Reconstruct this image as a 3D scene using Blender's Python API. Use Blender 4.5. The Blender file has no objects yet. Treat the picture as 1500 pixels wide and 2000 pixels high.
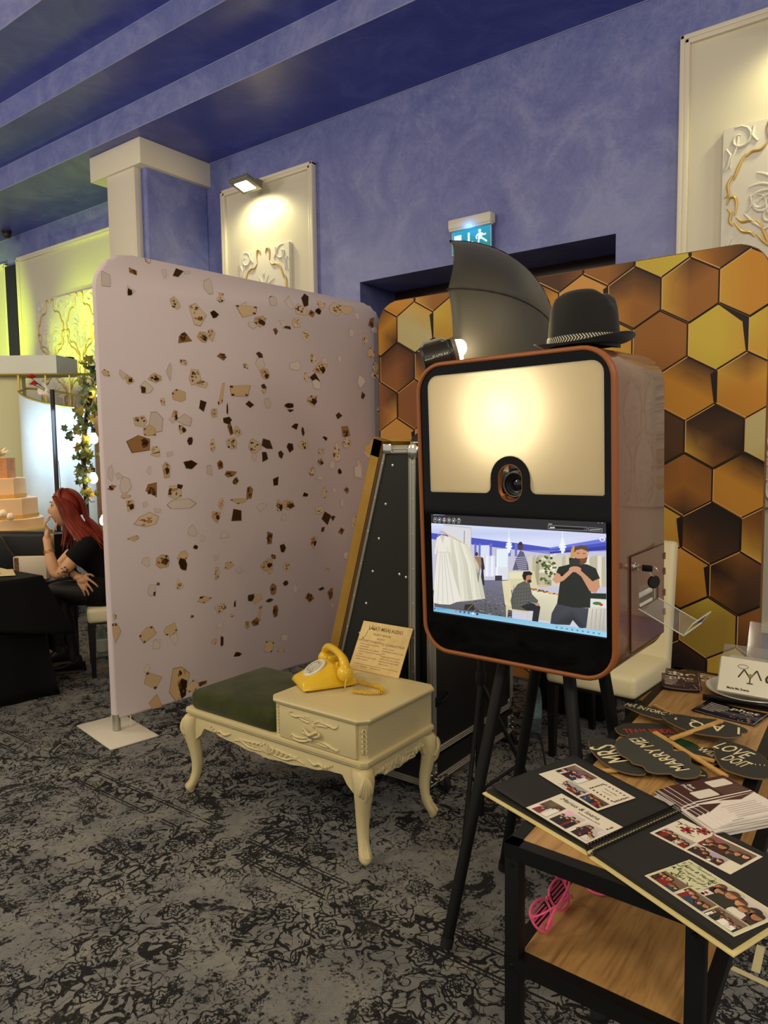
import bpy, bmesh, math, random
from mathutils import Vector, Matrix
random.seed(7)
SC = bpy.context.scene
COL = SC.collection
PI = math.pi
def V(*a): return Vector(a)
def s2l(c):
    return tuple(((x/255)/12.92 if x/255 <= .04045 else ((x/255+.055)/1.055)**2.4) for x in c)

# ------------------------------------------------------------------ camera
cam = bpy.data.cameras.new('camera'); camo = bpy.data.objects.new('camera', cam); COL.objects.link(camo)
cam.sensor_fit = 'VERTICAL'; cam.sensor_height = 36.0; cam.lens = 1418.36/2000*36
yaw, pitch, roll = math.radians(-36.7157), math.radians(4.75955), math.radians(-.70838)
fw = V(math.sin(yaw)*math.cos(pitch), math.cos(yaw)*math.cos(pitch), -math.sin(pitch))
rt = V(math.cos(yaw), -math.sin(yaw), 0); up = rt.cross(fw)
r2 = rt*math.cos(roll)+up*math.sin(roll); u2 = -rt*math.sin(roll)+up*math.cos(roll)
camo.matrix_world = Matrix(((r2.x, u2.x, -fw.x, 0), (r2.y, u2.y, -fw.y, 0), (r2.z, u2.z, -fw.z, 1.5), (0, 0, 0, 1)))
cam.clip_start = .05; cam.clip_end = 100
SC.camera = camo

# ------------------------------------------------------------------ world, large lamps, exposure
w = bpy.data.worlds.new('hall'); SC.world = w; w.use_nodes = True
w.node_tree.nodes['Background'].inputs[0].default_value = (*s2l((230, 224, 214)), 1)
w.node_tree.nodes['Background'].inputs[1].default_value = .52
SC.view_settings.view_transform = 'Standard'; SC.view_settings.look = 'None'
SC.view_settings.gamma = 1; SC.view_settings.use_curve_mapping = False
SC.view_settings.exposure = 0.40
SC.cycles.use_denoising = True
SC.cycles.max_bounces = 8; SC.cycles.transparent_max_bounces = 12; SC.cycles.sample_clamp_indirect = 6
def lamp(name, kind, loc, energy, color, size=.1, target=None, spot=None, blend=.6, size_y=None):
    l = bpy.data.lights.new(name, kind); o = bpy.data.objects.new(name, l); COL.objects.link(o)
    o.location = loc; l.energy = energy; l.color = s2l(color)
    if kind == 'AREA':
        l.size = size
        if size_y: l.shape = 'RECTANGLE'; l.size_y = size_y
    else: l.shadow_soft_size = size
    if kind == 'SPOT': l.spot_size = math.radians(spot or 70); l.spot_blend = blend
    if target is not None:
        o.rotation_euler = (Vector(target)-Vector(loc)).to_track_quat('-Z', 'Y').to_euler()
    return o
# chandeliers of the hall, above and behind the camera
for p_, e_ in (((1.9, -1.5, 3.7), 150), ((-3.6, -1.6, 3.8), 150), ((3.0, 1.9, 3.7), 95), ((-7.8, -.4, 3.9), 140)):
    lamp('chandelier_light', 'POINT', p_, e_, (255, 241, 216), .42)

# ------------------------------------------------------------------ helpers
def clean(d):
    for p in d.polygons: p.use_smooth = True
class MB:
    """collects shapes in world (or local) coordinates; build() links them as one mesh object"""
    def __init__(s): s.bm = bmesh.new(); s.uv = None
    def _add(s, pts, faces):
        vs = [s.bm.verts.new(p) for p in pts]; out = []
        for f in faces:
            try: out.append(s.bm.faces.new([vs[i] for i in f]))
            except ValueError: pass
        return vs
    def box(s, c, d, rot=None, bevel=0, seg=2, M=None):
        c = Vector(c); h = Vector(d)/2
        P = [V(x*h.x, y*h.y, z*h.z) for x in (-1, 1) for y in (-1, 1) for z in (-1, 1)]
        F = [(0, 1, 3, 2), (4, 6, 7, 5), (0, 4, 5, 1), (2, 3, 7, 6), (0, 2, 6, 4), (1, 5, 7, 3)]
        b = bmesh.new(); vs = [b.verts.new(p) for p in P]
        for f in F: b.faces.new([vs[i] for i in f])
        if bevel: bmesh.ops.bevel(b, geom=b.edges[:], offset=min(bevel, min(d)*.49), segments=seg, affect='EDGES', profile=.5)
        T = Matrix.Translation(c)
        if rot is not None: T = T @ rot.to_4x4()
        if M is not None: T = M @ T
        bmesh.ops.transform(b, matrix=T, verts=b.verts)
        s.merge(b); return s
    def merge(s, b):
        me = bpy.data.meshes.new('t'); b.to_mesh(me); b.free(); s.bm.from_mesh(me); bpy.data.meshes.remove(me)
    def rings(s, R, caps=True, closed=False):
        n = len(R[0]); vs = [[s.bm.verts.new(p) for p in r] for r in R]
        m = len(R)
        for i in range(m if closed else m-1):
            a, b = vs[i], vs[(i+1) % m]
            for j in range(n):
                try: s.bm.faces.new((a[j], a[(j+1) % n], b[(j+1) % n], b[j]))
                except ValueError: pass
        if caps and not closed:
            for r, flip in ((vs[0], True), (vs[-1], False)):
                try: s.bm.faces.new(r[::-1] if flip else r)
                except ValueError: pass
        return s
    def tube(s, pts, r, n=8, closed=False, caps=True, flat=None):
        pts = [Vector(p) for p in pts]; m = len(pts)
        rr = r if isinstance(r, (list, tuple)) else [r]*m
        R = []; prev = None
        for i, p in enumerate(pts):
            if closed: t = (pts[(i+1) % m]-pts[i-1])
            else: t = pts[min(i+1, m-1)]-pts[max(i-1, 0)]
            t = t.normalized() if t.length > 1e-9 else V(0, 0, 1)
            if prev is None:
                a = V(0, 0, 1) if abs(t.z) < .9 else V(1, 0, 0)
                x = t.cross(a).normalized()
            else:
                x = prev-t*prev.dot(t)
                x = x.normalized() if x.length > 1e-6 else t.orthogonal().normalized()
            prev = x; y = t.cross(x)
            R.append([p+(x*math.cos(2*PI*k/n)+y*math.sin(2*PI*k/n)*(flat or 1))*rr[i] for k in range(n)])
        return s.rings(R, caps, closed)
    def bar(s, p, q, w_, h_):
        """rectangular bar from p to q, w_ across, h_ high"""
        p, q = Vector(p), Vector(q); t = (q-p).normalized(); x = t.cross(V(0, 0, 1)).normalized() if abs(t.z) < .95 else V(1, 0, 0); y = x.cross(t)
        return s.rings([[e+x*(i*w_/2)+y*(j*h_/2) for i, j in ((-1, -1), (1, -1), (1, 1), (-1, 1))] for e in (p, q)], True)
    def cyl(s, p0, p1, r0, r1=None, n=20):
        return s.tube([p0, p1], [r0, r0 if r1 is None else r1], n)
    def lathe(s, prof, c=(0, 0, 0), ax=(0, 0, 1), n=24, sx=1, sy=1):
        q = V(0, 0, 1).rotation_difference(Vector(ax).normalized()); c = Vector(c)
        R = [[c+q @ V(r*sx*math.cos(2*PI*k/n), r*sy*math.sin(2*PI*k/n), z) for k in range(n)] for r, z in prof]
        return s.rings(R, True)
    def ball(s, c, r, n=16, m=10, rot=None):
        r = (r, r, r) if not isinstance(r, (tuple, list)) else r
        c = Vector(c); R = []
        for i in range(m+1):
            a = -PI/2+PI*i/m; k = max(math.cos(a), .02)
            ring = []
            for j in range(n):
                p = V(r[0]*k*math.cos(2*PI*j/n), r[1]*k*math.sin(2*PI*j/n), r[2]*math.sin(a))
                ring.append(c+(rot @ p if rot is not None else p))
            R.append(ring)
        return s.rings(R, True)
    def prism(s, poly, fr, d, bevel=0):
        """2-D outline in frame fr=(o,u,v,n) pushed along n by d"""
        o, u, v, n = fr
        a = [o+u*x+v*y for x, y in poly]; b = [p+n*d for p in a]; k = len(poly)
        A = [s.bm.verts.new(p) for p in a]; B = [s.bm.verts.new(p) for p in b]
        fs = []
        try: s.bm.faces.new(A[::-1]); fs.append(s.bm.faces.new(B))
        except ValueError: pass
        for i in range(k): s.bm.faces.new((A[i], A[(i+1) % k], B[(i+1) % k], B[i]))
        if bevel and fs:
            bmesh.ops.bevel(s.bm, geom=list(fs[0].edges), offset=bevel, segments=2, affect='EDGES', profile=.5)
        return s
    def face(s, pts): s.bm.faces.new([s.bm.verts.new(p) for p in pts]); return s
    def grid(s, f, nu, nv):
        vs = [[s.bm.verts.new(f(i/nu, j/nv)) for j in range(nv+1)] for i in range(nu+1)]
        for i in range(nu):
            for j in range(nv):
                s.bm.faces.new((vs[i][j], vs[i+1][j], vs[i+1][j+1], vs[i][j+1]))
        return s
    def text(s, body, size, fr, align='CENTER', bold=0, sx=1, shear=0, lift=.0004, spacing=1):
        o, u, v, n = fr
        c = bpy.data.curves.new('t', 'FONT'); c.body = body; c.size = size; c.align_x = align; c.align_y = 'CENTER'
        c.resolution_u = 2; c.offset = bold; c.shear = shear; c.space_character = spacing
        ob = bpy.data.objects.new('t', c); COL.objects.link(ob)
        dg = bpy.context.evaluated_depsgraph_get(); dg.update()
        me = bpy.data.meshes.new_from_object(ob.evaluated_get(dg))
        b = bmesh.new(); b.from_mesh(me)
        T = Matrix(((u.x, v.x, n.x, o.x), (u.y, v.y, n.y, o.y), (u.z, v.z, n.z, o.z), (0, 0, 0, 1)))
        for q in b.verts: q.co = T @ V(q.co.x*sx, q.co.y, lift)
        s.merge(b)
        bpy.data.objects.remove(ob); bpy.data.curves.remove(c); bpy.data.meshes.remove(me)
        return s
    def build(s, name, mat, parent=None, angle=38, kind=None, label=None, sub=0, solid=0, weld=True, flat=False):
        bm = s.bm
        if weld: bmesh.ops.remove_doubles(bm, verts=bm.verts, dist=1e-5)
        bmesh.ops.recalc_face_normals(bm, faces=bm.faces)
        base = None
        if parent is None:
            xs = [q.co for q in bm.verts]
            lo = [min(p[i] for p in xs) for i in range(3)]; hi = [max(p[i] for p in xs) for i in range(3)]
            base = V((lo[0]+hi[0])/2, (lo[1]+hi[1])/2, lo[2])
            bmesh.ops.translate(bm, vec=-base, verts=bm.verts)
        else:
            W = parent.matrix_basis; q = parent.parent
            while q is not None: W = q.matrix_basis @ W; q = q.parent
            bmesh.ops.transform(bm, matrix=W.inverted(), verts=bm.verts)
        if not flat:
            ca = math.radians(angle)
            for f in bm.faces: f.smooth = True
            for e in bm.edges:
                if len(e.link_faces) == 2 and e.calc_face_angle(0) > ca: e.smooth = False
        me = bpy.data.meshes.new(name); bm.to_mesh(me); bm.free()
        o = bpy.data.objects.new(name, me); COL.objects.link(o)
        for m in (mat if isinstance(mat, (list, tuple)) else [mat]): me.materials.append(m)
        if parent is not None: o.parent = parent
        else: o.location = base
        if kind: o['kind'] = kind
        if label: o['label'] = label
        if solid: md = o.modifiers.new('solid', 'SOLIDIFY'); md.thickness = solid; md.offset = 0
        if sub: md = o.modifiers.new('sub', 'SUBSURF'); md.levels = sub; md.render_levels = sub
        return o
def tag(o, label, cat, group=None):
    o['label'] = label; o['category'] = cat
    if group: o['group'] = group
    return o
def thing(name, loc, label, cat, group=None, rot=None):
    o = bpy.data.objects.new(name, None); COL.objects.link(o); o.location = loc; o.empty_display_size = .1
    if rot is not None: o.rotation_euler = rot
    o.matrix_basis = Matrix.LocRotScale(Vector(loc), o.rotation_euler, None)
    return tag(o, label, cat, group)
def struct(o): o['kind'] = 'structure'; return o
def copy_tree(o, parent=None):
    c = o.copy(); COL.objects.link(c)
    if parent is not None: c.parent = parent
    for ch in list(o.children): copy_tree(ch, c)
    return c
def rrect(x0, y0, x1, y1, r, n=6):
    P = []
    for cx, cy, a in ((x1-r, y0+r, -90), (x1-r, y1-r, 0), (x0+r, y1-r, 90), (x0+r, y0+r, 180)):
        for k in range(n+1):
            t = math.radians(a+90*k/n); P.append((cx+r*math.cos(t), cy+r*math.sin(t)))
    return P
def ell(cx, cy, rx, ry, n=14, a=0):
    return [(cx+rx*math.cos(t)*math.cos(a)-ry*math.sin(t)*math.sin(a), cy+rx*math.cos(t)*math.sin(a)+ry*math.sin(t)*math.cos(a)) for t in [2*PI*k/n for k in range(n)]]
def spline(P, n=6):
    """Catmull-Rom through points"""
    P = [Vector(p) for p in P]; out = []
    for i in range(len(P)-1):
        a, b, c, d = P[max(i-1, 0)], P[i], P[i+1], P[min(i+2, len(P)-1)]
        for k in range(n):
            t = k/n
            out.append(.5*((2*b)+(c-a)*t+(2*a-5*b+4*c-d)*t*t+(3*b-a-3*c+d)*t**3))
    out.append(P[-1]); return out
class Art:
    """flat printed picture: coloured polygons in a frame, one mesh with a colour attribute"""
    def __init__(s, fr): s.fr = fr; s.v = []; s.f = []; s.c = []
    def poly(s, P, col, lvl=0, tri=None):
        o, u, v, n = s.fr; i0 = len(s.v)
        for x, y in P: s.v.append(o+u*x+v*y+n*(lvl*.00006))
        s.f.append(tuple(range(i0, i0+len(P))))
        if isinstance(col[0], (tuple, list)): s.c += [s2l(c) for c in col]
        else: s.c += [s2l(col)]*len(P)
        return s
    def rect(s, x0, y0, x1, y1, col, lvl=0): return s.poly([(x0, y0), (x1, y0), (x1, y1), (x0, y1)], col, lvl)
    def ell(s, cx, cy, rx, ry, col, lvl=0, n=12, a=0): return s.poly(ell(cx, cy, rx, ry, n, a), col, lvl)
    def line(s, P, w, col, lvl=0):
        for a, b in zip(P, P[1:]):
            d = Vector(b)-Vector(a); L = d.length
            if L < 1e-9: continue
            k = Vector((-d[1], d[0]))/L*w/2
            s.poly([(a[0]-k[0], a[1]-k[1]), (b[0]-k[0], b[1]-k[1]), (b[0]+k[0], b[1]+k[1]), (a[0]+k[0], a[1]+k[1])], col, lvl)
        return s
    def build(s, name, mat, parent=None, label=None, kind=None):
        base = V(0, 0, 0)
        if parent is not None:
            W = parent.matrix_basis; q = parent.parent
            while q is not None: W = q.matrix_basis @ W; q = q.parent
            I = W.inverted(); vs = [I @ p for p in s.v]
        else: vs = s.v
        me = bpy.data.meshes.new(name); me.from_pydata(vs, [], s.f)
        at = me.color_attributes.new('Col', 'FLOAT_COLOR', 'POINT')
        for i, c in enumerate(s.c): at.data[i].color = (*c, 1)
        me.materials.append(mat)
        o = bpy.data.objects.new(name, me); COL.objects.link(o)
        if parent is not None: o.parent = parent
        if label: o['label'] = label
        if kind: o['kind'] = kind
        return o
def frame(o, u, n):
    u = Vector(u).normalized(); n = Vector(n).normalized()
    return (Vector(o), u, n.cross(u).normalized(), n)

# ------------------------------------------------------------------ materials
def nodes(name):
    m = bpy.data.materials.new(name); m.use_nodes = True
    nt = m.node_tree; b = nt.nodes['Principled BSDF']
    return m, nt, b
def N(nt, t, **kw):
    n = nt.nodes.new(t)
    for k, v in kw.items():
        if k.startswith('i_'):
            key = k[2:]; key = int(key) if key.isdigit() else key
            n.inputs[key].default_value = v
        else: setattr(n, k, v)
    return n
def ramp(nt, fac, stops):
    r = nt.nodes.new('ShaderNodeValToRGB'); e = r.color_ramp.elements
    while len(e) < len(stops): e.new(.5)
    for i, (p, c) in enumerate(stops):
        e[i].position = p; e[i].color = (*c, 1) if len(c) == 3 else c
    nt.links.new(fac, r.inputs[0]); return r.outputs[0]
def M(name, col, rough=.5, metal=0, bump=None, var=None, spec=.5, coat=0, sheen=0, obj=True, alpha=1, trans=0, ior=1.45, emit=None):
    m, nt, b = nodes(name); L = nt.links.new
    b.inputs['Base Color'].default_value = (*s2l(col), 1); b.inputs['Roughness'].default_value = rough
    b.inputs['Metallic'].default_value = metal; b.inputs['Specular IOR Level'].default_value = spec
    b.inputs['Coat Weight'].default_value = coat; b.inputs['Sheen Weight'].default_value = sheen
    b.inputs['Transmission Weight'].default_value = trans; b.inputs['IOR'].default_value = ior
    if emit: b.inputs['Emission Color'].default_value = (*s2l(emit[0]), 1); b.inputs['Emission Strength'].default_value = emit[1]
    if bump or var:
        tc = N(nt, 'ShaderNodeTexCoord')
    if var:   # (scale, second colour, stretch)
        mp = N(nt, 'ShaderNodeMapping'); L(tc.outputs['Object'], mp.inputs[0])
        mp.inputs['Scale'].default_value = var[2] if len(var) > 2 else (1, 1, 1)
        nz = N(nt, 'ShaderNodeTexNoise', i_Scale=var[0], i_Detail=5, i_Roughness=.6); L(mp.outputs[0], nz.inputs['Vector'])
        c = ramp(nt, nz.outputs[0], [(.32, s2l(col)), (.7, s2l(var[1]))]); L(c, b.inputs['Base Color'])
    if bump:
        nz = N(nt, 'ShaderNodeTexNoise', i_Scale=bump[0], i_Detail=4); L(tc.outputs['Object'], nz.inputs['Vector'])
        bp = N(nt, 'ShaderNodeBump', i_Strength=bump[1], i_Distance=bump[2] if len(bump) > 2 else .002); L(nz.outputs[0], bp.inputs['Height']); L(bp.outputs[0], b.inputs['Normal'])
    return m
def emat(name, col, st):
    m, nt, b = nodes(name)
    b.inputs['Base Color'].default_value = (*s2l(col), 1)
    b.inputs['Emission Color'].default_value = (*s2l(col), 1); b.inputs['Emission Strength'].default_value = st
    return m
def printmat(name, rough=.5, emit=0, spec=.4, coat=0):
    m, nt, b = nodes(name); a = N(nt, 'ShaderNodeVertexColor', layer_name='Col')
    b.inputs['Roughness'].default_value = rough; b.inputs['Specular IOR Level'].default_value = spec; b.inputs['Coat Weight'].default_value = coat
    if emit:
        b.inputs['Base Color'].default_value = (.01, .01, .01, 1)
        nt.links.new(a.outputs[0], b.inputs['Emission Color']); b.inputs['Emission Strength'].default_value = emit
    else: nt.links.new(a.outputs[0], b.inputs['Base Color'])
    return m
def plaster(name, c1, c2, c3, r0, r1):
    """polished venetian plaster: trowel patches in colour and gloss"""
    m, nt, b = nodes(name); L = nt.links.new; tc = N(nt, 'ShaderNodeTexCoord')
    n1 = N(nt, 'ShaderNodeTexNoise', i_Scale=2.2, i_Detail=8, i_Roughness=.62, i_Distortion=1.1); L(tc.outputs['Object'], n1.inputs['Vector'])
    n2 = N(nt, 'ShaderNodeTexNoise', i_Scale=14, i_Detail=6, i_Roughness=.7, i_Distortion=2.2); L(tc.outputs['Object'], n2.inputs['Vector'])
    mx = N(nt, 'ShaderNodeMath', operation='MULTIPLY_ADD', i_1=.35, i_2=0); L(n2.outputs[0], mx.inputs[0])
    ad = N(nt, 'ShaderNodeMath', operation='MULTIPLY_ADD', i_1=.65); L(n1.outputs[0], ad.inputs[0]); L(mx.outputs[0], ad.inputs[2])
    L(ramp(nt, ad.outputs[0], [(.34, s2l(c1)), (.5, s2l(c2)), (.68, s2l(c3))]), b.inputs['Base Color'])
    mr = N(nt, 'ShaderNodeMapRange', i_1=.35, i_2=.65, i_3=r0, i_4=r1); L(n2.outputs[0], mr.inputs[0]); L(mr.outputs[0], b.inputs['Roughness'])
    bp = N(nt, 'ShaderNodeBump', i_Strength=.10, i_Distance=.003); L(ad.outputs[0], bp.inputs['Height']); L(bp.outputs[0], b.inputs['Normal'])
    b.inputs['Specular IOR Level'].default_value = .6
    return m
def carpet():
    m, nt, b = nodes('carpet'); L = nt.links.new; tc = N(nt, 'ShaderNodeTexCoord')
    def mth(op, a, b_=None, c=None):
        n = N(nt, 'ShaderNodeMath', operation=op)
        for i, x in enumerate((a, b_, c)):
            if x is None: continue
            if isinstance(x, (int, float)): n.inputs[i].default_value = x
            else: L(x, n.inputs[i])
        return n.outputs[0]
    def noise(sc, det, dist, off=0, rough=.5):
        mp = N(nt, 'ShaderNodeMapping', i_Location=(off, off*1.7, 0)); L(tc.outputs['Object'], mp.inputs[0])
        n = N(nt, 'ShaderNodeTexNoise', noise_dimensions='2D', i_Scale=sc, i_Detail=det, i_Distortion=dist, i_Roughness=rough); L(mp.outputs[0], n.inputs['Vector']); return n.outputs[0]
    def sstep(x, a, b_): 
        n = N(nt, 'ShaderNodeMapRange', interpolation_type='SMOOTHSTEP', i_1=a, i_2=b_, i_3=0, i_4=1); L(x, n.inputs[0]); return n.outputs[0]
    # woven ornament: flowers in random cells, vines (noise contours), leaves (blots), straight broken borders;
    # worn away unevenly, so the threshold moves while the edges stay crisp
    def inv(x): return mth('SUBTRACT', 1, x)
    def contour(n, lv, w_): return inv(sstep(mth('ABSOLUTE', mth('SUBTRACT', n, lv)), w_*.35, w_))
    vine = mth('MAXIMUM', contour(noise(6.5, 1, 1.4), .5, .034), contour(noise(13, .6, 1.8, 5), .5, .05))
    leaf = sstep(noise(19, 1.2, 1.3, 11), .555, .60)
    vo = N(nt, 'ShaderNodeTexVoronoi', voronoi_dimensions='2D', i_Scale=6.5, i_Randomness=.85); L(tc.outputs['Object'], vo.inputs['Vector'])
    df = N(nt, 'ShaderNodeVectorMath', operation='SUBTRACT'); sc_ = N(nt, 'ShaderNodeVectorMath', operation='SCALE'); sc_.inputs['Scale'].default_value = 6.5
    L(tc.outputs['Object'], sc_.inputs[0])
    pv = N(nt, 'ShaderNodeVectorMath', operation='SCALE'); pv.inputs['Scale'].default_value = 6.5; L(vo.outputs['Position'], pv.inputs[0])
    L(sc_.outputs[0], df.inputs[0]); L(pv.outputs[0], df.inputs[1])
    sx = N(nt, 'ShaderNodeSeparateXYZ'); L(df.outputs[0], sx.inputs[0])
    an = mth('ARCTAN2', sx.outputs[1], sx.outputs[0])
    rr = mth('ADD', vo.outputs['Distance'], mth('MULTIPLY', mth('SINE', mth('MULTIPLY', an, 6)), .035))
    fl_ = mth('MAXIMUM', mth('MAXIMUM', contour(rr, .15, .035), contour(rr, .27, .04)), inv(sstep(rr, .05, .075)))
    cr = N(nt, 'ShaderNodeSeparateColor'); L(vo.outputs['Color'], cr.inputs[0])
    fl_ = mth('MULTIPLY', fl_, sstep(cr.outputs[0], .35, .45))
    sp = N(nt, 'ShaderNodeSeparateXYZ'); L(tc.outputs['Object'], sp.inputs[0])
    def band(ax, per, off):
        f = mth('MULTIPLY', mth('SUBTRACT', mth('FRACT', mth('ADD', mth('DIVIDE', sp.outputs[ax], per), off)), .5), per)
        e = mth('ABSOLUTE', f)
        return mth('MAXIMUM', contour(e, .045, .007), mth('MAXIMUM', contour(e, .060, .005), mth('MULTIPLY', inv(sstep(e, .036, .042)), leaf)))
    gate = lambda o_: sstep(noise(1.9, 2, .2, o_), .50, .54)
    bord = mth('MAXIMUM', mth('MULTIPLY', band(0, 1.12, .28), gate(30)), mth('MULTIPLY', band(1, .94, .12), gate(47)))
    wear = noise(2.6, 6, .5, 3, .62); fine = noise(75, 3, .3, 21, .7)
    orn = mth('MAXIMUM', mth('MAXIMUM', mth('MULTIPLY', vine, .86), mth('MULTIPLY', leaf, .88)), mth('MAXIMUM', fl_, mth('MULTIPLY', bord, 1.12)))
    val = mth('ADD', orn, mth('ADD', mth('MULTIPLY', mth('SUBTRACT', wear, .5), 1.5), mth('MULTIPLY', mth('SUBTRACT', fine, .5), 1.1)))
    d = mth('MULTIPLY', sstep(val, .64, .92), .94)
    d = mth('MAXIMUM', d, mth('MULTIPLY', sstep(mth('ADD', noise(5, 6, .6, 41, .72), mth('MULTIPLY', mth('SUBTRACT', fine, .5), .3)), .585, .645), .9))
    pile = noise(420, 2, 0, 2)
    base = ramp(nt, noise(5, 6, .4, 8, .7), [(.3, s2l((108, 109, 112))), (.55, s2l((132, 132, 131))), (.75, s2l((150, 147, 140)))])
    mx = N(nt, 'ShaderNodeMix', data_type='RGBA'); L(d, mx.inputs[0]); L(base, mx.inputs[6]); mx.inputs[7].default_value = (*s2l((22, 22, 27)), 1)
    m2 = N(nt, 'ShaderNodeMix', data_type='RGBA', blend_type='MULTIPLY'); m2.inputs[0].default_value = .55; L(mx.outputs[2], m2.inputs[6])
    L(ramp(nt, pile, [(.3, (.35, .35, .35)), (.7, (1.35, 1.35, 1.35))]), m2.inputs[7]); L(m2.outputs[2], b.inputs['Base Color'])
    b.inputs['Roughness'].default_value = .95; b.inputs['Specular IOR Level'].default_value = .1
    bp = N(nt, 'ShaderNodeBump', i_Strength=.5, i_Distance=.004); L(mth('ADD', pile, mth('MULTIPLY', d, -.4)), bp.inputs['Height']); L(bp.outputs[0], b.inputs['Normal'])
    return m
def oak(name, c1, c2, c3, along='Y'):
    m, nt, b = nodes(name); L = nt.links.new; tc = N(nt, 'ShaderNodeTexCoord')
    mp = N(nt, 'ShaderNodeMapping'); L(tc.outputs['Object'], mp.inputs[0])
    mp.inputs['Scale'].default_value = {'Y': (1, .07, 1), 'X': (.12, 1, 1)}[along]
    n1 = N(nt, 'ShaderNodeTexNoise', i_Scale=16, i_Detail=2, i_Distortion=.35); L(mp.outputs[0], n1.inputs['Vector'])
    mu = N(nt, 'ShaderNodeMath', operation='MULTIPLY', i_1=9.0); L(n1.outputs[0], mu.inputs[0])
    fr = N(nt, 'ShaderNodeMath', operation='PINGPONG', i_1=.5); L(mu.outputs[0], fr.inputs[0])
    n2 = N(nt, 'ShaderNodeTexNoise', i_Scale=62, i_Detail=6, i_Roughness=.72); L(mp.outputs[0], n2.inputs['Vector'])
    ad = N(nt, 'ShaderNodeMath', operation='MULTIPLY_ADD', i_1=.26, i_2=.02); L(fr.outputs[0], ad.inputs[0])
    a2 = N(nt, 'ShaderNodeMath', operation='MULTIPLY_ADD', i_1=1.0); L(n2.outputs[0], a2.inputs[0]); L(ad.outputs[0], a2.inputs[2])
    L(ramp(nt, a2.outputs[0], [(.34, s2l(c1)), (.58, s2l(c2)), (.86, s2l(c3))]), b.inputs['Base Color'])
    b.inputs['Roughness'].default_value = .42
    bp = N(nt, 'ShaderNodeBump', i_Strength=.15, i_Distance=.001); L(n2.outputs[0], bp.inputs['Height']); L(bp.outputs[0], b.inputs['Normal'])
    return m
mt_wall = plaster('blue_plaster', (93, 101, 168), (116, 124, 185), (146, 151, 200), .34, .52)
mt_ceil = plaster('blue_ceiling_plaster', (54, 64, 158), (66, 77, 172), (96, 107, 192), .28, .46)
mt_navy = plaster('navy_plaster', (38, 46, 112), (48, 58, 128), (70, 82, 146), .25, .4)
mt_carpet = carpet()
mt_cream = M('cream_paint', (226, 218, 200), .42, bump=(120, .12, .001))
mt_creamboard = M('cream_board', (216, 210, 190), .38, bump=(160, .1, .001))
mt_relief = M('relief_plaster', (224, 220, 208), .45)
mt_gold = M('gold_leaf', (212, 182, 112), .42, .35)
mt_fabric = M('stretch_fabric', (210, 196, 200), .8, bump=(600, .15, .0005), spec=.2)
mt_whitemetal = M('white_metal', (224, 218, 200), .4)
mt_black = M('black_metal', (12, 12, 13), .5, bump=(300, .08, .0005), spec=.3)
mt_blackgloss = M('black_gloss', (8, 8, 9), .18)
mt_rubber = M('black_rubber', (16, 16, 16), .75)
mt_cloth = M('black_cloth', (11, 11, 12), .85, bump=(500, .25, .001), spec=.2)
mt_alu = M('aluminium', (186, 184, 174), .38, .85, bump=(90, .1, .0005))
mt_chrome = M('chrome', (220, 218, 210), .15, 1)
mt_oak = oak('oak', (124, 90, 50), (172, 132, 80), (186, 148, 94), 'Y')
mt_leather = M('cream_leather', (222, 212, 176), .45, bump=(160, .18, .001))
mt_darkwood = M('dark_wood', (52, 34, 28), .4, var=(6, (40, 26, 22), (1, 1, 8)))
mt_blackwood = M('black_wood', (16, 14, 13), .35)
mt_print = printmat('print')
mt_printgloss = printmat('photo_print', .3)
mt_screen = printmat('screen', .2, .76)
mt_text_dark = M('dark_ink', (48, 40, 26), .5)
mt_text_cream = M('cream_ink', (226, 214, 170), .5)
mt_text_red = M('red_ink', (196, 52, 44), .5)
mt_text_white = M('white_ink', (236, 232, 222), .5)
# ================================================================== the room
YW = 5.0
b = MB(); b.box((-4.5, .5, -.05), (21, 13, .1)); struct(b.build('floor', mt_carpet))
b = MB()
b.box(((-15-3.956)/2, YW+.3, 2.3), (15-3.956, .6, 4.6)); b.box(((-1.743+5)/2, YW+.3, 2.3), (5+1.743, .6, 4.6))
b.box(((-3.956-1.743)/2, YW+.3, (2.95+4.6)/2), (2.213, .6, 1.65))
struct(b.build('wall_back', mt_wall))
# stepped ceiling: three soffits running along the back wall, then the flat ceiling of the hall
b = MB()
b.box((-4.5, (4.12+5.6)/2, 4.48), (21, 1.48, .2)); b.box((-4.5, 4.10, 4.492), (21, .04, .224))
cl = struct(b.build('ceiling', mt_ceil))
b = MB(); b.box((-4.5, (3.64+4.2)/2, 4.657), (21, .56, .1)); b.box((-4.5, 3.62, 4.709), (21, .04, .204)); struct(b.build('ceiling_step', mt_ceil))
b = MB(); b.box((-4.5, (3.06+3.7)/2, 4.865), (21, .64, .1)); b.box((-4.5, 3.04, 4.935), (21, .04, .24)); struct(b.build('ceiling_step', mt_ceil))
b = MB(); b.box((-4.5, -1.2, 5.115), (21, 8.6, .1)); struct(b.build('ceiling_upper', M('cream_ceiling', (222, 210, 184), .6)))
mt_line = M('pale_blue_caulk', (150, 156, 204), .5)
for i, (y, z) in enumerate(((4.995, 4.376), (4.079, 4.381), (4.078, 4.605), (3.599, 4.608), (3.598, 4.814), (3.019, 4.817))):
    b = MB(); b.box((-4.5, y, z), (21, .006, .006)); o = struct(b.build('trim_%d' % (i+1), mt_line))
# fascia skins in the lighter wall plaster
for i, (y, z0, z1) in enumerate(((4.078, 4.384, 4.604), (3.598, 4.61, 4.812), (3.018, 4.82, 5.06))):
    b = MB(); b.box((-4.5, y, (z0+z1)/2), (21, .004, z1-z0)); struct(b.build('trim_%d' % (i+7), mt_wall))
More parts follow.
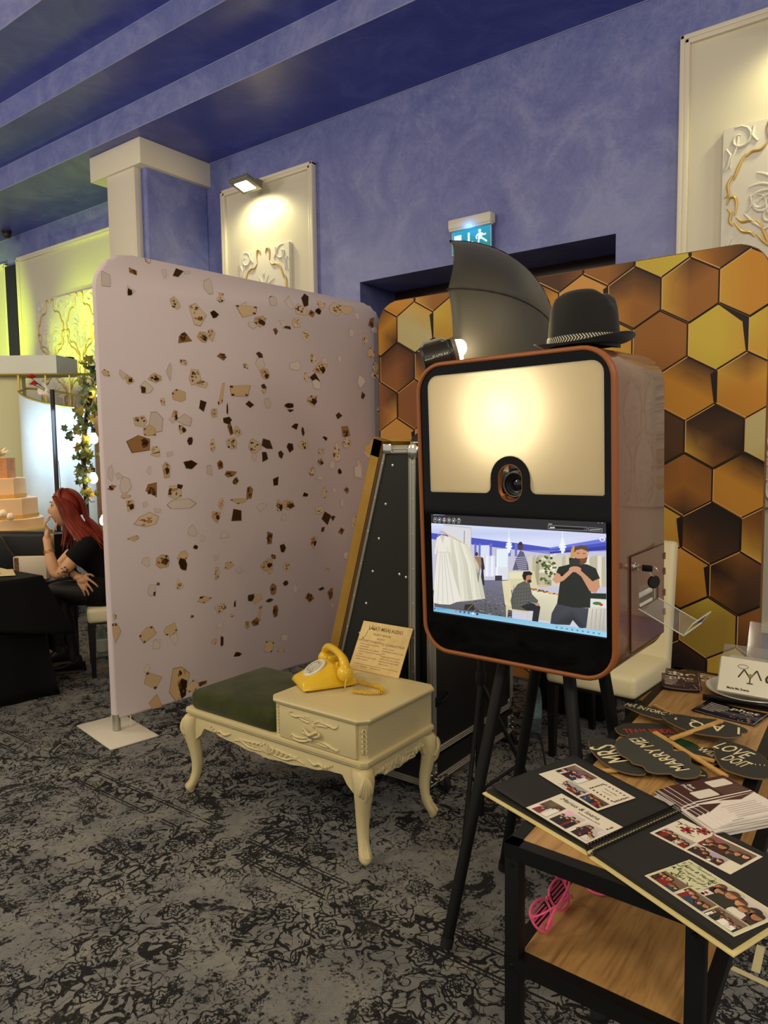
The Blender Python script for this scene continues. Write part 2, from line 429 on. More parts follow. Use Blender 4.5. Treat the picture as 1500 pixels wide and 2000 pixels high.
# double door in its niche
d = thing('door_1', (-2.85, 5.5, 0), 'dark brown door frame in the blue niche behind the honeycomb backdrop', 'door'); d['kind'] = 'structure'
del d['category']
b = MB(); b.box((-2.85, 5.56, 2.89), (2.2, .12, .115), bevel=.008); b.box((-3.89, 5.56, 1.45), (.12, .12, 2.8), bevel=.008); b.box((-1.81, 5.56, 1.45), (.12, .12, 2.8), bevel=.008)
b.box((-2.85, 5.585, 2.79), (1.96, .07, .06), bevel=.006); b.build('door_frame', mt_darkwood, d)
for s in (-1, 1):
    b = MB(); b.box((-2.85+s*.5, 5.59, 1.38), (.98, .05, 2.76), bevel=.004)
    for z in (.7, 1.9): b.box((-2.85+s*.5, 5.565, z), (.7, .02, .95), bevel=.01)
    leaf = b.build('door_leaf', mt_darkwood, d)
    b = MB(); b.tube([(-2.85+s*.06, 5.56, 1.05), (-2.85+s*.06, 5.51, 1.05), (-2.85+s*.18, 5.51, 1.05)], .01); b.build('door_handle', mt_chrome, leaf)

# pilaster with white facing and white cap
col = thing('column', (-6.14, 4.6, 0), 'blue pillar with white facing board', 'column'); del col['category']; col['kind'] = 'structure'
b = MB(); b.box((-6.13, 4.645, 2.2), (.48, .72, 4.36), bevel=.025, seg=3); b.build('shaft', mt_wall, col)
b = MB(); b.box((-6.20, 4.255, 2.08), (.46, .06, 4.15), bevel=.006); b.box((-6.20, 4.222, 2.08), (.40, .014, 4.15), bevel=.006); b.box((-5.985, 4.225, 2.08), (.03, .03, 4.15), bevel=.01); b.build('facing_board', mt_cream, col)
b = MB(); b.box((-6.245, 4.60, 4.264), (.81, .82, .23), bevel=.004); b.build('cap', mt_cream, col)

# ------------------------------------------------------------------ wall panels with gilded relief tiles
def mirrored(P, cx): return [(2*cx-x, z) for x, z in P]
def spiral(cx, cz, r0, r1, a0, turns, n=14):
    return [(cx+(r0+(r1-r0)*k/n)*math.cos(a0+turns*2*PI*k/n), cz+(r0+(r1-r0)*k/n)*math.sin(a0+turns*2*PI*k/n)) for k in range(n+1)]
def relief(g, wht, cx, zt, y, x0, x1, z0, z1):
    """one ogee of the tile pattern: gilded leaf border, white palmette inside, white scrolls outside"""
    def inside(P): return [p for p in P if x0 <= p[0] <= x1 and z0 <= p[1] <= z1]
    segs = [[(.03, -.05), (.045, -.012), (.075, -.012), (.085, -.06), (.078, -.12)], [(.085, -.13), (.12, -.165), (.165, -.165), (.20, -.19)],
            [(.20, -.17), (.225, -.21), (.25, -.27), (.262, -.31)], [(.27, -.28), (.295, -.33), (.29, -.39), (.325, -.41)],
            [(.30, -.47), (.275, -.50), (.28, -.55), (.262, -.58)], [(.255, -.56), (.21, -.62), (.165, -.635), (.14, -.665)], [(.13, -.65), (.09, -.70), (.05, -.74)]]
    rad = (.006, .016, .021, .012, .004)
    for sg in segs:
        for mir in (0, 1):
            P = inside([(cx+(-x if mir else x), zt+z) for x, z in spline([V(p[0], p[1]) if False else Vector(p) for p in sg], 3)])
            if len(P) > 2:
                m = len(P); g.tube([(x, y, z) for x, z in P], [.003+.008*math.sin(PI*(k+.5)/m) for k in range(m)], 6)
    arcs = []
    for sx in (-1, 1):
        for k, (a, ln, cu) in enumerate(((.16, .20, .03), (.45, .20, .06), (.8, .19, .08), (1.15, .18, .09), (1.5, .15, .08))):
            P = [];
            for t in range(9):
                q = t/8; aa = a+cu*9*q*q*.6
                P.append((cx+sx*(ln*q*math.sin(aa)), zt-.43+ln*q*math.cos(aa)*.95))
            arcs.append(P)
        arcs.append([(cx+sx*x, z) for x, z in spiral(.125, zt-.47, .055, .012, .4, 1.2)])
        arcs.append([(cx+sx*x, z) for x, z in spiral(.06, zt-.56, .05, .01, 2.4, -1.1)])
        arcs.append([(cx+sx*x, z) for x, z in [(.02, zt-.60), (.09, zt-.63), (.15, zt-.58), (.2, zt-.52)]])
        # outside, under the neighbours
        arcs.append([(cx+sx*x, z) for x, z in spiral(.235, zt-.075, .075, .02, 1.2, 1.1)])
        arcs.append([(cx+sx*x, z) for x, z in [(.245, zt-.06), (.25, zt-.12), (.28, zt-.18), (.285, zt-.24)]])
        arcs.append([(cx+sx*x, z) for x, z in [(.31, zt-.12), (.285, zt-.16), (.30, zt-.22), (.32, zt-.25)]])
        arcs.append([(cx+sx*x, z) for x, z in [(.16, zt-.02), (.17, zt-.07), (.14, zt-.11)]])
    for P in arcs:
        P = inside(P)
        if len(P) > 2:
            m = len(P); wht.tube([(x, y+.003, z) for x, z in P], [.005+.008*math.sin(PI*(k+.5)/m) for k in range(m)], 6)
    for t in range(3):
        P = inside([(cx, zt-.21-.02*k) for k in range(4)])
        if len(P) > 2 and t == 0: wht.tube([(x, y+.002, z) for x, z in P], [.004, .014, .012, .004], 6)
def wall_panel(x0, x1, z0, z1, tile, label):
    t = thing('wall_panel', ((x0+x1)/2, YW, z0), label, 'wall panel')
    b = MB(); b.box(((x0+x1)/2, YW-.016, (z0+z1)/2), (x1-x0-.02, .03, z1-z0-.02)); b.build('board', mt_creamboard, t)
    b = MB()
    for w_, yy, dd in ((0, .03, .06), (.028, .034, .044)):
        wd = .03
        for (cx, cz, sx, sz) in ((x0+w_+wd/2, (z0+z1)/2, wd, z1-z0-2*w_), (x1-w_-wd/2, (z0+z1)/2, wd, z1-z0-2*w_), ((x0+x1)/2, z1-w_-wd/2, x1-x0-2*w_, wd), ((x0+x1)/2, z0+w_+wd/2, x1-x0-2*w_, wd)):
            b.box((cx, YW-yy-(0 if w_ == 0 else .001), cz), (sx, dd, sz), bevel=.007)
    b.build('frame_moulding', mt_cream, t)
    a0, a1, c0, c1, first = tile
    b = MB(); b.box(((a0+a1)/2, YW-.052, (c0+c1)/2), (a1-a0, .044, c1-c0), bevel=.004); tl = b.build('relief_tile', mt_relief, t)
    g = MB(); wm = MB(); u = .66; r = 0; z = c1
    while z > c0:
        k = -1
        while True:
            cx = a0+first+u*k+(u/2 if r % 2 else 0)
            if cx > a1+.35: break
            relief(g, wm, cx, z-.005, YW-.076, a0+.008, a1-.008, c0+.01, c1-.008); k += 1
        z -= .40; r += 1
    g.build('gilding', mt_gold, tl, angle=60); wm.build('scrollwork', mt_relief, tl, angle=60)
    return t
wall_panel(-5.64, -4.433, .35, 4.055, (-5.373, -4.712, 1.0, 3.41, .33), 'cream wall panel with gilded relief tile above the white backdrop')
wall_panel(-1.335, .90, .35, 4.06, (-1.067, .60, 1.13, 3.425, .33), 'cream wall panel partly behind the right end of the honeycomb backdrop')
wall_panel(-9.64, -7.42, .35, 4.075, (-9.15, -7.72, 1.6, 3.44, .33), 'wide cream wall panel lit yellow green beside the white column')
wall_panel(-12.0, -9.93, .35, 4.06, (-11.6, -10.3, 1.6, 3.44, .33), 'cream wall panel at the left edge, glowing yellow green')
b = MB(); b.box((-9.785, YW-.03, 2.0), (.27, .06, 4.0)); struct(b.build('trim_10', M('dark_recess_board', (14, 16, 26), .5)))

# ------------------------------------------------------------------ LED floodlights over the panels
mt_lens = emat('flood_lens', (255, 250, 220), 14)
mt_floodgrey = M('flood_body', (128, 126, 112), .45, .3)
def flood(x, label):
    t = thing('floodlight', (x, 4.93, 4.0), label, 'floodlight', 'floodlights over the wall panels')
    R = Matrix.Rotation(math.radians(-16), 3, 'X')      # face looks down and a little out
    b = MB(); b.cyl((x+.02, 4.93, 4.0), (x+.02, 4.86, 4.0), .028); b.box((x+.02, 4.82, 3.97), (.05, .10, .04), bevel=.008); b.build('bracket', mt_floodgrey, t)
    b = MB(); b.box((x, 4.76, 3.945), (.25, .20, .035), rot=R, bevel=.01)
    for k in range(5): b.box((x-.09+.045*k, 4.765, 3.97), (.008, .16, .03), rot=R)
    h = b.build('housing', mt_floodgrey, t)
    b = MB(); b.box(Vector((x, 4.76, 3.945))+R @ V(0, 0, -.019), (.16, .12, .004), rot=R); b.build('lens', mt_lens, h)
    s = lamp('floodlight_lamp', 'SPOT', Vector((x, 4.76, 3.92))+R @ V(0, 0, -.03), 15, (255, 244, 178), .05, (x, 4.99, 3.3), 150, .7)
flood(-5.08, 'small grey floodlight glowing on the panel above the white backdrop')
flood(-.55, 'grey floodlight on the panel at the right edge of the hall')
# yellow-green uplighters lying on top of the bar's header box
mt_up = emat('uplighter_lens', (226, 255, 70), 4)
for i, (x, y, lab, e, tz, sp_) in enumerate(((-7.60, 4.44, 'black uplighter on the bar header nearest the column, beam yellow green', 46, (-7.50, 5, 3.6), 110), (-8.35, 4.0, 'black uplighter on the middle of the bar header', 40, (-8.3, 5, 2.9), 75), (-8.88, 3.42, 'black uplighter on the far left end of the bar header', 190, (-10.6, 5, 3.3), 70))):
    t = thing('uplighter', (x, y, 2.551), lab, 'uplighter')
    b = MB(); b.lathe([(.045, 0), (.05, .006), (.05, .022), (.042, .026), (.04, .022)], (x, y, 2.551)); b.build('housing', mt_black, t)
    b = MB(); b.lathe([(.039, .023), (.005, .025)], (x, y, 2.551)); b.build('lens', mt_up, t)
    lamp('uplighter_lamp', 'SPOT', (x, y, 2.60), e, (218, 255, 40), .05, tz, sp_, .7)
# smoke detector under the lowest soffit
t = thing('smoke_detector', (-9.6, 4.83, 4.30), 'dark smoke detector under the blue ceiling, far left', 'smoke detector')
b = MB(); b.lathe([(.06, .08), (.062, .055), (.05, .05)], (-9.6, 4.83, 4.30)); b.build('base', mt_darkwood, t)
b = MB(); b.lathe([(.05, .05), (.05, .02), (.035, 0), (.01, -.003)], (-9.6, 4.83, 4.30)); b.build('chamber', mt_darkwood, t)
# ------------------------------------------------------------------ emergency exit sign
t = thing('exit_sign', (-2.835, 4.97, 3.0), 'green and white running man exit sign above the door niche', 'exit sign')
b = MB(); b.box((-2.835, 4.955, 3.225), (.37, .085, .075), bevel=.012); b.box((-2.835, 4.945, 3.185), (.36, .05, .02), bevel=.004); b.build('housing', mt_whitemetal, t)
mt_sign = printmat('exit_face', .3, .8)
b = MB(); b.box((-2.835, 4.955, 3.09), (.34, .008, .18)); pl_ = b.build('acrylic_plate', M('clear_edge', (210, 228, 232), .15), t)
fr = frame((-2.835, 4.9505, 3.09), (1, 0, 0), (0, -1, 0)); a = Art(fr)
a.poly([(-.165, -.085), (.165, -.085), (.165, .085), (-.165, .085)], [(14, 128, 118), (14, 128, 118), (20, 150, 190), (20, 160, 205)], 1)
W_ = (225, 245, 248)
a.rect(-.15, -.06, -.085, .055, W_, 2)
a.rect(-.03, -.02, -.012, .06, W_, 2); a.poly([(-.06, -.012), (-.021, -.062), (.018, -.012), (.006, -.006), (-.021, -.036), (-.048, -.006)], W_, 3)
a.ell(.073, .058, .013, .013, W_, 2); a.poly([(.055, .042), (.085, .046), (.10, .02), (.085, -.005), (.06, .0)], W_, 2)
a.line([(.062, .036), (.042, .022), (.05, .0)], .011, W_, 3); a.line([(.09, .038), (.112, .022), (.128, .03)], .011, W_, 3)
a.line([(.09, .002), (.112, -.012), (.135, -.03)], .014, W_, 3); a.line([(.068, .004), (.062, -.03), (.04, -.062)], .014, W_, 3)
a.build('sign_face', mt_sign, pl_)
lamp('exit_sign_glow', 'POINT', (-2.835, 4.90, 3.17), .5, (60, 150, 255), .05)
# ================================================================== backdrops
FRAG = """0.312,2.543,0.025,0.016,g 0.225,2.471,0.03,0.019,b 0.07,2.404,0.031,0.047,w 0.203,2.377,0.024,0.024,w 0.197,2.36,0.013,0.019,d 0.406,2.496,0.019,0.039,w 0.496,2.512,0.036,0.031,d 0.556,2.524,0.027,0.014,w 0.697,2.47,0.032,0.041,w 0.78,2.435,0.025,0.012,g 0.776,2.405,0.025,0.024,g 0.466,2.338,0.029,0.031,g 0.607,2.3,0.055,0.058,g 0.729,2.313,0.025,0.024,d 0.941,2.373,0.031,0.046,w 0.524,2.158,0.047,0.037,b 0.644,2.173,0.038,0.032,e 0.7,2.194,0.032,0.033,g 0.771,2.076,0.04,0.021,b 0.506,2.019,0.027,0.02,g 0.043,1.928,0.025,0.021,t 0.139,1.927,0.023,0.03,w 0.176,1.9,0.024,0.022,e 0.325,1.92,0.034,0.025,e 0.273,1.862,0.043,0.033,w 0.252,1.849,0.018,0.019,d 0.419,1.966,0.019,0.051,w 0.58,1.943,0.048,0.047,g 0.626,1.908,0.053,0.024,g 0.475,1.827,0.05,0.035,t 0.37,1.788,0.019,0.023,g 0.628,1.784,0.028,0.036,d 0.759,1.852,0.029,0.07,T 0.893,1.884,0.077,0.049,t 0.799,1.763,0.007,0.034,d 0.797,1.696,0.037,0.028,d 0.817,1.641,0.022,0.04,b 0.87,1.635,0.03,0.028,g 0.704,1.742,0.022,0.027,g 0.444,1.716,0.02,0.04,e 0.509,1.695,0.051,0.035,w 0.424,1.693,0.026,0.017,w 0.487,1.642,0.03,0.032,e 0.229,1.683,0.04,0.033,g 0.321,1.674,0.041,0.056,w 0.282,1.634,0.047,0.031,t 0.224,1.561,0.064,0.05,b 0.538,1.572,0.02,0.024,d 0.312,1.53,0.028,0.02,g 0.686,1.543,0.021,0.036,g 0.822,1.561,0.041,0.037,g 0.941,2.029,0.023,0.019,g 0.972,2.371,0.078,0.043,t 1.063,2.315,0.06,0.031,e 1.003,2.283,0.031,0.022,w 1.173,2.449,0.033,0.032,w 1.165,2.47,0.021,0.013,d 1.307,2.448,0.039,0.045,w 1.439,2.492,0.031,0.04,d 1.393,2.427,0.053,0.036,g 1.495,2.414,0.027,0.023,b 1.551,2.441,0.023,0.02,d 1.584,2.486,0.042,0.024,t 1.717,2.477,0.064,0.038,g 1.815,2.483,0.066,0.035,t 1.921,2.454,0.031,0.028,w 1.183,2.262,0.017,0.026,b 1.252,2.318,0.043,0.026,w 1.285,2.303,0.03,0.016,d 1.36,2.341,0.031,0.03,g 1.441,2.268,0.036,0.04,g 2.073,2.422,0.038,0.04,b 2.104,2.375,0.033,0.022,w 1.862,2.334,0.031,0.032,w 2.001,2.298,0.032,0.043,g 2.058,2.21,0.043,0.037,t 1.053,2.107,0.024,0.019,d 1.055,2.05,0.032,0.041,w 1.093,1.99,0.037,0.038,e 1.082,1.916,0.024,0.019,d 1.081,1.89,0.024,0.019,t 1.347,2.06,0.053,0.03,w 1.501,2.126,0.028,0.037,g 1.564,2.063,0.061,0.041,e 1.607,2.114,0.029,0.021,w 1.748,2.14,0.025,0.028,w 1.434,2,0.027,0.034,t 1.506,1.991,0.051,0.031,d 1.528,1.952,0.042,0.031,w 2.11,2.111,0.038,0.037,t 2.109,2.052,0.044,0.026,g 1.484,1.847,0.051,0.044,e 0.967,1.8,0.027,0.019,d 1.107,1.812,0.033,0.029,w 1.952,1.998,0.037,0.043,w 1.971,1.897,0.021,0.029,d 1.279,1.805,0.035,0.02,d 1.286,1.774,0.035,0.01,d 1.728,1.752,0.04,0.025,d 2.137,1.801,0.028,0.03,g 1.331,1.671,0.04,0.023,d 1.396,1.635,0.013,0.03,d 1.447,1.663,0.018,0.017,w 1.785,1.632,0.04,0.05,b 1.799,1.568,0.051,0.036,g 1.594,1.595,0.029,0.017,d 0.99,1.542,0.048,0.038,g 1.095,1.554,0.045,0.036,d 1.076,1.477,0.029,0.032,d 1.283,1.534,0.035,0.027,d 1.205,1.492,0.025,0.03,d 1.394,1.554,0.036,0.044,g 1.697,1.497,0.044,0.071,g 1.553,1.505,0.033,0.028,g 1.547,1.436,0.033,0.031,e 1.656,1.412,0.029,0.028,w 1.724,1.368,0.02,0.018,d 1.462,1.375,0.028,0.038,g 1.535,1.325,0.028,0.014,w 0.988,1.478,0.024,0.029,w 1.924,1.399,0.037,0.044,w 2.011,1.494,0.032,0.037,w 0.317,1.515,0.032,0.034,g 0.403,1.503,0.019,0.02,w 0.533,1.44,0.038,0.032,d 0.373,1.417,0.029,0.043,e 0.272,1.409,0.015,0.023,w 0.095,1.386,0.02,0.016,w 0.047,1.399,0.017,0.043,w 0.049,1.326,0.026,0.016,b 0.121,1.331,0.032,0.047,w 0.128,1.278,0.032,0.011,t 0.149,1.227,0.033,0.033,e 0.28,1.301,0.037,0.048,b 0.426,1.288,0.056,0.049,g 0.461,1.319,0.023,0.015,d 0.456,1.216,0.091,0.026,w 0.24,1.227,0.018,0.02,w 0.248,1.138,0.065,0.04,g 0.313,1.191,0.028,0.023,w 0.165,1.047,0.033,0.014,t 0.531,1.053,0.027,0.033,w 0.598,1.005,0.018,0.024,w 0.663,1.404,0.021,0.039,w 0.736,1.433,0.022,0.027,b 0.808,1.375,0.045,0.019,b 0.844,1.33,0.027,0.025,b 0.945,1.26,0.024,0.041,b 0.87,1.21,0.058,0.022,t 0.731,1.199,0.022,0.034,g 0.696,1.128,0.033,0.034,e 0.851,1.126,0.054,0.038,d 0.75,1.012,0.033,0.025,w 0.551,0.958,0.017,0.015,d 0.235,0.911,0.031,0.034,w 0.333,0.906,0.048,0.038,e 0.464,0.914,0.034,0.027,t 0.462,0.866,0.03,0.036,d 0.257,0.753,0.022,0.032,w 0.274,0.725,0.009,0.014,d 0.299,0.776,0.013,0.012,b 0.431,0.751,0.027,0.033,g 0.686,0.882,0.018,0.018,w 0.686,0.783,0.018,0.04,g 0.776,0.824,0.03,0.025,t 0.847,0.784,0.027,0.019,w 0.584,0.646,0.053,0.021,t 0.574,0.657,0.014,0.009,d 0.715,0.572,0.041,0.034,g 0.813,0.581,0.009,0.025,d 0.792,0.514,0.019,0.016,g 0.934,0.594,0.024,0.019,d 0.035,0.636,0.012,0.019,g 0.034,0.558,0.038,0.05,t 0.224,0.507,0.047,0.043,t 0.368,0.5,0.053,0.032,t 0.385,0.442,0.026,0.036,w 0.275,0.45,0.025,0.02,w 0.697,0.468,0.029,0.019,w 0.901,0.43,0.016,0.026,t 0.508,0.555,0.014,0.009,b 0.653,0.376,0.022,0.019,t 0.711,0.364,0.015,0.031,d 1.153,1.318,0.029,0.036,d 1.033,1.158,0.041,0.026,w 1.182,1.158,0.034,0.043,e 1.259,1.16,0.057,0.037,e 1.214,1.083,0.026,0.023,w 1.529,1.105,0.043,0.028,g 1.594,1.047,0.043,0.042,d 1.652,1.043,0.024,0.025,d 1.407,1.22,0.027,0.014,d 1.574,1.218,0.024,0.046,t 1.671,1.238,0.02,0.018,w 1.791,1.232,0.025,0.022,b 1.738,1.145,0.02,0.032,w 1.558,0.976,0.024,0.018,d 1.729,0.946,0.03,0.029,b 1.868,1.004,0.026,0.052,g 1.092,0.96,0.037,0.039,b 1.199,0.876,0.026,0.03,d 1.467,0.896,0.037,0.042,e 1.07,0.791,0.05,0.036,e 1.121,0.835,0.021,0.017,b 1.089,0.742,0.021,0.02,t 1.229,0.758,0.035,0.027,g 1.594,0.69,0.024,0.014,g 1.775,0.77,0.025,0.029,w 1.115,0.629,0.025,0.033,b 1.217,0.647,0.026,0.017,d 1.295,0.605,0.022,0.031,w 0.974,0.594,0.056,0.033,t 0.934,0.607,0.024,0.016,d 1.079,0.557,0.029,0.013,d 1.419,0.524,0.037,0.042,b 1.528,0.564,0.029,0.014,d 1.619,0.514,0.024,0.05,b 1.636,0.431,0.02,0.022,w 0.994,0.479,0.028,0.059,T 0.965,0.438,0.028,0.026,b 1.126,0.476,0.025,0.04,b 0.901,0.43,0.016,0.029,t 1.198,0.292,0.03,0.027,w 1.061,0.252,0.046,0.043,t 1.165,0.21,0.026,0.02,t 0.821,0.261,0.027,0.016,d 1.462,1.375,0.032,0.031,g 1.539,1.325,0.024,0.014,w 1.912,1.363,0.042,0.055,w 0.272,0.432,0.03,0.031,w 0.208,0.313,0.021,0.023,w 0.247,0.234,0.059,0.062,t 0.41,0.177,0.063,0.112,e 0.499,0.139,0.042,0.033,t 0.56,0.14,0.038,0.021,b 0.249,0.091,0.059,0.059,P"""
A0 = V(-3.4706, 2.1676, 0); TV = V(.10021, .99497, 0); NV = V(.99497, -.10021, 0); LW = 2.19
t = thing('fabric_backdrop', A0+TV*1.2, 'tall pale pink fabric backdrop strewn with gold and brown flakes', 'backdrop')
fr = (A0+NV*-.02, TV, V(0, 0, 1), NV)
def corner_rect(x0, z0, x1, z1, r, n=9):
    P = [(x0, z0), (x1, z0)]
    for k in range(n+1): a = PI/2*k/n; P.append((x1-r+r*math.cos(a), z1-r+r*math.sin(a)))
    for k in range(n+1): a = PI/2+PI/2*k/n; P.append((x0+r+r*math.cos(a), z1-r+r*math.sin(a)))
    return P
b = MB(); b.prism(corner_rect(.012, .07, LW, 2.555, .20), fr, .04, bevel=.016)
panel = b.build('fabric_panel', mt_fabric, t, angle=50)
art = Art((A0+NV*.0205, TV, V(0, 0, 1), NV))
rnd = random.Random(3)
def shard(cx, cz, rx, rz, n=None, jit=.42):
    n = n or rnd.choice((4, 5, 5, 6, 7)); a0 = rnd.random()*6.28; P = []
    for k in range(n):
        a = a0+2*PI*(k+rnd.uniform(-.28, .28))/n; q = 1-rnd.random()*jit
        P.append((cx+rx*1.36*q*math.cos(a), cz+rz*1.36*q*math.sin(a)))
    return P
def tint(c, k=14): d_ = rnd.uniform(-k, k); return tuple(max(0, min(255, x+d_)) for x in c)
DK, GD, TN, WH, PE, EDG = (62, 40, 24), (186, 138, 84), (214, 186, 146), (216, 202, 194), (214, 174, 126), (166, 140, 124)
for i, e in enumerate(FRAG.split()):
    s_, z_, r_, h_, ty = e.split(','); s_, z_, r_, h_ = map(float, (s_, z_, r_, h_)); L_ = 1+(i % 7)*5
    ins = lambda P: [(min(max(x, .02), LW-.02), min(max(y, .075), 2.54)) for x, y in P]
    P = ins(shard(s_, z_, r_, h_, 4 if ty in 'dTb' and rnd.random() < .5 else None))
    mid = lambda k: [(s_+(x-s_)*k, z_+(y-z_)*k) for x, y in P]
    if ty == 'd': art.poly(P, tint((128, 92, 60)), L_); art.poly(mid(.9), tint(DK), L_+1)
    elif ty == 'b':
        art.poly(P, tint((110, 76, 46)), L_); art.poly(mid(.93), tint((150, 108, 62)), L_+1)
        for _ in range(5): art.poly(shard(s_+rnd.uniform(-.5, .5)*r_, z_+rnd.uniform(-.5, .5)*h_, r_*.28, h_*.28), tint((84, 52, 28)), L_+2+_ % 3)
    elif ty == 'w': art.poly(P, tint(EDG, 10), L_); art.poly(mid(.93), tint(WH, 6), L_+1)
    elif ty in 'tTP':
        if ty == 'T': P = [(s_-r_*.9, z_-h_*.95), (s_+r_*.2, z_-h_*.7), (s_+r_*.95, z_+h_*.95), (s_+r_*.3, z_+h_*.9)]
        art.poly(P, tint((150, 116, 80)), L_); art.poly(mid(.95), tint(TN if ty != 'P' else (214, 176, 132), 8), L_+1)
        for _ in range(3 if ty != 'P' else 0):
            q = rnd.choice(P); art.poly(shard(s_+(q[0]-s_)*.8, z_+(q[1]-z_)*.8, r_*.16, h_*.14), tint((104, 66, 34)), L_+2+_)
    else:
        art.poly(P, tint((170, 140, 112)), L_); art.poly(mid(.94), tint((216, 196, 168) if ty == 'g' else (206, 176, 136), 8), L_+1)
        for _ in range(9):
            art.poly(shard(s_+rnd.uniform(-.62, .62)*r_, z_+rnd.uniform(-.62, .62)*h_, r_*rnd.uniform(.08, .26), h_*rnd.uniform(.08, .22)), tint(rnd.choice((DK, GD, (150, 96, 46), (112, 72, 40))), 10), L_+2+_ % 4)
        if ty == 'e': art.poly(shard(s_+.3*r_, z_-.2*h_, r_*.45, h_*.5, 5), tint(DK), L_+4)
art.build('printed_flakes', printmat('fabric_print', .8, spec=.2), panel, kind='stuff')
for s_ in (.03, LW-.03):
    b = MB(); b.cyl(A0+TV*s_+V(0, 0, .012), A0+TV*s_+V(0, 0, .10), .021); b.build('post', mt_alu, t)
    b = MB(); b.box(A0+TV*s_+V(0, 0, .006), (.46, .26, .008), rot=Matrix.Rotation(math.radians(-10), 3, 'Z'), bevel=.003); b.build('base_plate', M('white_plate', (222, 216, 204), .35), t)
b = MB(); b.tube([A0+TV*.10+V(.02, 0, z) for z in (.075, .05, .025, .012)], .003, 6); b.build('zip_pull', mt_whitemetal, t)

# ---- honeycomb backdrop: flat printed fabric, the hexagons with their printed light and dark sides
HX0, HX1, HY, HZ1 = -3.19, -.672, 4.25, 2.556
t = thing('honeycomb_backdrop', (-1.93, HY, 0), 'wide backdrop printed with gold and brown honeycomb hexagons', 'backdrop')
fr = (V(0, HY+.022, 0), V(1, 0, 0), V(0, 0, 1), V(0, -1, 0))
b = MB(); b.prism(corner_rect(HX0, .02, HX1, HZ1, .17), fr, .04, bevel=.014); hp = b.build('fabric_panel', M('brown_stretch_fabric', (128, 84, 40), .7, bump=(600, .1, .0005)), t, angle=50)
outline = corner_rect(HX0+.004, .024, HX1-.004, HZ1-.004, .166)
def clip(P):
    """clip polygon (with colours) to the backdrop outline"""
    Q = outline
    for i in range(len(Q)):
        a, c = Q[i], Q[(i+1) % len(Q)]; out = []
        f = lambda p: (c[0]-a[0])*(p[1]-a[1])-(c[1]-a[1])*(p[0]-a[0])
        for k in range(len(P)):
            p, q = P[k], P[(k+1) % len(P)]; fp, fq = f(p), f(q)
            if fp >= 0: out.append(p)
            if (fp >= 0) != (fq >= 0):
                u_ = fp/(fp-fq); out.append(tuple(p[j]+(q[j]-p[j])*u_ for j in range(len(p))))
        P = out
        if not P: return P
    return P
art = Art((V(0, HY-.0182-.0006, 0), V(1, 0, 0), V(0, 0, 1), V(0, -1, 0)))
PAL = {'Y': (206, 182, 72), 'G': (204, 160, 66), 'O': (200, 140, 54), 'T': (216, 156, 80), 'B': (136, 88, 40), 'C': (156, 102, 48), 'K': (62, 42, 32), 'D': (84, 56, 38), 'W': (206, 192, 140), 'P': (150, 96, 62), 'N': (30, 22, 20), 'V': (170, 140, 58)}
# per cell: base, then corner colours clockwise from the top (top, UR, LR, bottom, LL, UL); '.' keeps the base
CELLS = {(-1, -.92): 'B:..KBO.', (-1, -1.21): 'Y', (-1, -1.51): 'C:..D...', (-1, -2.71): 'C', (-1, -3.01): 'O:..O...', (-1, -.62): 'G',
 (0, -1.066): 'C:D...GG', (0, -.765): 'O:....GG', (0, -1.367): 'C:KK..OD', (0, -1.67): 'T:T..WW.', (0, -1.97): 'O', (0, -2.27): 'G', (0, -2.566): 'G:.O...Y', (0, -2.866): 'W:GG..WW', (0, -3.167): 'O:D.KO..',
 (1, -.92): 'Y:.GG...', (1, -.62): 'G:....GY', (1, -1.221): 'C:...C..', (1, -1.52): 'G:YO..YY', (1, -1.82): 'O', (1, -2.42): 'O', (1, -2.72): 'D:...TO.', (1, -3.01): 'P:DDDCPD', 
 (2, -.765): 'O:DG...G', (2, -1.066): 'O:KD....', (2, -1.367): 'C', (2, -1.67): 'G', (2, -1.97): 'B', (2, -2.27): 'O', (2, -2.566): 'C', (2, -2.866): 'P:..T.C.', (2, -3.167): 'P:.DTCO.',
 (3, -.92): 'D:NKNBGK', (3, -.62): 'W:.GYG..', (3, -1.221): 'D:...KKB', (3, -1.52): 'O', (3, -1.82): 'B', (3, -2.12): 'G', (3, -2.42): 'C', (3, -2.72): 'T', (3, -3.01): 'T',
 (4, -.785): 'O:NK....', (4, -1.085): 'C:.B.K.B', (4, -1.386): 'G', (4, -1.68): 'B', (4, -1.98): 'O', (4, -2.58): 'C', (4, -2.88): 'P', (4, -3.18): 'T',
 (5, -.94): 'K:NNKDBK', (5, -.635): 'B:D..GG.', (5, -1.24): 'G:..O.OT', (5, -1.54): 'B', (5, -1.84): 'C', 
 (6, -.785): 'D:BDKKBN', (6, -1.085): 'O:T..CC.', (6, -1.386): 'B', (6, -1.68): 'O', 
 (7, -.94): 'V:Y.....', (7, -.635): 'B:...CD.', (7, -1.24): 'K', (7, -1.54): 'O',
 (8, -.785): 'Y', (8, -1.085): 'N:KK....', (8, -1.386): 'G:.....', (8, -1.68): 'O', (9, -1.24): 'O', (9, -.94): 'C', (9, -1.54): 'T', (9, -1.84): 'O'}
def nearest(r, x):
    for (rr, xx), v in CELLS.items():
        if rr == r and abs(xx-x) < .1: return v
rnd = random.Random(11)
mixc = lambda a, c, k: tuple(a[i]+(c[i]-a[i])*k for i in range(3))
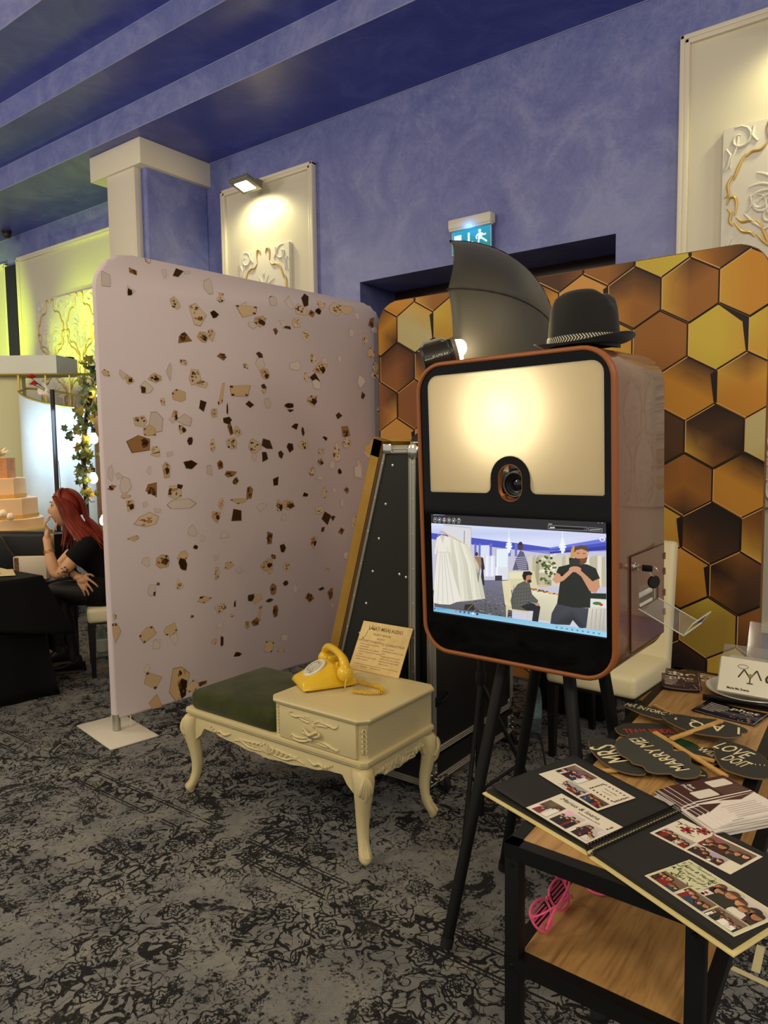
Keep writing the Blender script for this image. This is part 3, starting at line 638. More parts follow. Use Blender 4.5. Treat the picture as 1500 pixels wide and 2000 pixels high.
for r in range(-1, 11):
    zc = 2.353-.264*r
    for i in range(-9, 5):
        xc = -1.066-.0025*r+.3005*i+(.148 if r % 2 else 0)
        if xc < HX0-.2 or xc > HX1+.2: continue
        v = nearest(r, xc) or rnd.choice('GOBCTOCD')
        base = PAL[v[0]]; cs = v[2:] if ':' in v else ''
        if not cs: cs = rnd.choice(('......', '.K....', 'D....G', '....GG', '..B...'))
        R6 = .1755; C6 = [(xc+R6*math.sin(k*PI/3)*.99, zc+R6*math.cos(k*PI/3)) for k in range(6)]
        cc = [base if ch == '.' or ch not in PAL else PAL[ch] for ch in (cs+'......')[:6]]
        for k in range(6):
            # two rings of facets so the printed shade falls off softly
            a_, c_ = C6[k], C6[(k+1) % 6]; m_ = lambda p, q: (xc+(p[0]-xc)*q, zc+(p[1]-zc)*q)
            for (q0, q1) in ((0, .55), (.55, .96)):
                w0, w1 = min(1, q0*.9), min(1, q1*1.04)
                k0, k1 = w0**1.15, w1**1.15
                P = [(*m_(a_, q0), *mixc(base, cc[k], k0)), (*m_(a_, q1), *mixc(base, cc[k], k1)), (*m_(c_, q1), *mixc(base, cc[(k+1) % 6], k1)), (*m_(c_, q0), *mixc(base, cc[(k+1) % 6], k0))]
                if q0 == 0: P = P[:3]
                P = clip(P)
                if len(P) > 2: art.poly([p[:2] for p in P], [p[2:] for p in P], 1)
            lit = k in (3, 4, 5) and (r*7+i*3+k) % 3 != 0
            colr = (226, 176, 112) if lit else (34, 22, 16)
            for (q0, q1, cl_) in ((.955, .985, colr), (.985, 1.0, (30, 20, 14))):
                P = clip([(*m_(a_, q0),), (*m_(a_, q1),), (*m_(c_, q1),), (*m_(c_, q0),)])
                if len(P) > 2: art.poly(P, cl_, 2)
        # printed cast shadows: dark wedges along one upper or right side of some cells
        if (v[0] in 'YGTOW') and (r*5+i*11) % 2 == 0 or v[0] == 'Y':
            for k in ((0, 1) if (r+i) % 2 else (1,)):
                a_, c_ = C6[k], C6[(k+1) % 6]
                P = clip([a_, c_, m_(c_, .80 if k else .78), m_(a_, .97)] if k == 0 else [a_, c_, m_(c_, .93), m_(a_, .80)])
                if len(P) > 2: art.poly(P, (34, 24, 20), 3)
art.build('printed_honeycomb', printmat('honeycomb_print', .55, spec=.3), hp)
for x in (HX0+.10, HX1-.10):
    b = MB(); b.box((x, HY, .006), (.16, .44, .01), bevel=.003); b.build('base_plate', mt_alu, t)
    b = MB(); b.cyl((x, HY, .01), (x, HY, .06), .018); b.build('post', mt_alu, t)
# ================================================================== photo booth on its four-legged stand
BR = Matrix(((0.99853, 0.05345, -0.00874), (-0.05367, 0.99817, -0.02792), (0.00723, 0.02835, 0.99957)))
BO = V(-.9387, 1.9, 1.3217)
BT = Matrix.Translation(BO) @ BR.to_4x4()
def bl(x, y, z): return BT @ V(x, y, z)
BX, BY, BZ = (BR @ V(1, 0, 0)), (BR @ V(0, 1, 0)), (BR @ V(0, 0, 1))
mt_copper = M('copper_edge', (150, 88, 46), .4, bump=(200, .1, .0005))
mt_brown = M('brown_lacquer', (112, 70, 50), .30, bump=(140, .22, .0006), spec=.7, coat=.5)
mt_glass = M('black_glass', (5, 5, 6), .05, spec=.3)
booth = thing('photo_booth', V(-.97, 2.1, 0), 'brown photo booth with glowing white panel, camera and touch screen on black legs', 'photo booth')
x0, x1, z0, z1, rad = -.3525, .293, -.462, .4505, .095
def bframe(y): return (bl(0, y, 0), BX, BZ, -BY)
# body shell, open at the front
b = MB()
def ring(ins, y, r_=None): return [bl(x, y, z) for x, z in rrect(x0+ins, z0+ins, x1-ins, z1-ins, (r_ or rad)-ins, 8)]
b.rings([ring(.022, .10), ring(.022, .012), ring(.002, .012), ring(.002, .372), ring(.008, .386), ring(.02, .392)], caps=False)
b.bm.faces.new([b.bm.verts.new(p) for p in ring(.02, .392)])
body = b.build('body', mt_brown, booth, angle=50)
b = MB(); b.rings([ring(.013, .014), ring(.013, .001), ring(.011, -.0015), ring(.005, -.0015), ring(0, .003), ring(0, .020), ring(.003, .022)], caps=False); b.build('edge_band', mt_copper, booth, angle=55)
# black front with a stadium hole for the lens: top, bottom and side pieces around it
hx, hz0, hz1, hr = -.024, .068, .098, .038
def stad(cx, za, zb, r, n=12): return [(cx+r*math.cos(PI*k/n), zb+r*math.sin(PI*k/n)) for k in range(n+1)]+[(cx-r*math.cos(PI*k/n), za-r*math.sin(PI*k/n)) for k in range(n+1)]
hole = stad(hx, hz0, hz1, hr); out = rrect(x0+.0125, z0+.0125, x1-.0125, z1-.0125, rad-.0125, 8)
b = MB(); b.rings([[bl(hx+(x-hx)*k, y, .083+(z-.083)*k) for x, z in hole] for k, y in ((1.0, .0055), (1.03, .0055), (1.03, .0042), (.99, .0042), (.98, .02))], caps=False); b.build('hole_trim', mt_copper, booth)
# glowing diffuser plate with its notch around the lens
DX0, DX1, DZ0, DZ1 = -.308, .260, .052, .410
P = []
def arc(cx, cz, r, a0, a1, n=8): return [(cx+r*math.cos(math.radians(a0+(a1-a0)*k/n)), cz+r*math.sin(math.radians(a0+(a1-a0)*k/n))) for k in range(n+1)]
P += arc(hx+.086, DZ0+.02, .02, 180, 270, 5)[0:]   # right foot of the notch
P += [(DX1-.004, DZ0), (DX1, DZ0+.004)] + arc(DX1-.035, DZ1-.035, .035, 0, 90, 6) + arc(DX0+.035, DZ1-.035, .035, 90, 180, 6) + [(DX0, DZ0+.004), (DX0+.004, DZ0)]
P += arc(hx-.086, DZ0+.02, .02, 270, 360, 5)
P += [(x, z) for x, z in arc(hx, .095, .066, 180, 0, 14)]
def carve(o, cutters):
    for c in cutters:
        md = o.modifiers.new('cut', 'BOOLEAN'); md.operation = 'DIFFERENCE'; md.solver = 'EXACT'; md.object = c
    dg = bpy.context.evaluated_depsgraph_get(); dg.update()
    me = bpy.data.meshes.new_from_object(o.evaluated_get(dg)); o.modifiers.clear()
    for p in me.polygons: p.use_smooth = False
    old = o.data; o.data = me; bpy.data.meshes.remove(old)
    for c in cutters: bpy.data.objects.remove(c)
cx_, cz_ = -.024, .25
b = MB(); b.prism([(cx_+(x-cx_)*.985, cz_+(z-cz_)*.975) for x, z in P], (bl(0, .05, 0), BX, BZ, -BY), .09); cut1 = b.build('cutter', mt_glass)
b = MB(); b.prism(hole, (bl(0, .05, 0), BX, BZ, -BY), .09); cut2 = b.build('cutter', mt_glass)
b = MB(); b.prism(out, (bl(0, .012, 0), BX, BZ, -BY), .006); front = b.build('front_glass', mt_glass, booth, angle=30)
carve(front, [cut1, cut2])
m_, nt, bs = nodes('opal_diffuser')
tr = N(nt, 'ShaderNodeBsdfTranslucent'); tr.inputs[0].default_value = (*s2l((255, 250, 232)), 1)
mxs = N(nt, 'ShaderNodeMixShader'); mxs.inputs[0].default_value = .6
bs.inputs['Base Color'].default_value = (*s2l((226, 216, 180)), 1); bs.inputs['Roughness'].default_value = .3
nt.links.new(bs.outputs[0], mxs.inputs[1]); nt.links.new(tr.outputs[0], mxs.inputs[2]); nt.links.new(mxs.outputs[0], nt.nodes['Material Output'].inputs[0])
mt_opal = m_
# the plate closes an opening in the black glass; the lamp burns in the box behind it
b = MB(); b.prism(P, (bl(0, .0055, 0), BX, BZ, -BY), .0015); dif = b.build('diffuser_panel', mt_opal, booth, angle=30)
lamp('modelling_lamp', 'POINT', bl(-.05, .062, .29), 3.6, (255, 243, 218), .02)
# touch screen, 575 x 318 mm
SX0, SX1, SZ0, SZ1 = -.3095, .2645, -.3355, -.0185
b = MB(); b.prism(rrect(SX0, SZ0, SX1, SZ1, .002, 2), (bl(0, .004, 0), BX, BZ, -BY), .0006); scr = b.build('screen', mt_blackgloss, booth)
fr = (bl(0, .0030, 0), BX, BZ, -BY); a = Art(fr)
def sp(x, y):
    t_ = (x-(92+(y-62)*.054))/(835-(y-62)*.054); top = 62+35*t_; bot = 527+121*t_
    t_ = min(max(t_, 0), 1); q = min(max(1-(y-top)/(bot-top), 0), 1)
    return (SX0+(SX1-SX0)*t_, SZ0+(SZ1-SZ0)*q)
def sq(P, c, l=2): a.poly([sp(*p) for p in P], c, l)
def sr(x0_, y0_, x1_, y1_, c, l=2): sq([(x0_, y0_), (x1_, y0_), (x1_, y1_), (x0_, y1_)], c, l)
def se(cx, cy, rx, ry, c, l=3, n=14): sq([(cx+rx*math.cos(2*PI*k/n), cy+ry*math.sin(2*PI*k/n)) for k in range(n)], c, l)
def sl(P, w_, c, l=3):
    for p, q in zip(P, P[1:]):
        dx, dy = q[0]-p[0], q[1]-p[1]; L_ = math.hypot(dx, dy) or 1; kx, ky = -dy/L_*w_/2, dx/L_*w_/2
        sq([(p[0]-kx, p[1]-ky), (q[0]-kx, q[1]-ky), (q[0]+kx, q[1]+ky), (p[0]+kx, p[1]+ky)], c, l)
a.rect(SX0+.001, SZ0+.001, SX1-.001, SZ1-.001, (20, 20, 22), 0)
# program bar
sq([(92, 62), (927, 97), (927, 150), (95, 104)], (42, 40, 44), 1)
for k, x in enumerate((117, 141, 167, 193, 219, 246)):
    se(x, 87+k*1.0, 10, 11, (200, 200, 200), 2, 16); se(x, 87+k, 8.6, 9.6, (20, 20, 20), 3, 16); sr(x-8, 101+k, x+8, 103+k, (120, 120, 120), 2)
for (x, y) in ((117, 86),): se(x, y, 4, 4, (220, 220, 220), 4); se(x, y, 2, 2, (20, 20, 20), 5)
sr(137, 84, 144, 92, (220, 220, 220), 4); sl([(140, 92), (146, 84)], 2, (220, 220, 220), 4); se(167, 85, 3, 3, (230, 230, 230), 4); se(167, 92, 5, 3, (230, 230, 230), 4)
sl([(188, 85), (198, 95)], 2.5, (220, 220, 220), 4); sl([(198, 85), (188, 95)], 2.5, (220, 220, 220), 4); sr(215, 89, 222, 96, (220, 220, 220), 4); sl([(221, 89), (225, 82)], 2, (220, 220, 220), 4)
sl([(243, 88), (245, 84), (250, 86), (247, 91), (247, 94)], 2, (230, 230, 230), 4); sr(245.5, 96, 248, 99, (230, 230, 230), 4)
sr(105, 63, 170, 67, (130, 150, 180), 2)
sq([(682, 112), (850, 120), (850, 138), (682, 130)], (150, 150, 150), 2); sq([(684, 114), (848, 122), (848, 136), (684, 128)], (14, 14, 16), 3); sr(690, 120, 712, 127, (190, 190, 190), 4); sr(683, 105, 700, 109, (170, 170, 170), 2); sl([(836, 128), (840, 131), (844, 128)], 1.5, (150, 150, 150), 4)
sq([(855, 121), (912, 125), (912, 142), (855, 138)], (150, 150, 150), 2); sq([(857, 123), (910, 127), (910, 140), (857, 136)], (14, 14, 16), 3); sr(861, 129, 906, 134, (150, 150, 150), 4)
sr(893, 98, 899, 101, (150, 150, 150), 2); sr(908, 98, 914, 102, (150, 150, 150), 2)
# live view: ceiling, blue cornice, far stands
sq([(95, 104), (927, 150), (927, 640), (100, 560)], (206, 206, 220), 1)
sq([(95, 104), (927, 150), (927, 195), (690, 225), (560, 205), (310, 178), (97, 150)], [(218, 226, 248), (206, 212, 240), (196, 204, 236), (214, 220, 246), (222, 228, 250), (210, 220, 250), (190, 200, 240)], 2)
sq([(97, 150), (310, 172), (560, 200), (690, 218), (927, 170), (927, 232), (740, 236), (690, 250), (560, 232), (310, 204), (98, 180)], (74, 84, 190), 3)
sq([(690, 218), (927, 172), (927, 190), (690, 226)], (110, 120, 220), 4); sq([(690, 238), (927, 206), (927, 226), (690, 246)], (54, 62, 160), 4)
sq([(98, 178), (310, 204), (560, 232), (927, 226), (927, 430), (100, 420)], (198, 196, 214), 3)
for x in (330, 352, 408, 500, 530): sr(x, 200, x+11, 260, (104, 116, 206), 4)
sr(362, 208, 405, 262, (220, 224, 246), 4)
# carpet
sq([(330, 375), (520, 372), (520, 560), (330, 545), (120, 500), (110, 420)], [(96, 98, 132), (120, 118, 140), (96, 94, 96), (86, 86, 84), (92, 92, 96), (104, 104, 124)], 4)
rnd = random.Random(5)
for _ in range(90):
    x, y = rnd.uniform(320, 515), rnd.uniform(385, 550); w_ = (y-360)/20
    se(x, y, w_*rnd.uniform(.4, 1.2), w_*.3, (56, 56, 66), 5, 6)
for _ in range(40):
    x, y = rnd.uniform(320, 515), rnd.uniform(385, 550); se(x, y, (y-360)/26, (y-360)/70, (150, 148, 150), 5, 6)
# far rails of white gowns
for k in range(9):
    x = 372+k*8.5; sq([(x, 258), (x+8, 258), (x+11, 356), (x-2, 356)], ((228, 230, 244), (208, 212, 232), (240, 240, 248))[k % 3], 5)
sr(440, 224, 497, 312, (228, 238, 246), 5); sr(438, 222, 500, 225, (176, 180, 196), 6); sr(438, 224, 441, 312, (150, 150, 160), 6); sr(436, 352, 470, 376, (58, 54, 64), 6); sr(450, 312, 500, 372, (222, 222, 230), 5)
for x in (502, 746):
    sr(x-1.5, 140, x+1.5, 190, (236, 240, 255), 6)
    for dy, rx in ((178, 5), (190, 9), (202, 14), (214, 17), (226, 12), (238, 6)): se(x, dy, rx, 7, (240, 246, 255), 6)
# couple by the rail
sq([(330, 262), (364, 262), (368, 300), (362, 325), (334, 325), (328, 298)], (158, 124, 92), 7); se(342, 250, 8, 10, (70, 50, 40), 7); sq([(330, 322), (360, 322), (352, 400), (344, 400), (346, 345), (338, 400), (328, 400)], (40, 40, 52), 7); sq([(360, 264), (376, 268), (384, 320), (378, 326), (384, 398), (362, 400), (368, 330)], (48, 46, 56), 6); sq([(312, 258), (325, 262), (328, 318), (316, 330)], (40, 42, 54), 6)
# rail of wedding dresses
sq([(162, 115), (312, 128), (312, 250), (300, 300), (170, 140)], (216, 216, 222), 5); sl([(165, 112), (312, 127)], 3, (176, 170, 160), 6); sl([(312, 127), (312, 320)], 3, (190, 186, 176), 6); sl([(277, 140), (277, 210)], 4, (150, 140, 110), 6); sl([(150, 140), (290, 208)], 5, (214, 186, 120), 8)
for k in range(8):
    x = 190+k*13; t_ = k/7
    sq([(x-18, 170+k*5), (x+14, 172+k*5), (x+30+k*6, 300), (x+52+k*8, 470-k*1), (x-20+k*7, 486-k*2), (x-16, 300)], [tuple(v_-10*((k+1) % 3) for v_ in (236, 232, 214))]*2+[tuple(v_-14*((k+1) % 3) for v_ in (230, 226, 208))]*4, 7+(7-k))
    sl([(x, 176+k*5), (x+18+k*5, 320), (x+16+k*7, 470-k)], 2, (196, 192, 176), 8+(7-k))
sq([(128, 172), (150, 160), (172, 162), (198, 170), (206, 238), (196, 240), (186, 200), (186, 240), (216, 330), (264, 470), (206, 490), (150, 487), (116, 480), (118, 380), (134, 240), (134, 205), (126, 250), (115, 246)], [(232, 228, 216)]*18, 18)
for x0_, x1_ in ((150, 138), (160, 168), (170, 196), (178, 226)): sl([(x0_, 244), (x1_, 484)], 4, (206, 202, 190), 19)
sq([(146, 162), (162, 200), (174, 163)], (214, 200, 186), 19); sl([(134, 165), (150, 142), (186, 160)], 3, (196, 150, 90), 19); sr(134, 238, 186, 243, (214, 210, 200), 19)
sq([(285, 490), (330, 488), (336, 520), (280, 515)], (50, 44, 42), 7); sl([(300, 515), (336, 480)], 3, (140, 120, 100), 8)
# dress form, cake stand and flowers
sq([(556, 232), (572, 240), (590, 290), (598, 326), (520, 326), (536, 270)], (96, 94, 118), 6); se(557, 214, 13, 18, (84, 60, 70), 7); se(557, 200, 9, 9, (60, 42, 46), 8)
for k in range(7): sl([(530+k*3, 268+k*9), (586, 262+k*9)], 3.5, (170, 168, 184), 7)
for k in range(20):
    x = 596+k*16.5; sq([(x, 250+rnd.uniform(0, 20)), (x+14, 252), (x+18, 400), (x-4, 400)], rnd.choice(((214, 206, 180), (190, 182, 156), (226, 220, 200), (170, 160, 128))), 6)
sq([(500, 330), (620, 330), (640, 420), (505, 420)], (214, 208, 170), 7); sr(505, 335, 590, 366, (228, 222, 186), 8)
for _ in range(70):
    x, y = rnd.gauss(682, 22), rnd.gauss(322, 36); se(x, y, 7, 6, rnd.choice(((74, 92, 44), (58, 74, 36), (98, 112, 60), (228, 224, 190), (236, 232, 206))), 8+_ % 3, 7)
sr(668, 372, 698, 398, (150, 150, 110), 8); se(664, 398, 30, 6, (206, 190, 140), 9)
# table with a white cloth, seated man, standing man
sq([(590, 420), (740, 440), (770, 580), (640, 562), (600, 470)], [(232, 226, 196), (226, 220, 190), (204, 200, 176), (196, 190, 166), (210, 206, 178)], 9)
for k in range(26): se(598+k*5.2, 414+k*1.0+rnd.uniform(-4, 4), 6, 4, rnd.choice(((206, 128, 48), (170, 60, 40), (90, 100, 50), (226, 196, 120), (140, 80, 40))), 10, 7)
sq([(500, 380), (472, 385), (488, 470), (492, 552), (498, 552), (500, 515), (590, 530), (590, 560), (596, 560), (596, 515), (520, 495)], (212, 202, 160), 10)
sq([(470, 378), (508, 374), (520, 470), (525, 500), (486, 490)], (226, 216, 176), 10)
sq([(545, 392), (580, 375), (600, 385), (612, 440), (640, 470), (636, 485), (600, 478), (585, 520), (520, 512), (512, 470), (525, 420)], [(92, 92, 88)]*11, 12)
for k in range(7): sl([(528+k*12, 395+k*3), (518+k*13, 505)], 1.6, (60, 62, 64), 13); 
for k in range(6): sl([(530, 410+k*17), (604, 400+k*17)], 1.4, (122, 120, 112), 13)
sq([(560, 500), (600, 478), (640, 490), (650, 500), (640, 572), (612, 572), (618, 520), (590, 520)], (40, 42, 48), 13); se(636, 488, 10, 7, (196, 140, 104), 14)
se(591, 362, 18, 24, (186, 130, 96), 14); sq([(566, 352), (572, 332), (600, 330), (614, 340), (610, 350), (596, 348), (586, 352), (582, 375), (572, 370)], (38, 30, 28), 15); se(600, 378, 10, 8, (70, 50, 42), 15)
sq([(760, 300), (790, 290), (850, 294), (885, 312), (902, 360), (874, 374), (866, 420), (862, 500), (800, 502), (722, 492), (736, 380), (716, 342), (730, 308)], [(42, 44, 42)]*13, 16)
sq([(722, 484), (790, 500), (856, 502), (846, 596), (820, 600), (790, 560), (778, 585), (694, 582), (700, 530)], [(66, 68, 76), (72, 74, 82), (70, 72, 80), (58, 60, 70), (56, 58, 66), (44, 46, 54), (54, 56, 64), (58, 60, 68), (64, 66, 74)], 17)
sq([(720, 334), (738, 345), (748, 350), (775, 322), (796, 312), (790, 332), (752, 372), (720, 388), (702, 370)], (206, 154, 120), 18); sq([(898, 360), (902, 400), (884, 430), (860, 420), (826, 352), (800, 330), (812, 312), (850, 350), (872, 374)], (200, 146, 112), 18)
se(800, 318, 26, 14, (206, 152, 118), 19); sr(738, 338, 748, 352, (24, 24, 26), 19)
se(824, 250, 29, 44, (204, 150, 116), 18); sq([(796, 240), (798, 214), (824, 204), (852, 212), (858, 240), (850, 232), (828, 222), (806, 228)], (96, 70, 52), 19); sq([(798, 262), (806, 288), (826, 298), (846, 286), (852, 258), (838, 266), (812, 268)], (112, 72, 50), 19); sl([(808, 242), (818, 242)], 3, (50, 36, 30), 20); sl([(832, 243), (843, 243)], 3, (50, 36, 30), 20); sl([(816, 274), (834, 275)], 3, (150, 84, 72), 20)
sq([(774, 264), (820, 268), (820, 304), (776, 300)], (52, 54, 52), 21); se(782, 271, 3, 3, (20, 20, 22), 22)
sq([(782, 230), (792, 204), (798, 212), (798, 262), (780, 258)], (206, 150, 80), 17)
sq([(862, 430), (927, 430), (927, 460), (862, 456)], (38, 50, 40), 15); sq([(862, 455), (927, 458), (927, 500), (862, 492)], (220, 224, 216), 16); se(890, 478, 18, 8, (80, 120, 60), 17); se(906, 484, 8, 6, (200, 60, 50), 18)
sq([(866, 492), (927, 500), (927, 616), (836, 598), (848, 520)], [(222, 216, 200), (206, 200, 186), (180, 176, 166), (196, 190, 178), (214, 208, 194)], 15)
for x in (872, 888, 906, 920): sl([(x, 505), (x-8, 606)], 3, (170, 166, 156), 16)
# task bar
sq([(116, 498), (928, 612), (928, 640), (117, 520)], [(120, 176, 210), (150, 206, 236), (160, 214, 240), (126, 186, 222)], 24)
sq([(117, 520), (928, 640), (928, 648), (117, 527)], (16, 16, 20), 24)
for k, c in enumerate(((226, 120, 50), (60, 110, 180), (90, 90, 110), (40, 110, 190), (230, 230, 240), (30, 60, 90))):
    x = 240+k*22; se(x, 526+k*3.1-5, 6, 6, c, 25, 8)
se(124, 507, 4, 4, (40, 70, 140), 25); sr(136, 507, 190, 511, (96, 150, 190), 25)
for k in range(9): x = 722+k*22; se(x, 597+k*3.2, 5, 4, (90, 140, 180), 25, 8)
se(912, 176, 12, 10, (236, 240, 250), 14); se(912, 177, 7, 6, (150, 160, 200), 15)
a.build('screen_picture', mt_screen, scr)
# side door with slot, hinges and lock
def sfr(x): return (bl(x, 0, 0), BY, BZ, BX)
DOOR = [(.099, -.392), (.225, -.392), (.362, -.268), (.362, -.122), (.099, -.122)]
DOOR = [(.099, -.392), (.360, -.392), (.360, -.124), (.099, -.124)]
SL = (.155, -.281, .31, -.216)
b = MB()
for (ya, za, yb, zb) in ((.099, -.392, .36, SL[1]), (.099, SL[3], .36, -.124), (.099, SL[1], SL[0], SL[3]), (SL[2], SL[1], .36, SL[3])):
    b.prism([(ya, za), (yb, za), (yb, zb), (ya, zb)], sfr(x1-.0005), .0032)
door = b.build('access_door', mt_brown, booth)
b = MB()
for P_ in ([(.096, -.395), (.096, -.121), (.363, -.121), (.363, -.395)],):
    pts = [bl(x1+.0004, y, z) for y, z in P_]
    for p, q in zip(pts, pts[1:]+pts[:1]): b.tube([p, q], .0008, 5)
b.build('door_gap', mt_black, booth)
for z in (-.158, -.205, -.270, -.33):
    b = MB(); b.cyl(bl(x1+.003, .360, z-.010), bl(x1+.003, .360, z+.010), .004, n=10)
    for dz in (-.006, .006): b.ball(bl(x1+.0035, .352, z+dz), .0022, 8, 5)
    b.build('hinge', mt_brown, door)
b = MB(); b.lathe([(.013, 0), (.013, .004), (.009, .006), (.009, .012), (.006, .0125)], bl(x1+.0027, .114, -.153), BX, 18); b.build('lock', mt_chrome, door)
# printer seen through the slot
b = MB(); b.box(bl(x1-.07, .232, -.25), (.12, .20, .16), rot=BR); b.build('slot_shadow_box', mt_black, booth)
b = MB(); b.box(bl(x1-.008, .222, -.256), (.012, .132, .052), rot=BR, bevel=.003); b.box(bl(x1-.003, .215, -.244), (.006, .11, .016), rot=BR, bevel=.002); b.box(bl(x1-.003, .22, -.274), (.008, .10, .010), rot=BR, bevel=.002); b.build('printer', M('printer_white', (206, 206, 200), .4), booth)
# clear tray
mt_clear, nt, bs = nodes('clear_acrylic')
tp = N(nt, 'ShaderNodeBsdfTransparent'); tp.inputs[0].default_value = (.93, .93, .92, 1); gl = N(nt, 'ShaderNodeBsdfGlossy', i_Roughness=.05); dfz = N(nt, 'ShaderNodeBsdfDiffuse'); dfz.inputs[0].default_value = (.75, .74, .72, 1)
m1 = N(nt, 'ShaderNodeMixShader'); m1.inputs[0].default_value = .12; m2 = N(nt, 'ShaderNodeMixShader'); frn = N(nt, 'ShaderNodeFresnel'); frn.inputs[0].default_value = 1.45
L = nt.links.new; L(tp.outputs[0], m1.inputs[1]); L(dfz.outputs[0], m1.inputs[2]); L(frn.outputs[0], m2.inputs[0]); L(m1.outputs[0], m2.inputs[1]); L(gl.outputs[0], m2.inputs[2]); L(m2.outputs[0], nt.nodes['Material Output'].inputs[0])
mt_edge = M('acrylic_edge', (206, 206, 190), .2)
ys = (.152, .312)
pr = [(x1+.002, -.279), (x1+.125, -.338), (x1+.150, -.302)]      # profile: slope out, then the lip
b = MB()
for (p, q) in zip(pr, pr[1:]):
    b.face([bl(p[0], ys[0], p[1]), bl(q[0], ys[0], q[1]), bl(q[0], ys[1], q[1]), bl(p[0], ys[1], p[1])])
tray = b.build('print_tray', mt_clear, booth)
b = MB()
for y in ys: b.tube([bl(p[0], y, p[1]) for p in pr], .0019, 6)
b.tube([bl(pr[2][0], ys[0], pr[2][1]), bl(pr[2][0], ys[1], pr[2][1])], .0021, 6); b.tube([bl(pr[1][0], ys[0], pr[1][1]), bl(pr[1][0], ys[1], pr[1][1])], .0024, 6)
b.build('tray_edge', mt_edge, tray)
# legs
def leg(top, foot, r0, r1, sq_=False):
    b = MB(); b.tube([top, foot], [r0, r1], 4 if sq_ else 18); o = b.build('leg', mt_black, booth)
    b = MB(); f = Vector(foot); d_ = (Vector(top)-f).normalized(); b.tube([f-V(0, 0, 0)+d_*.001, f+d_*.03], [r1*1.1, r1*1.15], 14); b.build('rubber_foot', mt_rubber, o)
zb = z0
leg(bl(-.115, .12, z0+.004), V(-1.100, 1.760, .012), .0195, .0175); leg(bl(.095, .12, z0+.004), V(-.632, 1.760, .012), .0195, .0175)
leg(bl(-.075, .27, z0+.004), V(-1.150, 2.225, .012), .0185, .017); leg(bl(.13, .27, z0+.004), V(-.66, 2.26, .012), .0195, .018)
b = MB(); b.box(bl(.0, .2, z0-.006), (.36, .26, .012), rot=BR, bevel=.003); b.build('mounting_plate', mt_black, booth)
# key ring hanging in the lock
k = thing('key_ring', bl(x1+.03, .125, -.2), 'two keys on a ring hanging from the booth lock', 'keys')
b = MB(); b.box(bl(x1+.014, .114, -.153), (.026, .002, .008), rot=BR); b.build('key', mt_chrome, k)
b = MB(); b.box(bl(x1+.038, .120, -.155), (.030, .008, .018), rot=BR, bevel=.005); b.build('key_bow', mt_black, k)
b = MB(); b.tube([bl(x1+.054+.011*math.cos(q), .124, -.163+.013*math.sin(q)) for q in [2*PI*i/16 for i in range(16)]], .0010, 6, closed=True); b.build('ring', mt_chrome, k)
b = MB(); b.lathe([(.016, -.004), (.0175, 0), (.016, .004)], bl(x1+.054, .126, -.192), (.8, -.6, .2), 14, sx=1, sy=1.15); b.build('key_bow', mt_black, k)
b = MB(); b.box(bl(x1+.055, .126, -.222), (.004, .007, .034), rot=BR); b.build('key', mt_chrome, k)
# camera behind the hole
mt_cambody = M('camera_body', (62, 62, 60), .5, bump=(400, .3, .0005))
c = thing('camera', bl(-.02, .05, .03), 'black reflex camera looking out of the booth hole', 'camera')
b = MB(); b.box(bl(-.02, .062, .083), (.12, .05, .072), rot=BR, bevel=.008); b.box(bl(-.022, .058, .128), (.055, .045, .03), rot=BR, bevel=.008); b.build('body', mt_cambody, c)
b = MB(); b.box(bl(-.022, .034, .130), (.03, .004, .012), rot=BR, bevel=.001); b.box(bl(-.05, .036, .112), (.012, .006, .008), rot=BR, bevel=.002); b.build('flash_housing', M('camera_silver', (150, 148, 140), .35, .6), c)
b = MB(); b.lathe([(.040, 0), (.040, .018), (.037, .019), (.039, .022), (.039, .034), (.034, .036), (.032, .033), (.030, .028), (.026, .027), (.024, .023), (.021, .022), (.020, .018), (.004, .017)], bl(-.013, .045, .078), -BY, 30); ln = b.build('lens_barrel', M('lens_black', (20, 20, 21), .3), c)
b = MB(); q_l = bl(-.013, .045, .078); b.rings([[q_l+(BX*math.cos(2*PI*k/30)+BZ*math.sin(2*PI*k/30))*r_-BY*y_ for k in range(30)] for r_, y_ in ((.0335, .0345), (.0365, .0365), (.0350, .0375), (.0325, .0360))], False); b.build('focus_ring', M('lens_ring', (88, 88, 86), .3, .4), ln)
b = MB(); b.lathe([(.0185, .018), (.013, .0225), (.002, .0245)], bl(-.013, .045, .078), -BY, 24); b.build('lens_glass', M('lens_glass', (14, 14, 22), .05, spec=.8), ln)
b = MB(); b.box(bl(-.02, .07, .036), (.16, .09, .014), rot=BR, bevel=.003); b.build('camera_shelf', mt_copper, booth)
b = MB(); b.box(bl(-.02, .115, .083), (.18, .012, .17), rot=BR); b.build('hole_backing', mt_brown, booth)
# ================================================================== mirror booth in its flight case, behind the bench
def rail(b, p, q, w_=.024, h=.010, up_=(0, 0, 1)):
    """aluminium angle profile: two ribbed faces"""
    p, q = Vector(p), Vector(q); b.tube([p, q], w_*.5, 4)
cs = thing('mirror_booth_case', (-2.0, 2.95, 0), 'leaning mirror booth in a black flight case with aluminium edges and gold frame', 'flight case')
SY0, SY1 = 2.555, 3.34
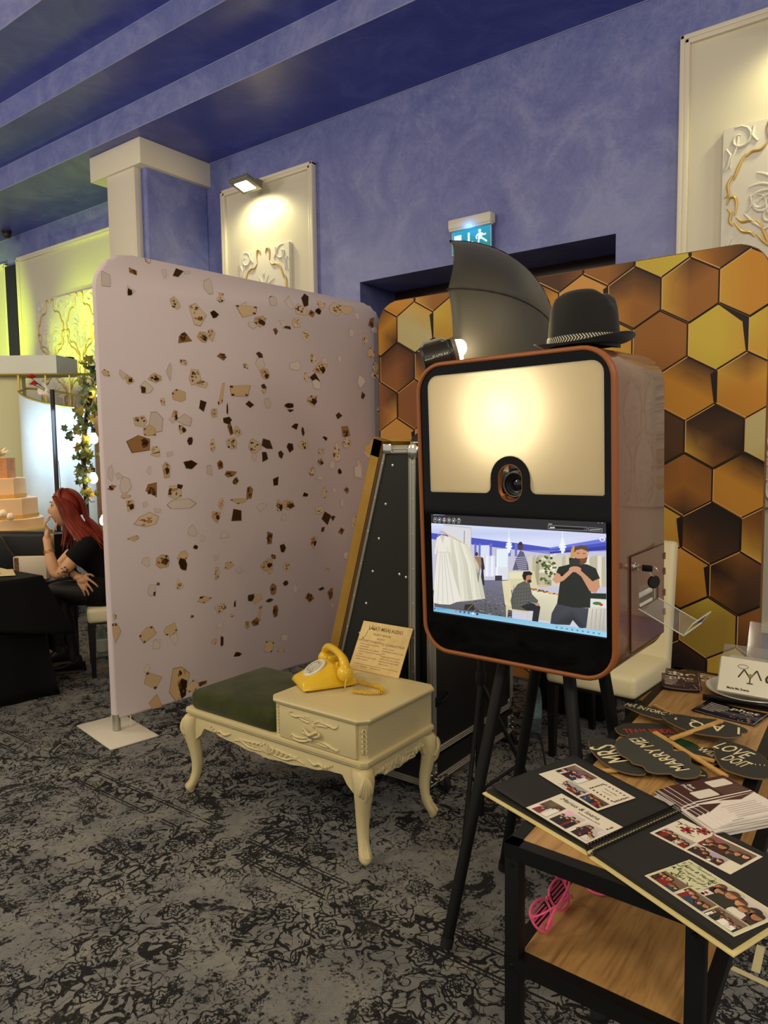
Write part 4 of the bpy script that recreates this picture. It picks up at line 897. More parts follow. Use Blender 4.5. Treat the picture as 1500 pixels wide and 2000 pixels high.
# trapezoid body: side outline in X-Z (front leans back), pushed along Y
side = [(-2.29, .165), (-1.755, .165), (-1.735, 1.525), (-1.905, 1.525)]
b = MB(); b.prism(side, (V(0, SY0, 0), V(1, 0, 0), V(0, 0, 1), V(0, 1, 0)), SY1-SY0); body = b.build('side_panel', M('case_black', (24, 25, 22), .6, bump=(500, .25, .0008)), cs)
def strip(b, p, q, w_, d_, nrm):
    """flat extrusion along p-q, w_ wide, lying proud of the face with normal nrm"""
    p, q, nrm = Vector(p), Vector(q), Vector(nrm); t_ = (q-p).normalized(); s_ = nrm.cross(t_).normalized()
    prof = [(-.5, 0), (-.5, .6), (-.38, 1), (-.30, .55), (-.06, .55), (0, 1), (.06, .55), (.30, .55), (.38, 1), (.5, .6), (.5, 0)]
    b.rings([[o+s_*(x*w_)+nrm*(y*d_) for x, y in prof] for o in (p, q)], True)
y = SY0-.0005; ny = (0, -1, 0)
b = MB()
strip(b, (-2.278, y, .165), (-1.893, y, 1.525), .026, .007, ny); strip(b, (-1.765, y, .165), (-1.752, y, 1.51), .036, .007, ny); strip(b, (-1.90, y, 1.508), (-1.74, y, 1.508), .036, .0072, ny)
b.build('edge_profile', mt_alu, cs)
b = MB(); b.box((-1.875, SY0-.008, 1.512), (.045, .012, .040), rot=None, bevel=.003); b.build('hinge_plate', mt_chrome, cs)
b = MB(); b.ball((-1.745, SY0-.004, 1.50), (.032, .014, .036), 12, 8); b.build('ball_corner', mt_chrome, cs)
mt_rivet = M('rivet', (216, 214, 204), .3, .6)
for x, z in ((-1.855, 1.44), (-1.895, 1.27), (-1.935, 1.115), (-1.972, .965), (-2.012, .815), (-2.052, .672), (-1.825, .965), (-1.79, .955), (-1.925, .672), (-2.09, .52)):
    b = MB(); b.lathe([(.0055, 0), (.0055, .002), (.003, .0035)], (x, SY0, z), (0, -1, 0), 10); b.build('rivet', mt_rivet, cs)
for k in range(9):
    for xa, xb in ((-2.278, -1.893), (-1.765, -1.752)):
        q = (k+.5)/9; b = MB(); b.lathe([(.004, 0), (.003, .002)], (xa+(xb-xa)*q+.008, SY0-.006, .165+1.36*q), (0, -1, 0), 8); b.build('rivet', mt_rivet, cs)
# gold picture frame on the leaning mirror front (faces away to the left)
lean = V(-1.905+2.29, 0, 1.36).normalized(); nf = V(-lean.z, 0, lean.x)
def fpt(h, off, yy): p = V(-2.29, 0, .165)+lean*h+nf*off; return V(p.x, yy, p.z)
mt_goldpaint = M('gold_frame', (186, 146, 66), .36, .45, var=(4, (160, 120, 48), (1, 1, 1)))
b = MB()
prof = [(0, .0), (.0, .046), (.012, .058), (.030, .060), (.040, .078), (.062, .082), (.074, .070), (.074, 0)]
Hh = math.hypot(-1.905+2.29, 1.36)
for yy, sg in ((SY0-.012, 1), (SY1+.012, -1)):
    b.rings([[fpt(h, .004+o_, yy+sg*w_) for w_, o_ in prof] for h in (-.14, Hh+.02)], True)
for h0, sg in ((-.14, 1), (Hh+.02, -1)):
    b.rings([[fpt(h0+sg*w_, .004+o_, yy) for w_, o_ in prof] for yy in (SY0-.012, SY1+.012)], True)
b.build('gold_frame', mt_goldpaint, cs, angle=30)
b = MB()
strip(b, fpt(-.02, .004, SY0-.006), fpt(Hh, .004, SY0-.006), .030, .006, (0, -1, 0)); b.build('frame_back_profile', M('dark_bronze', (96, 70, 40), .4, .3), cs)
b = MB(); b.face([fpt(0, .012, SY0+.06), fpt(Hh, .012, SY0+.06), fpt(Hh, .012, SY1-.06), fpt(0, .012, SY1-.06)]); b.build('mirror_glass', M('mirror', (200, 204, 206), .04, 1), cs)
# upright lid slab behind the machine
b = MB(); b.box((-1.7155, (2.60+3.36)/2, (.165+1.36)/2), (.055, .76, 1.195)); b.build('lid_panel', M('lid_black', (13, 13, 12), .5, bump=(400, .2, .0005)), cs)
b = MB()
X = -1.6878; nx = (1, 0, 0)
for yy in (2.612, 3.348): strip(b, (X, yy, .165), (X, yy, 1.36), .026, .007, nx)
strip(b, (X, 2.60, .178), (X, 3.36, .178), .028, .0072, nx); strip(b, (X, 2.60, 1.348), (X, 3.36, 1.348), .028, .0072, nx)
strip(b, (-1.70, 2.5985, .165), (-1.70, 2.5985, 1.36), .024, .006, (0, -1, 0))
b.build('lid_profile', mt_alu, cs)
for yy, zz in ((2.622, .190), (3.335, .190)):
    b = MB(); b.box((X+.004, yy, zz), (.010, .055, .055), bevel=.004); b.ball((X+.006, yy+.01, zz+.012), .006, 8, 6); b.ball((X+.006, yy-.012, zz-.010), .006, 8, 6); b.build('corner_bracket', mt_chrome, cs)
b = MB(); b.box((X+.004, 2.66, .40), (.010, .09, .045), bevel=.003); b.tube([(X+.008, 2.625, .40), (X+.03, 2.635, .405), (X+.03, 2.69, .42), (X+.008, 2.705, .425)], .005, 6); b.build('handle', mt_black, cs)
# base tray on castors
b = MB(); b.box((-2.01, 2.955, .0955), (.66, .80, .115)); b.build('base_tray', M('tray_black', (16, 16, 15), .5), cs)
b = MB(); Xb = -1.6798
strip(b, (Xb, 2.56, .052), (Xb, 3.35, .052), .030, .007, nx); strip(b, (-2.34, 2.5545, .052), (-1.68, 2.5545, .052), .030, .007, ny)
b.build('base_profile', mt_alu, cs)
for yy in (2.585, 3.325):
    b = MB(); b.box((Xb+.003, yy, .090), (.008, .062, .085), bevel=.004)
    for dy in (-.018, .018):
        for dz in (-.03, 0, .03): b.ball((Xb+.008, yy+dy, .09+dz), .0045, 8, 6)
    b.build('corner_bracket', mt_chrome, cs)
for x, yy in ((-1.65, 2.64), (-1.65, 3.28), (-2.3, 2.64), (-2.3, 3.28)):
    b = MB(); b.lathe([(.018, -.012), (.030, -.011), (.032, 0), (.030, .011), (.018, .012)], (x, yy, .032), (.3, 1, 0), 18); wh = b.build('castor', mt_rubber, cs)
    b = MB(); b.box((x, yy, .066), (.012, .035, .012), bevel=.002); b.box((x-.006, yy-.016, .05), (.02, .004, .04)); b.build('castor_fork', mt_chrome, wh)
# black domed cap lying on the case
t = thing('black_cap', (-1.785, 2.70, 1.527), 'small black dome with a silver rim lying on top of the flight case', 'cap')
b = MB(); b.lathe([(.052, .0), (.056, .012), (.05, .034), (.03, .052), (.004, .058)], (-1.785, 2.70, 1.527), sx=1.15); b.build('dome', mt_black, t)
b = MB(); b.lathe([(.055, .004), (.059, .008), (.058, .014), (.055, .016)], (-1.785, 2.70, 1.527), sx=1.15); b.build('rim', mt_chrome, t)
# water bottle and cable on the carpet behind the booth
mt_water, nt, bs = nodes('bottle_plastic')
bs.inputs['Base Color'].default_value = (*s2l((196, 226, 226)), 1); bs.inputs['Transmission Weight'].default_value = .85; bs.inputs['Roughness'].default_value = .12; bs.inputs['IOR'].default_value = 1.2
t = thing('water_bottle', (-1.60, 3.45, 0), 'clear water bottle with a teal cap beside the flight case', 'bottle')
b = MB(); b.lathe([(.036, 0), (.038, .01), (.036, .05), (.038, .055), (.036, .09), (.038, .095), (.037, .20), (.030, .245), (.014, .275), (.013, .29)], (-1.60, 3.45, 0)); b.build('bottle_body', mt_water, t)
b = MB(); b.lathe([(.0385, .10), (.0385, .18)], (-1.60, 3.45, 0)); b.build('label_band', M('bottle_label', (176, 204, 204), .4, var=(60, (110, 150, 156))), t)
b = MB(); b.lathe([(.016, .284), (.0165, .312), (.014, .316)], (-1.60, 3.45, 0)); b.build('cap', M('teal_cap', (60, 150, 152), .4), t)
b = MB(); b.tube(spline([(-1.60, 3.30, .02), (-1.52, 3.20, .10), (-1.47, 3.22, .10), (-1.38, 3.1, .012), (-1.22, 2.78, .008), (-1.05, 2.80, .008), (-.98, 3.0, .008), (-.9, 3.2, .008), (-.74, 3.3, .008)], 8), .0055, 6)
tag(b.build('power_cable', mt_rubber), 'black power cable looping over the carpet behind the booth legs', 'cable')
# bag standing on the carpet below the honeycomb backdrop
t = thing('equipment_bag', (-1.50, 3.88, 0), 'black equipment bag on the carpet in front of the honeycomb backdrop', 'bag')
b = MB(); b.box((-1.55, 3.9, .15), (.42, .22, .30), bevel=.05, seg=3); b.build('body', mt_cloth, t)
b = MB(); b.tube(spline([(-1.68, 3.79, .24), (-1.66, 3.77, .34), (-1.46, 3.77, .34), (-1.44, 3.79, .24)], 6), .009, 6); b.build('strap', mt_cloth, t)

# ================================================================== studio lamp, umbrella and stand
FD = V(.80, .597, 0)     # the lamp points to the right, into the umbrella
FD2 = V(.875, .480, 0); BK = V(-.480, .875, 0); UC = V(-1.717, 2.834, 1.947)
um = thing('umbrella', UC, 'black studio umbrella opened behind the photo booth', 'umbrella')
R_, DEP = .462, .45
def upt(th, q):
    """q 0 at the tip, 1 at the rim"""
    rr = R_*math.sin(q*PI/2)**.92; ax = DEP*math.cos(q*PI/2)
    return UC+FD2*ax+V(0, 0, 1)*(rr*math.cos(th))+BK*(rr*math.sin(th))
b = MB(); NR = 8
def gore(u_, v_):
    th = u_*2*PI+PI/8; k = (u_*NR) % 1
    sag = (1-4*(k-.5)**2)       # between ribs the cloth is pulled in, the rim scallops
    q = .02+.98*v_*(1-.025*sag*v_)
    p = upt(th, q); c = UC+FD2*(DEP*.2)
    return c+(p-c)*(1-.02*sag*v_)
b.grid(gore, NR*6, 14); b.build('canopy', M('umbrella_cloth', (44, 43, 38), .5, bump=(300, .2, .0008), sheen=.2), um, angle=20, solid=.0015)
for k in range(NR):
    th = 2*PI*k/NR+PI/8
    b = MB(); b.tube([upt(th, .02+.98*i/12)*1.0 for i in range(13)], .0032, 6); b.build('rib', mt_black, um)
    b = MB(); p = upt(th, 1.0); b.ball(p, .006, 8, 6); b.build('rib_tip', mt_black, um)
b = MB(); b.tube([UC+FD2*(DEP+.03), UC-FD2*.16], .0045, 8); b.build('shaft', mt_chrome, um)
fl = thing('studio_flash', V(-1.515, 2.40, 1.84), 'black studio flash head with its lamp burning, left of the umbrella', 'studio flash')
a0 = V(-1.452, 2.190, 1.818); ax = (FD+V(0, 0, .26)).normalized(); 
def fo(d): return a0+ax*d
b = MB(); b.lathe([(.044, 0), (.049, .005), (.049, .095), (.052, .098), (.052, .11)], a0, ax, 28); hd = b.build('housing', M('flash_black', (26, 26, 26), .4), fl)
b = MB(); b.lathe([(.052, .11), (.055, .114), (.055, .124), (.047, .125)], a0, ax, 28); b.build('reflector_ring', M('flash_ring', (120, 112, 100), .4, .4), hd)
sd = ax.cross(V(0, 0, 1)).normalized(); upv = sd.cross(ax)
b = MB(); b.text('D-LITE RX 4', .0115, (fo(.066)+sd*.0496, ax, upv, sd), sx=1.1); b.text('elinchrom', .0075, (fo(.018)+sd*.0496-upv*.003, ax, upv, sd)); b.build('lettering', mt_text_white, hd)
b = MB(); b.tube([fo(.005)+upv*.049, fo(.02)+upv*.060, fo(.085)+upv*.060, fo(.10)+upv*.049], .006, 8); b.build('top_handle', M('flash_grey', (150, 148, 140), .4), hd)
mt_bulb = emat('bulb_glow', (255, 236, 190), 26)
b = MB(); b.ball(fo(.138)+upv*.012, (.026, .026, .030), 16, 12); b.build('modelling_bulb', mt_bulb, fl)
b = MB(); b.tube([fo(.132)+(upv*math.cos(q)+sd*math.sin(q))*.036 for q in [2*PI*i/20*.85 for i in range(20)]], .008, 8); b.build('flash_tube', mt_bulb, fl)
lamp('flash_lamp', 'POINT', fo(.20), 5, (255, 226, 170), .03)
b = MB(); b.box(fo(.05)-upv*.064, (.035, .035, .045), bevel=.006); b.build('tilt_bracket', mt_black, fl)
base = V(-1.36, 2.44, 0)
st = thing('light_stand', base, 'black light stand holding the studio flash behind the booth', 'light stand')
b = MB(); b.cyl(base+V(0, 0, .06), base+V(0, 0, .95), .014); b.cyl(base+V(0, 0, .95), base+V(0, 0, 1.66), .010); b.tube([base+V(0, 0, 1.64), fo(.05)-upv*.084], .009, 8); b.build('pole', mt_black, st)
for z in (.95, .62, 1.65): b = MB(); b.lathe([(.02, -.025), (.022, 0), (.02, .025)], base+V(0, 0, z), n=14); b.build('clamp', mt_black, st)
for dx, dy in ((.24, .15), (-.16, .25), (.05, -.23)):
    f = base+V(dx, dy, .010)
    b = MB(); b.tube([base+V(0, 0, .60), f], .009, 8); b.tube([base+V(0, 0, .16), (base+V(0, 0, .6))*.45+f*.55], .006, 6); b.build('leg', mt_black, st)

# ================================================================== hat on the booth
HC = V(.128, .16, 0)
def hatp(x, y, z): return bl(.132+x, .165+y, .4525+z)
mt_felt = M('black_felt', (13, 13, 13), .85, bump=(700, .3, .0008), sheen=.15)
ht = thing('fedora_hat', bl(.132, .165, .4525), 'black felt fedora with a herringbone band lying on the photo booth', 'hat')
def crown(u_, v_):
    th = 2*PI*u_; c, s_ = math.cos(th), math.sin(th)
    # v 0 at band, up to the pinched crown
    prof = [(1.0, .0), (.985, .036), (.955, .080), (.925, .116), (.86, .142), (.72, .153), (.45, .150), (.12, .142), (.0, .140)]
    i = min(int(v_*8), 7); k = v_*8-i; r_ = prof[i][0]*(1-k)+prof[i+1][0]*k; z_ = prof[i][1]*(1-k)+prof[i+1][1]*k
    x, y_ = .104*r_*c, .088*r_*s_
    crease = math.exp(-(y_/.030)**2)*max(0, z_-.06)/.05*.022*(1-.3*(x/.1))
    pinch = 1-.16*math.exp(-((x+.06)/.05)**2)*max(0, z_-.03)/.08
    return hatp(x, y_*pinch, .012+z_-crease-(.010 if x > .05 else 0)*(x-.05)/.05)
b = MB(); b.grid(crown, 48, 24); b.build('crown', mt_felt, ht, angle=70)
def brim(u_, v_):
    th = 2*PI*u_; c, s_ = math.cos(th), math.sin(th); k = v_
    x, y_ = (.100+.042*k)*c, (.084+.052*k)*s_
    z_ = .016+k*k*(.028*max(0, c)**2+.020*max(0, -c)**2-.004)+.010*k*abs(s_)**3*(1 if s_ > 0 else .2)
    return hatp(x, y_, z_)
b = MB(); b.grid(brim, 56, 8); b.build('brim', mt_felt, ht, angle=70, solid=.003)
b = MB(); R = []
for k in range(40):
    th = 2*PI*k/40
    R.append([hatp(.1035*math.cos(th)*q, .0885*math.sin(th)*q, z) for q, z in ((1.0, .016), (1.015, .018), (1.005, .042), (.985, .043))])
vs = [[b.bm.verts.new(p) for p in r_] for r_ in R]
for k in range(40):
    for j in range(3): b.bm.faces.new((vs[k][j], vs[(k+1) % 40][j], vs[(k+1) % 40][j+1], vs[k][j+1]))
band = b.build('hat_band', M('band_black', (28, 27, 26), .6), ht)
b = MB(); n_ = 76
for k in range(n_):
    th = 2*PI*k/n_; dt = 2*PI/n_
    def hp_(t_, z_): return hatp(.1062*math.cos(t_), .0912*math.sin(t_), z_)
    for (za, zc_) in ((.0205, .030), (.0395, .030)):
        b.face([hp_(th, za), hp_(th+dt*.45, za), hp_(th+dt*1.35, zc_), hp_(th+dt*.9, zc_)])
b.build('herringbone_stripes', M('band_cream', (206, 200, 180), .7), band, weld=False)
# ================================================================== telephone bench
mt_ivory = M('ivory_lacquer', (212, 197, 150), .42, bump=(60, .08, .001))
mt_velvet = M('green_velvet', (44, 50, 22), .9, sheen=.12, bump=(260, .35, .001), var=(9, (64, 68, 32)), spec=.15)
bn = thing('telephone_bench', (-2.08, 2.2, 0), 'ivory carved telephone bench with green velvet seat and a drawer cabinet', 'bench')
X0, X1, Y0, Y1 = -2.59, -1.565, 1.965, 2.445
ZR = .385
def moulding(b, x0, y0, x1, y1, prof, chamfer=.0):
    """closed moulding round a rectangle with clipped corners; prof = (outset, z)"""
    def loop(o):
        c = chamfer
        return [(x0-o+c, y0-o), (x1+o-c, y0-o), (x1+o, y0-o+c), (x1+o, y1+o-c), (x1+o-c, y1+o), (x0-o+c, y1+o), (x0-o, y1+o-c), (x0-o, y0-o+c)]
    b.rings([[V(x, y, z) for x, y in loop(o)] for o, z in prof], True)
b = MB(); moulding(b, X0+.02, Y0+.02, X1-.02, Y1-.02, [(-.012, .345), (.0, .347), (.004, .356), (.012, .360), (.014, .368), (.018, .371), (.018, .382), (.012, .386), (-.02, .386)], .02)
seat_rail = b.build('seat_rail', mt_ivory, bn, angle=30)
# scalloped carved apron on the four sides
def apron(p, q, nrm, dep):
    p, q, nrm = Vector(p), Vector(q), Vector(nrm); L_ = (q-p).length; t_ = (q-p)/L_
    P = [(0, 0)]; n_ = 60
    low = []
    for i in range(n_+1):
        u_ = i/n_; e = min(u_, 1-u_)*2
        d_ = dep*(.30+.70*(1-min(1, abs(e-1)*1.0)**1.5)) if e > .12 else dep*(1.5-6*e)
        d_ += .006*abs(math.sin(u_*PI*7))
        low.append((u_*L_, -max(.018, d_)))
    P = [(0, 0), (L_, 0)]+low[::-1]
    b = MB(); b.prism(P, (p-nrm*.018, t_, V(0, 0, 1), nrm), .018, bevel=.0025)
    o = b.build('apron', mt_ivory, bn, angle=40)
    b = MB()   # carved foliage in relief
    def cv(pts, r0):
        S = spline([Vector(a_) for a_ in pts], 4); m = len(S)
        b.tube([p+t_*s_[0]+V(0, 0, 1)*s_[1]+nrm*.001 for s_ in S], [r0*(.35+.65*math.sin(PI*(k+.6)/(m+.4))) for k in range(m)], 6)
    c = L_/2; k = L_/1.0
    for sg in (-1, 1):
        for j in range(6): cv([(c+sg*(.01+.022*j), -.012-.004*j), (c+sg*(.035+.026*j), -.030), (c+sg*(.022+.026*j), -.052+.003*j)], .0065)
        cv([(c+sg*.02, -.048), (c+sg*.10, -.052), (c+sg*.17*k, -.036), (c+sg*.22*k, -.046)], .006)
        cv([(c+sg*.24*k, -.02), (c+sg*.28*k, -.034), (c+sg*.31*k, -.024), (c+sg*.33*k, -.036), (c+sg*.30*k, -.048)], .008)
        for j in range(3): b.ball(p+t_*(c+sg*(.345+.016*j)*k)+V(0, 0, -.030+.007*j)+nrm*.002, .008-.0015*j, 8, 6)
    for j in range(5): cv([(c, -.055), (c+(j-2)*.016, -.034), (c+(j-2)*.022, -.014)], .006)
    b.build('carving', mt_ivory, o, angle=60, kind='stuff')
apron((X0+.06, Y0+.018, .348), (X1-.06, Y0+.018, .348), (0, -1, 0), .068)
apron((X1-.018, Y0+.06, .348), (X1-.018, Y1-.06, .348), (1, 0, 0), .058)
apron((X1-.06, Y1-.018, .348), (X0+.06, Y1-.018, .348), (0, 1, 0), .05)
apron((X0+.018, Y1-.06, .348), (X0+.018, Y0+.06, .348), (-1, 0, 0), .05)
# cabriole legs
def cab_leg(cx, cy, sx, sy):
    d_ = V(sx, sy, 0).normalized()
    prof = [(.352, -.002, .035), (.335, .006, .038), (.305, .014, .037), (.27, .014, .033), (.23, .006, .0285), (.18, -.004, .0245), (.13, -.008, .0215), (.09, -.004, .0195), (.06, .005, .0195), (.04, .016, .0215), (.024, .026, .022), (.010, .028, .016), (.0, .024, .0115)]
    if sy > 0: prof = [(z, o, r*.9) for z, o, r in prof]
    R = []
    for z, o, r in prof:
        c = V(cx, cy, z)+d_*o; ring = []
        for k in range(16):
            a_ = 2*PI*k/16; q = (abs(math.cos(a_))**3+abs(math.sin(a_))**3)**(-1/3)
            ring.append(c+V(math.cos(a_), math.sin(a_), 0)*r*min(q, 1.2))
        R.append(ring)
    b = MB(); b.rings(R, True); lg = b.build('leg', mt_ivory, bn, angle=60)
    b = MB(); s_ = V(-d_.y, d_.x, 0)
    for j in (-2, -1, 0, 1, 2):   # acanthus leaf on the knee
        pts = [V(cx, cy, .335)+d_*.047+s_*.003*j, V(cx, cy, .305)+d_*.052+s_*.009*j, V(cx, cy, .262+.006*abs(j))+d_*(.046-.002*abs(j))+s_*.011*j, V(cx, cy, .236+.014*abs(j))+d_*(.034-.002*abs(j))+s_*.008*j]
        b.tube(spline(pts, 4), [.0025+.0052*math.sin(PI*(k+.7)/13.6) for k in range(13)], 6)
    for j in (-1, 0, 1): b.tube(spline([V(cx, cy, .085)+d_*.016+s_*.004*j, V(cx, cy, .055)+d_*.026+s_*.008*j, V(cx, cy, .03)+d_*.046+s_*.006*j], 4), .004, 6)
    b.build('carving', mt_ivory, lg, angle=60, kind='stuff')
cab_leg(X0+.035, Y0+.035, -.8, -.6); cab_leg(X1-.035, Y0+.03, .8, -.6); cab_leg(X0+.035, Y1-.035, -.6, .8); cab_leg(X1-.03, Y1-.04, .9, .45)
# seat cushion
def cushion(u_, v_):
    a_, c_ = u_*2-1, v_*2-1
    return a_, c_
b = MB(); b.box((-2.293, 2.205, .425), (.53, .46, .09), bevel=.036, seg=5)
for vtx in b.bm.verts:
    a_ = (vtx.co.x+2.293)/.265; c_ = (vtx.co.y-2.205)/.23
    if vtx.co.z > .44: vtx.co.z += .012*(1-a_*a_)*(1-c_*c_)
seat = b.build('seat_cushion', mt_velvet, bn, angle=60)
# cabinet
CX0, CX1, CY0, CY1 = -2.025, -1.585, 1.985, 2.425
b = MB(); b.rings([[V(x, y, z) for x, y in ((CX0, CY0), (CX1-.016, CY0), (CX1+.004, CY0+.022), (CX1+.004, CY1), (CX0, CY1))] for z in (.384, .522)], True)
cabn = b.build('cabinet', mt_ivory, bn, angle=20)
b = MB(); moulding(b, CX0+.005, CY0+.0, CX1-.002, CY1, [(.0, .519), (.016, .520), (.020, .524), (.020, .528), (.026, .531), (.028, .537), (.025, .543), (.016, .545), (-.02, .5455)], .035)
b.build('cabinet_top', mt_ivory, bn, angle=25)
b = MB(); b.box(((CX0+.03+CX1-.025)/2, CY0-.006, .4535), (CX1-.025-CX0-.03, .016, .128), bevel=.002); dr = b.build('drawer', mt_ivory, bn)
def dp_(x, y, out=0):
    u_ = (x-560)/470; top = 525+120*u_; bot = 700+165*u_; v_ = 1-(y-top)/(bot-top)
    return V(CX0+.012+(CX1-.030-CX0-.012)*u_, CY0-.0145-out, .390+.128*v_)
b = MB()
def scroll(P, r, out=0):
    S = spline([dp_(x, y, out) for x, y in P], 4); m = len(S); b.tube(S, [r*(.35+.65*math.sin(PI*(k+.6)/(m+.2))) for k in range(m)], 6)
scroll([(650, 570), (660, 590), (690, 600), (720, 600), (760, 615), (790, 640)], .006); scroll([(648, 585), (655, 568), (668, 575)], .005)
scroll([(700, 600), (740, 625), (770, 640)], .006); scroll([(790, 640), (800, 670)], .008); scroll([(735, 605), (760, 600), (790, 630)], .006)
scroll([(940, 660), (920, 670), (890, 655), (850, 640), (815, 640)], .007); scroll([(940, 650), (930, 668), (915, 660)], .005); scroll([(880, 665), (840, 655), (810, 655)], .006); scroll([(860, 635), (825, 630), (800, 640)], .006)
scroll([(655, 705), (680, 730), (720, 745), (760, 745), (785, 725)], .006); scroll([(650, 715), (665, 702), (690, 718), (730, 728), (770, 725)], .006)
scroll([(940, 810), (910, 800), (880, 775), (840, 755), (805, 745)], .007); scroll([(940, 800), (928, 812), (910, 795)], .005); scroll([(880, 790), (845, 775), (815, 760)], .006)
b.build('drawer_carving', mt_ivory, dr, angle=60, kind='stuff')
b = MB(); scroll([(745, 665), (735, 685), (755, 700), (775, 710)], .006, .008); scroll([(750, 660), (770, 690), (790, 705), (820, 690), (835, 690)], .008, .016); scroll([(835, 690), (840, 712), (820, 720), (790, 712)], .007, .012); scroll([(752, 690), (770, 735), (790, 740)], .006, .006)
b.build('drawer_handle', mt_ivory, dr, angle=60)
b = MB()   # carved drop on the canted corner and beaded strip at the seat end
cc = V(CX1-.006, CY0+.011, 0); dn = V(.74, -.67, 0).normalized(); ss = V(.67, .74, 0).normalized()
for sg in (-1, 1):
    for j in range(5): S = spline([cc+V(0, 0, .505-.018*j)+dn*.004, cc+V(0, 0, .492-.018*j)+dn*.008+ss*.008*sg, cc+V(0, 0, .478-.018*j)+dn*.006+ss*.003*sg], 3); b.tube(S, [.002+.003*math.sin(PI*(k+.5)/7) for k in range(7)], 6)
for j in range(9): b.ball((CX0+.014, CY0-.003, .400+.013*j), .0045, 8, 6)
b.build('corner_carving', mt_ivory, cabn, angle=60, kind='stuff')

# ================================================================== yellow telephone
mt_yel = M('yellow_plastic', (232, 190, 40), .22, spec=.6, coat=.2)
TF = V(-.50, -.866, 0); TR = V(.866, -.50, 0); TB = V(-1.965, 2.200, .5455)
def tp_(r_, d_, z_): return TB+TR*(r_*1.06)-TF*((d_-.105)*1.06)+V(0, 0, z_*.90)
ph = thing('rotary_telephone', TB, 'yellow rotary dial telephone on the bench cabinet', 'telephone')
R = []
for d_, wb, wt, h in ((0, .078, .066, .022), (.006, .084, .062, .038), (.03, .0875, .058, .052), (.11, .088, .050, .098), (.128, .088, .049, .104), (.140, .088, .049, .098), (.168, .0875, .050, .082), (.20, .086, .052, .072), (.214, .08, .054, .04)):
    R.append([tp_(-wb, d_, .008), tp_(wb, d_, .008), tp_(wb, d_, .008+(h-.008)*.18), tp_(wb*.5+wt*.5+.004, d_, .008+(h-.008)*.6), tp_(wt, d_, h-.003), tp_(wt-.006, d_, h), tp_(-wt+.006, d_, h), tp_(-wt, d_, h-.003), tp_(-wb*.5-wt*.5-.004, d_, .008+(h-.008)*.6), tp_(-wb, d_, .008+(h-.008)*.18)])
b = MB(); b.rings(R, True)
bm = b.bm; bmesh.ops.bevel(bm, geom=[e for e in bm.edges if e.calc_length() > .012], offset=.0022, segments=2, affect='EDGES', profile=.6)
body = b.build('body', mt_yel, ph, angle=32)
b = MB()
for r_ in (-.045, .045): b.box(tp_(r_, .165, .092), (.022, .05, .03), rot=Matrix.Rotation(math.radians(-30), 3, 'Z'), bevel=.006)
b.build('cradle', mt_yel, body)
b = MB()
for r_ in (-.065, .065):
    for d_ in (.02, .19): b.lathe([(.009, 0), (.009, .009)], tp_(r_, d_, 0), n=12)
b.build('rubber_foot', mt_rubber, ph)
sl_ = math.atan2(.046, .08); dn_ = (TF*math.sin(sl_)+V(0, 0, math.cos(sl_))).normalized(); dc = tp_(0, .070, .0765)+V(0, 0, .003)
dx_ = TR; dy_ = dn_.cross(dx_).normalized()
b = MB(); b.lathe([(.052, -.004), (.052, .003), (.047, .006), (.046, .0045), (.01, .0045)], dc, dn_, 36); dl = b.build('dial_plate', M('dial_white', (226, 220, 196), .35), ph)
b = MB(); b.lathe([(.036, .005), (.036, .0075), (.033, .009), (.014, .0095), (.012, .0085), (.002, .0085)], dc, dn_, 32); fwh = b.build('finger_wheel', M('clear_dial', (196, 192, 178), .15), dl)
b = MB()
for k in range(10):
    q = math.radians(62+k*30); b.lathe([(.0056, 0), (.004, .0004)], dc+dn_*.0088+(dx_*math.cos(q)+dy_*math.sin(q))*.0255, dn_, 12)
b.build('finger_hole', M('dial_hole', (60, 54, 46), .5), fwh, weld=False)
b = MB()
for k in range(10):
    q = math.radians(62+k*30); b.text('1234567890'[k], .0085, (dc+dn_*.0066+(dx_*math.cos(q)+dy_*math.sin(q))*.0415, dx_, dy_, dn_))
b.build('dial_numbers', mt_text_dark, dl, weld=False)
b = MB(); b.tube([dc+dn_*.011+dx_*.030-dy_*.022, dc+dn_*.011+dx_*.040-dy_*.032], .0018, 6); b.build('finger_stop', mt_chrome, dl)
# handset resting across the cradle
HS = [(-.122, .060, .017), (-.116, .098, .021), (-.10, .128, .019), (-.07, .145, .0155), (0, .152, .0145), (.07, .145, .0155), (.10, .128, .019), (.116, .100, .021), (.122, .064, .017)]
b = MB(); b.tube(spline([tp_(r_, .155, z_) for r_, z_, _ in HS], 5), [HS[min(int(i/5), 8)][2]+(HS[min(int(i/5)+1, 8)][2]-HS[min(int(i/5), 8)][2])*(i % 5)/5 for i in range(41)], 16)
hsn = b.build('handset', mt_yel, ph, angle=70)
for s_ in (-1, 1):
    b = MB(); b.lathe([(.014, -.034), (.026, -.028), (.0325, -.012), (.033, .004), (.029, .018), (.018, .028), (.004, .031)], tp_(s_*.116, .155, .078), (TR*s_*.75+V(0, 0, -.45)), 24); b.build('earpiece' if s_ < 0 else 'mouthpiece', mt_yel, hsn, angle=50)
b = MB(); b.box(tp_(.140, .150, .075), (.003, .01, .016), rot=Matrix.Rotation(math.radians(-30), 3, 'Z')); b.build('cord_socket', M('socket_dark', (96, 70, 20), .5), hsn)
path = spline([tp_(.142, .15, .068), tp_(.150, .14, .03), tp_(.142, .150, .014), tp_(.168, .172, .012), tp_(.205, .215, .012), tp_(.215, .262, .012), tp_(.165, .275, .012), tp_(.09, .235, .012), tp_(.05, .214, .014)], 8)
cum = [0]
for p, q in zip(path, path[1:]): cum.append(cum[-1]+(q-p).length)
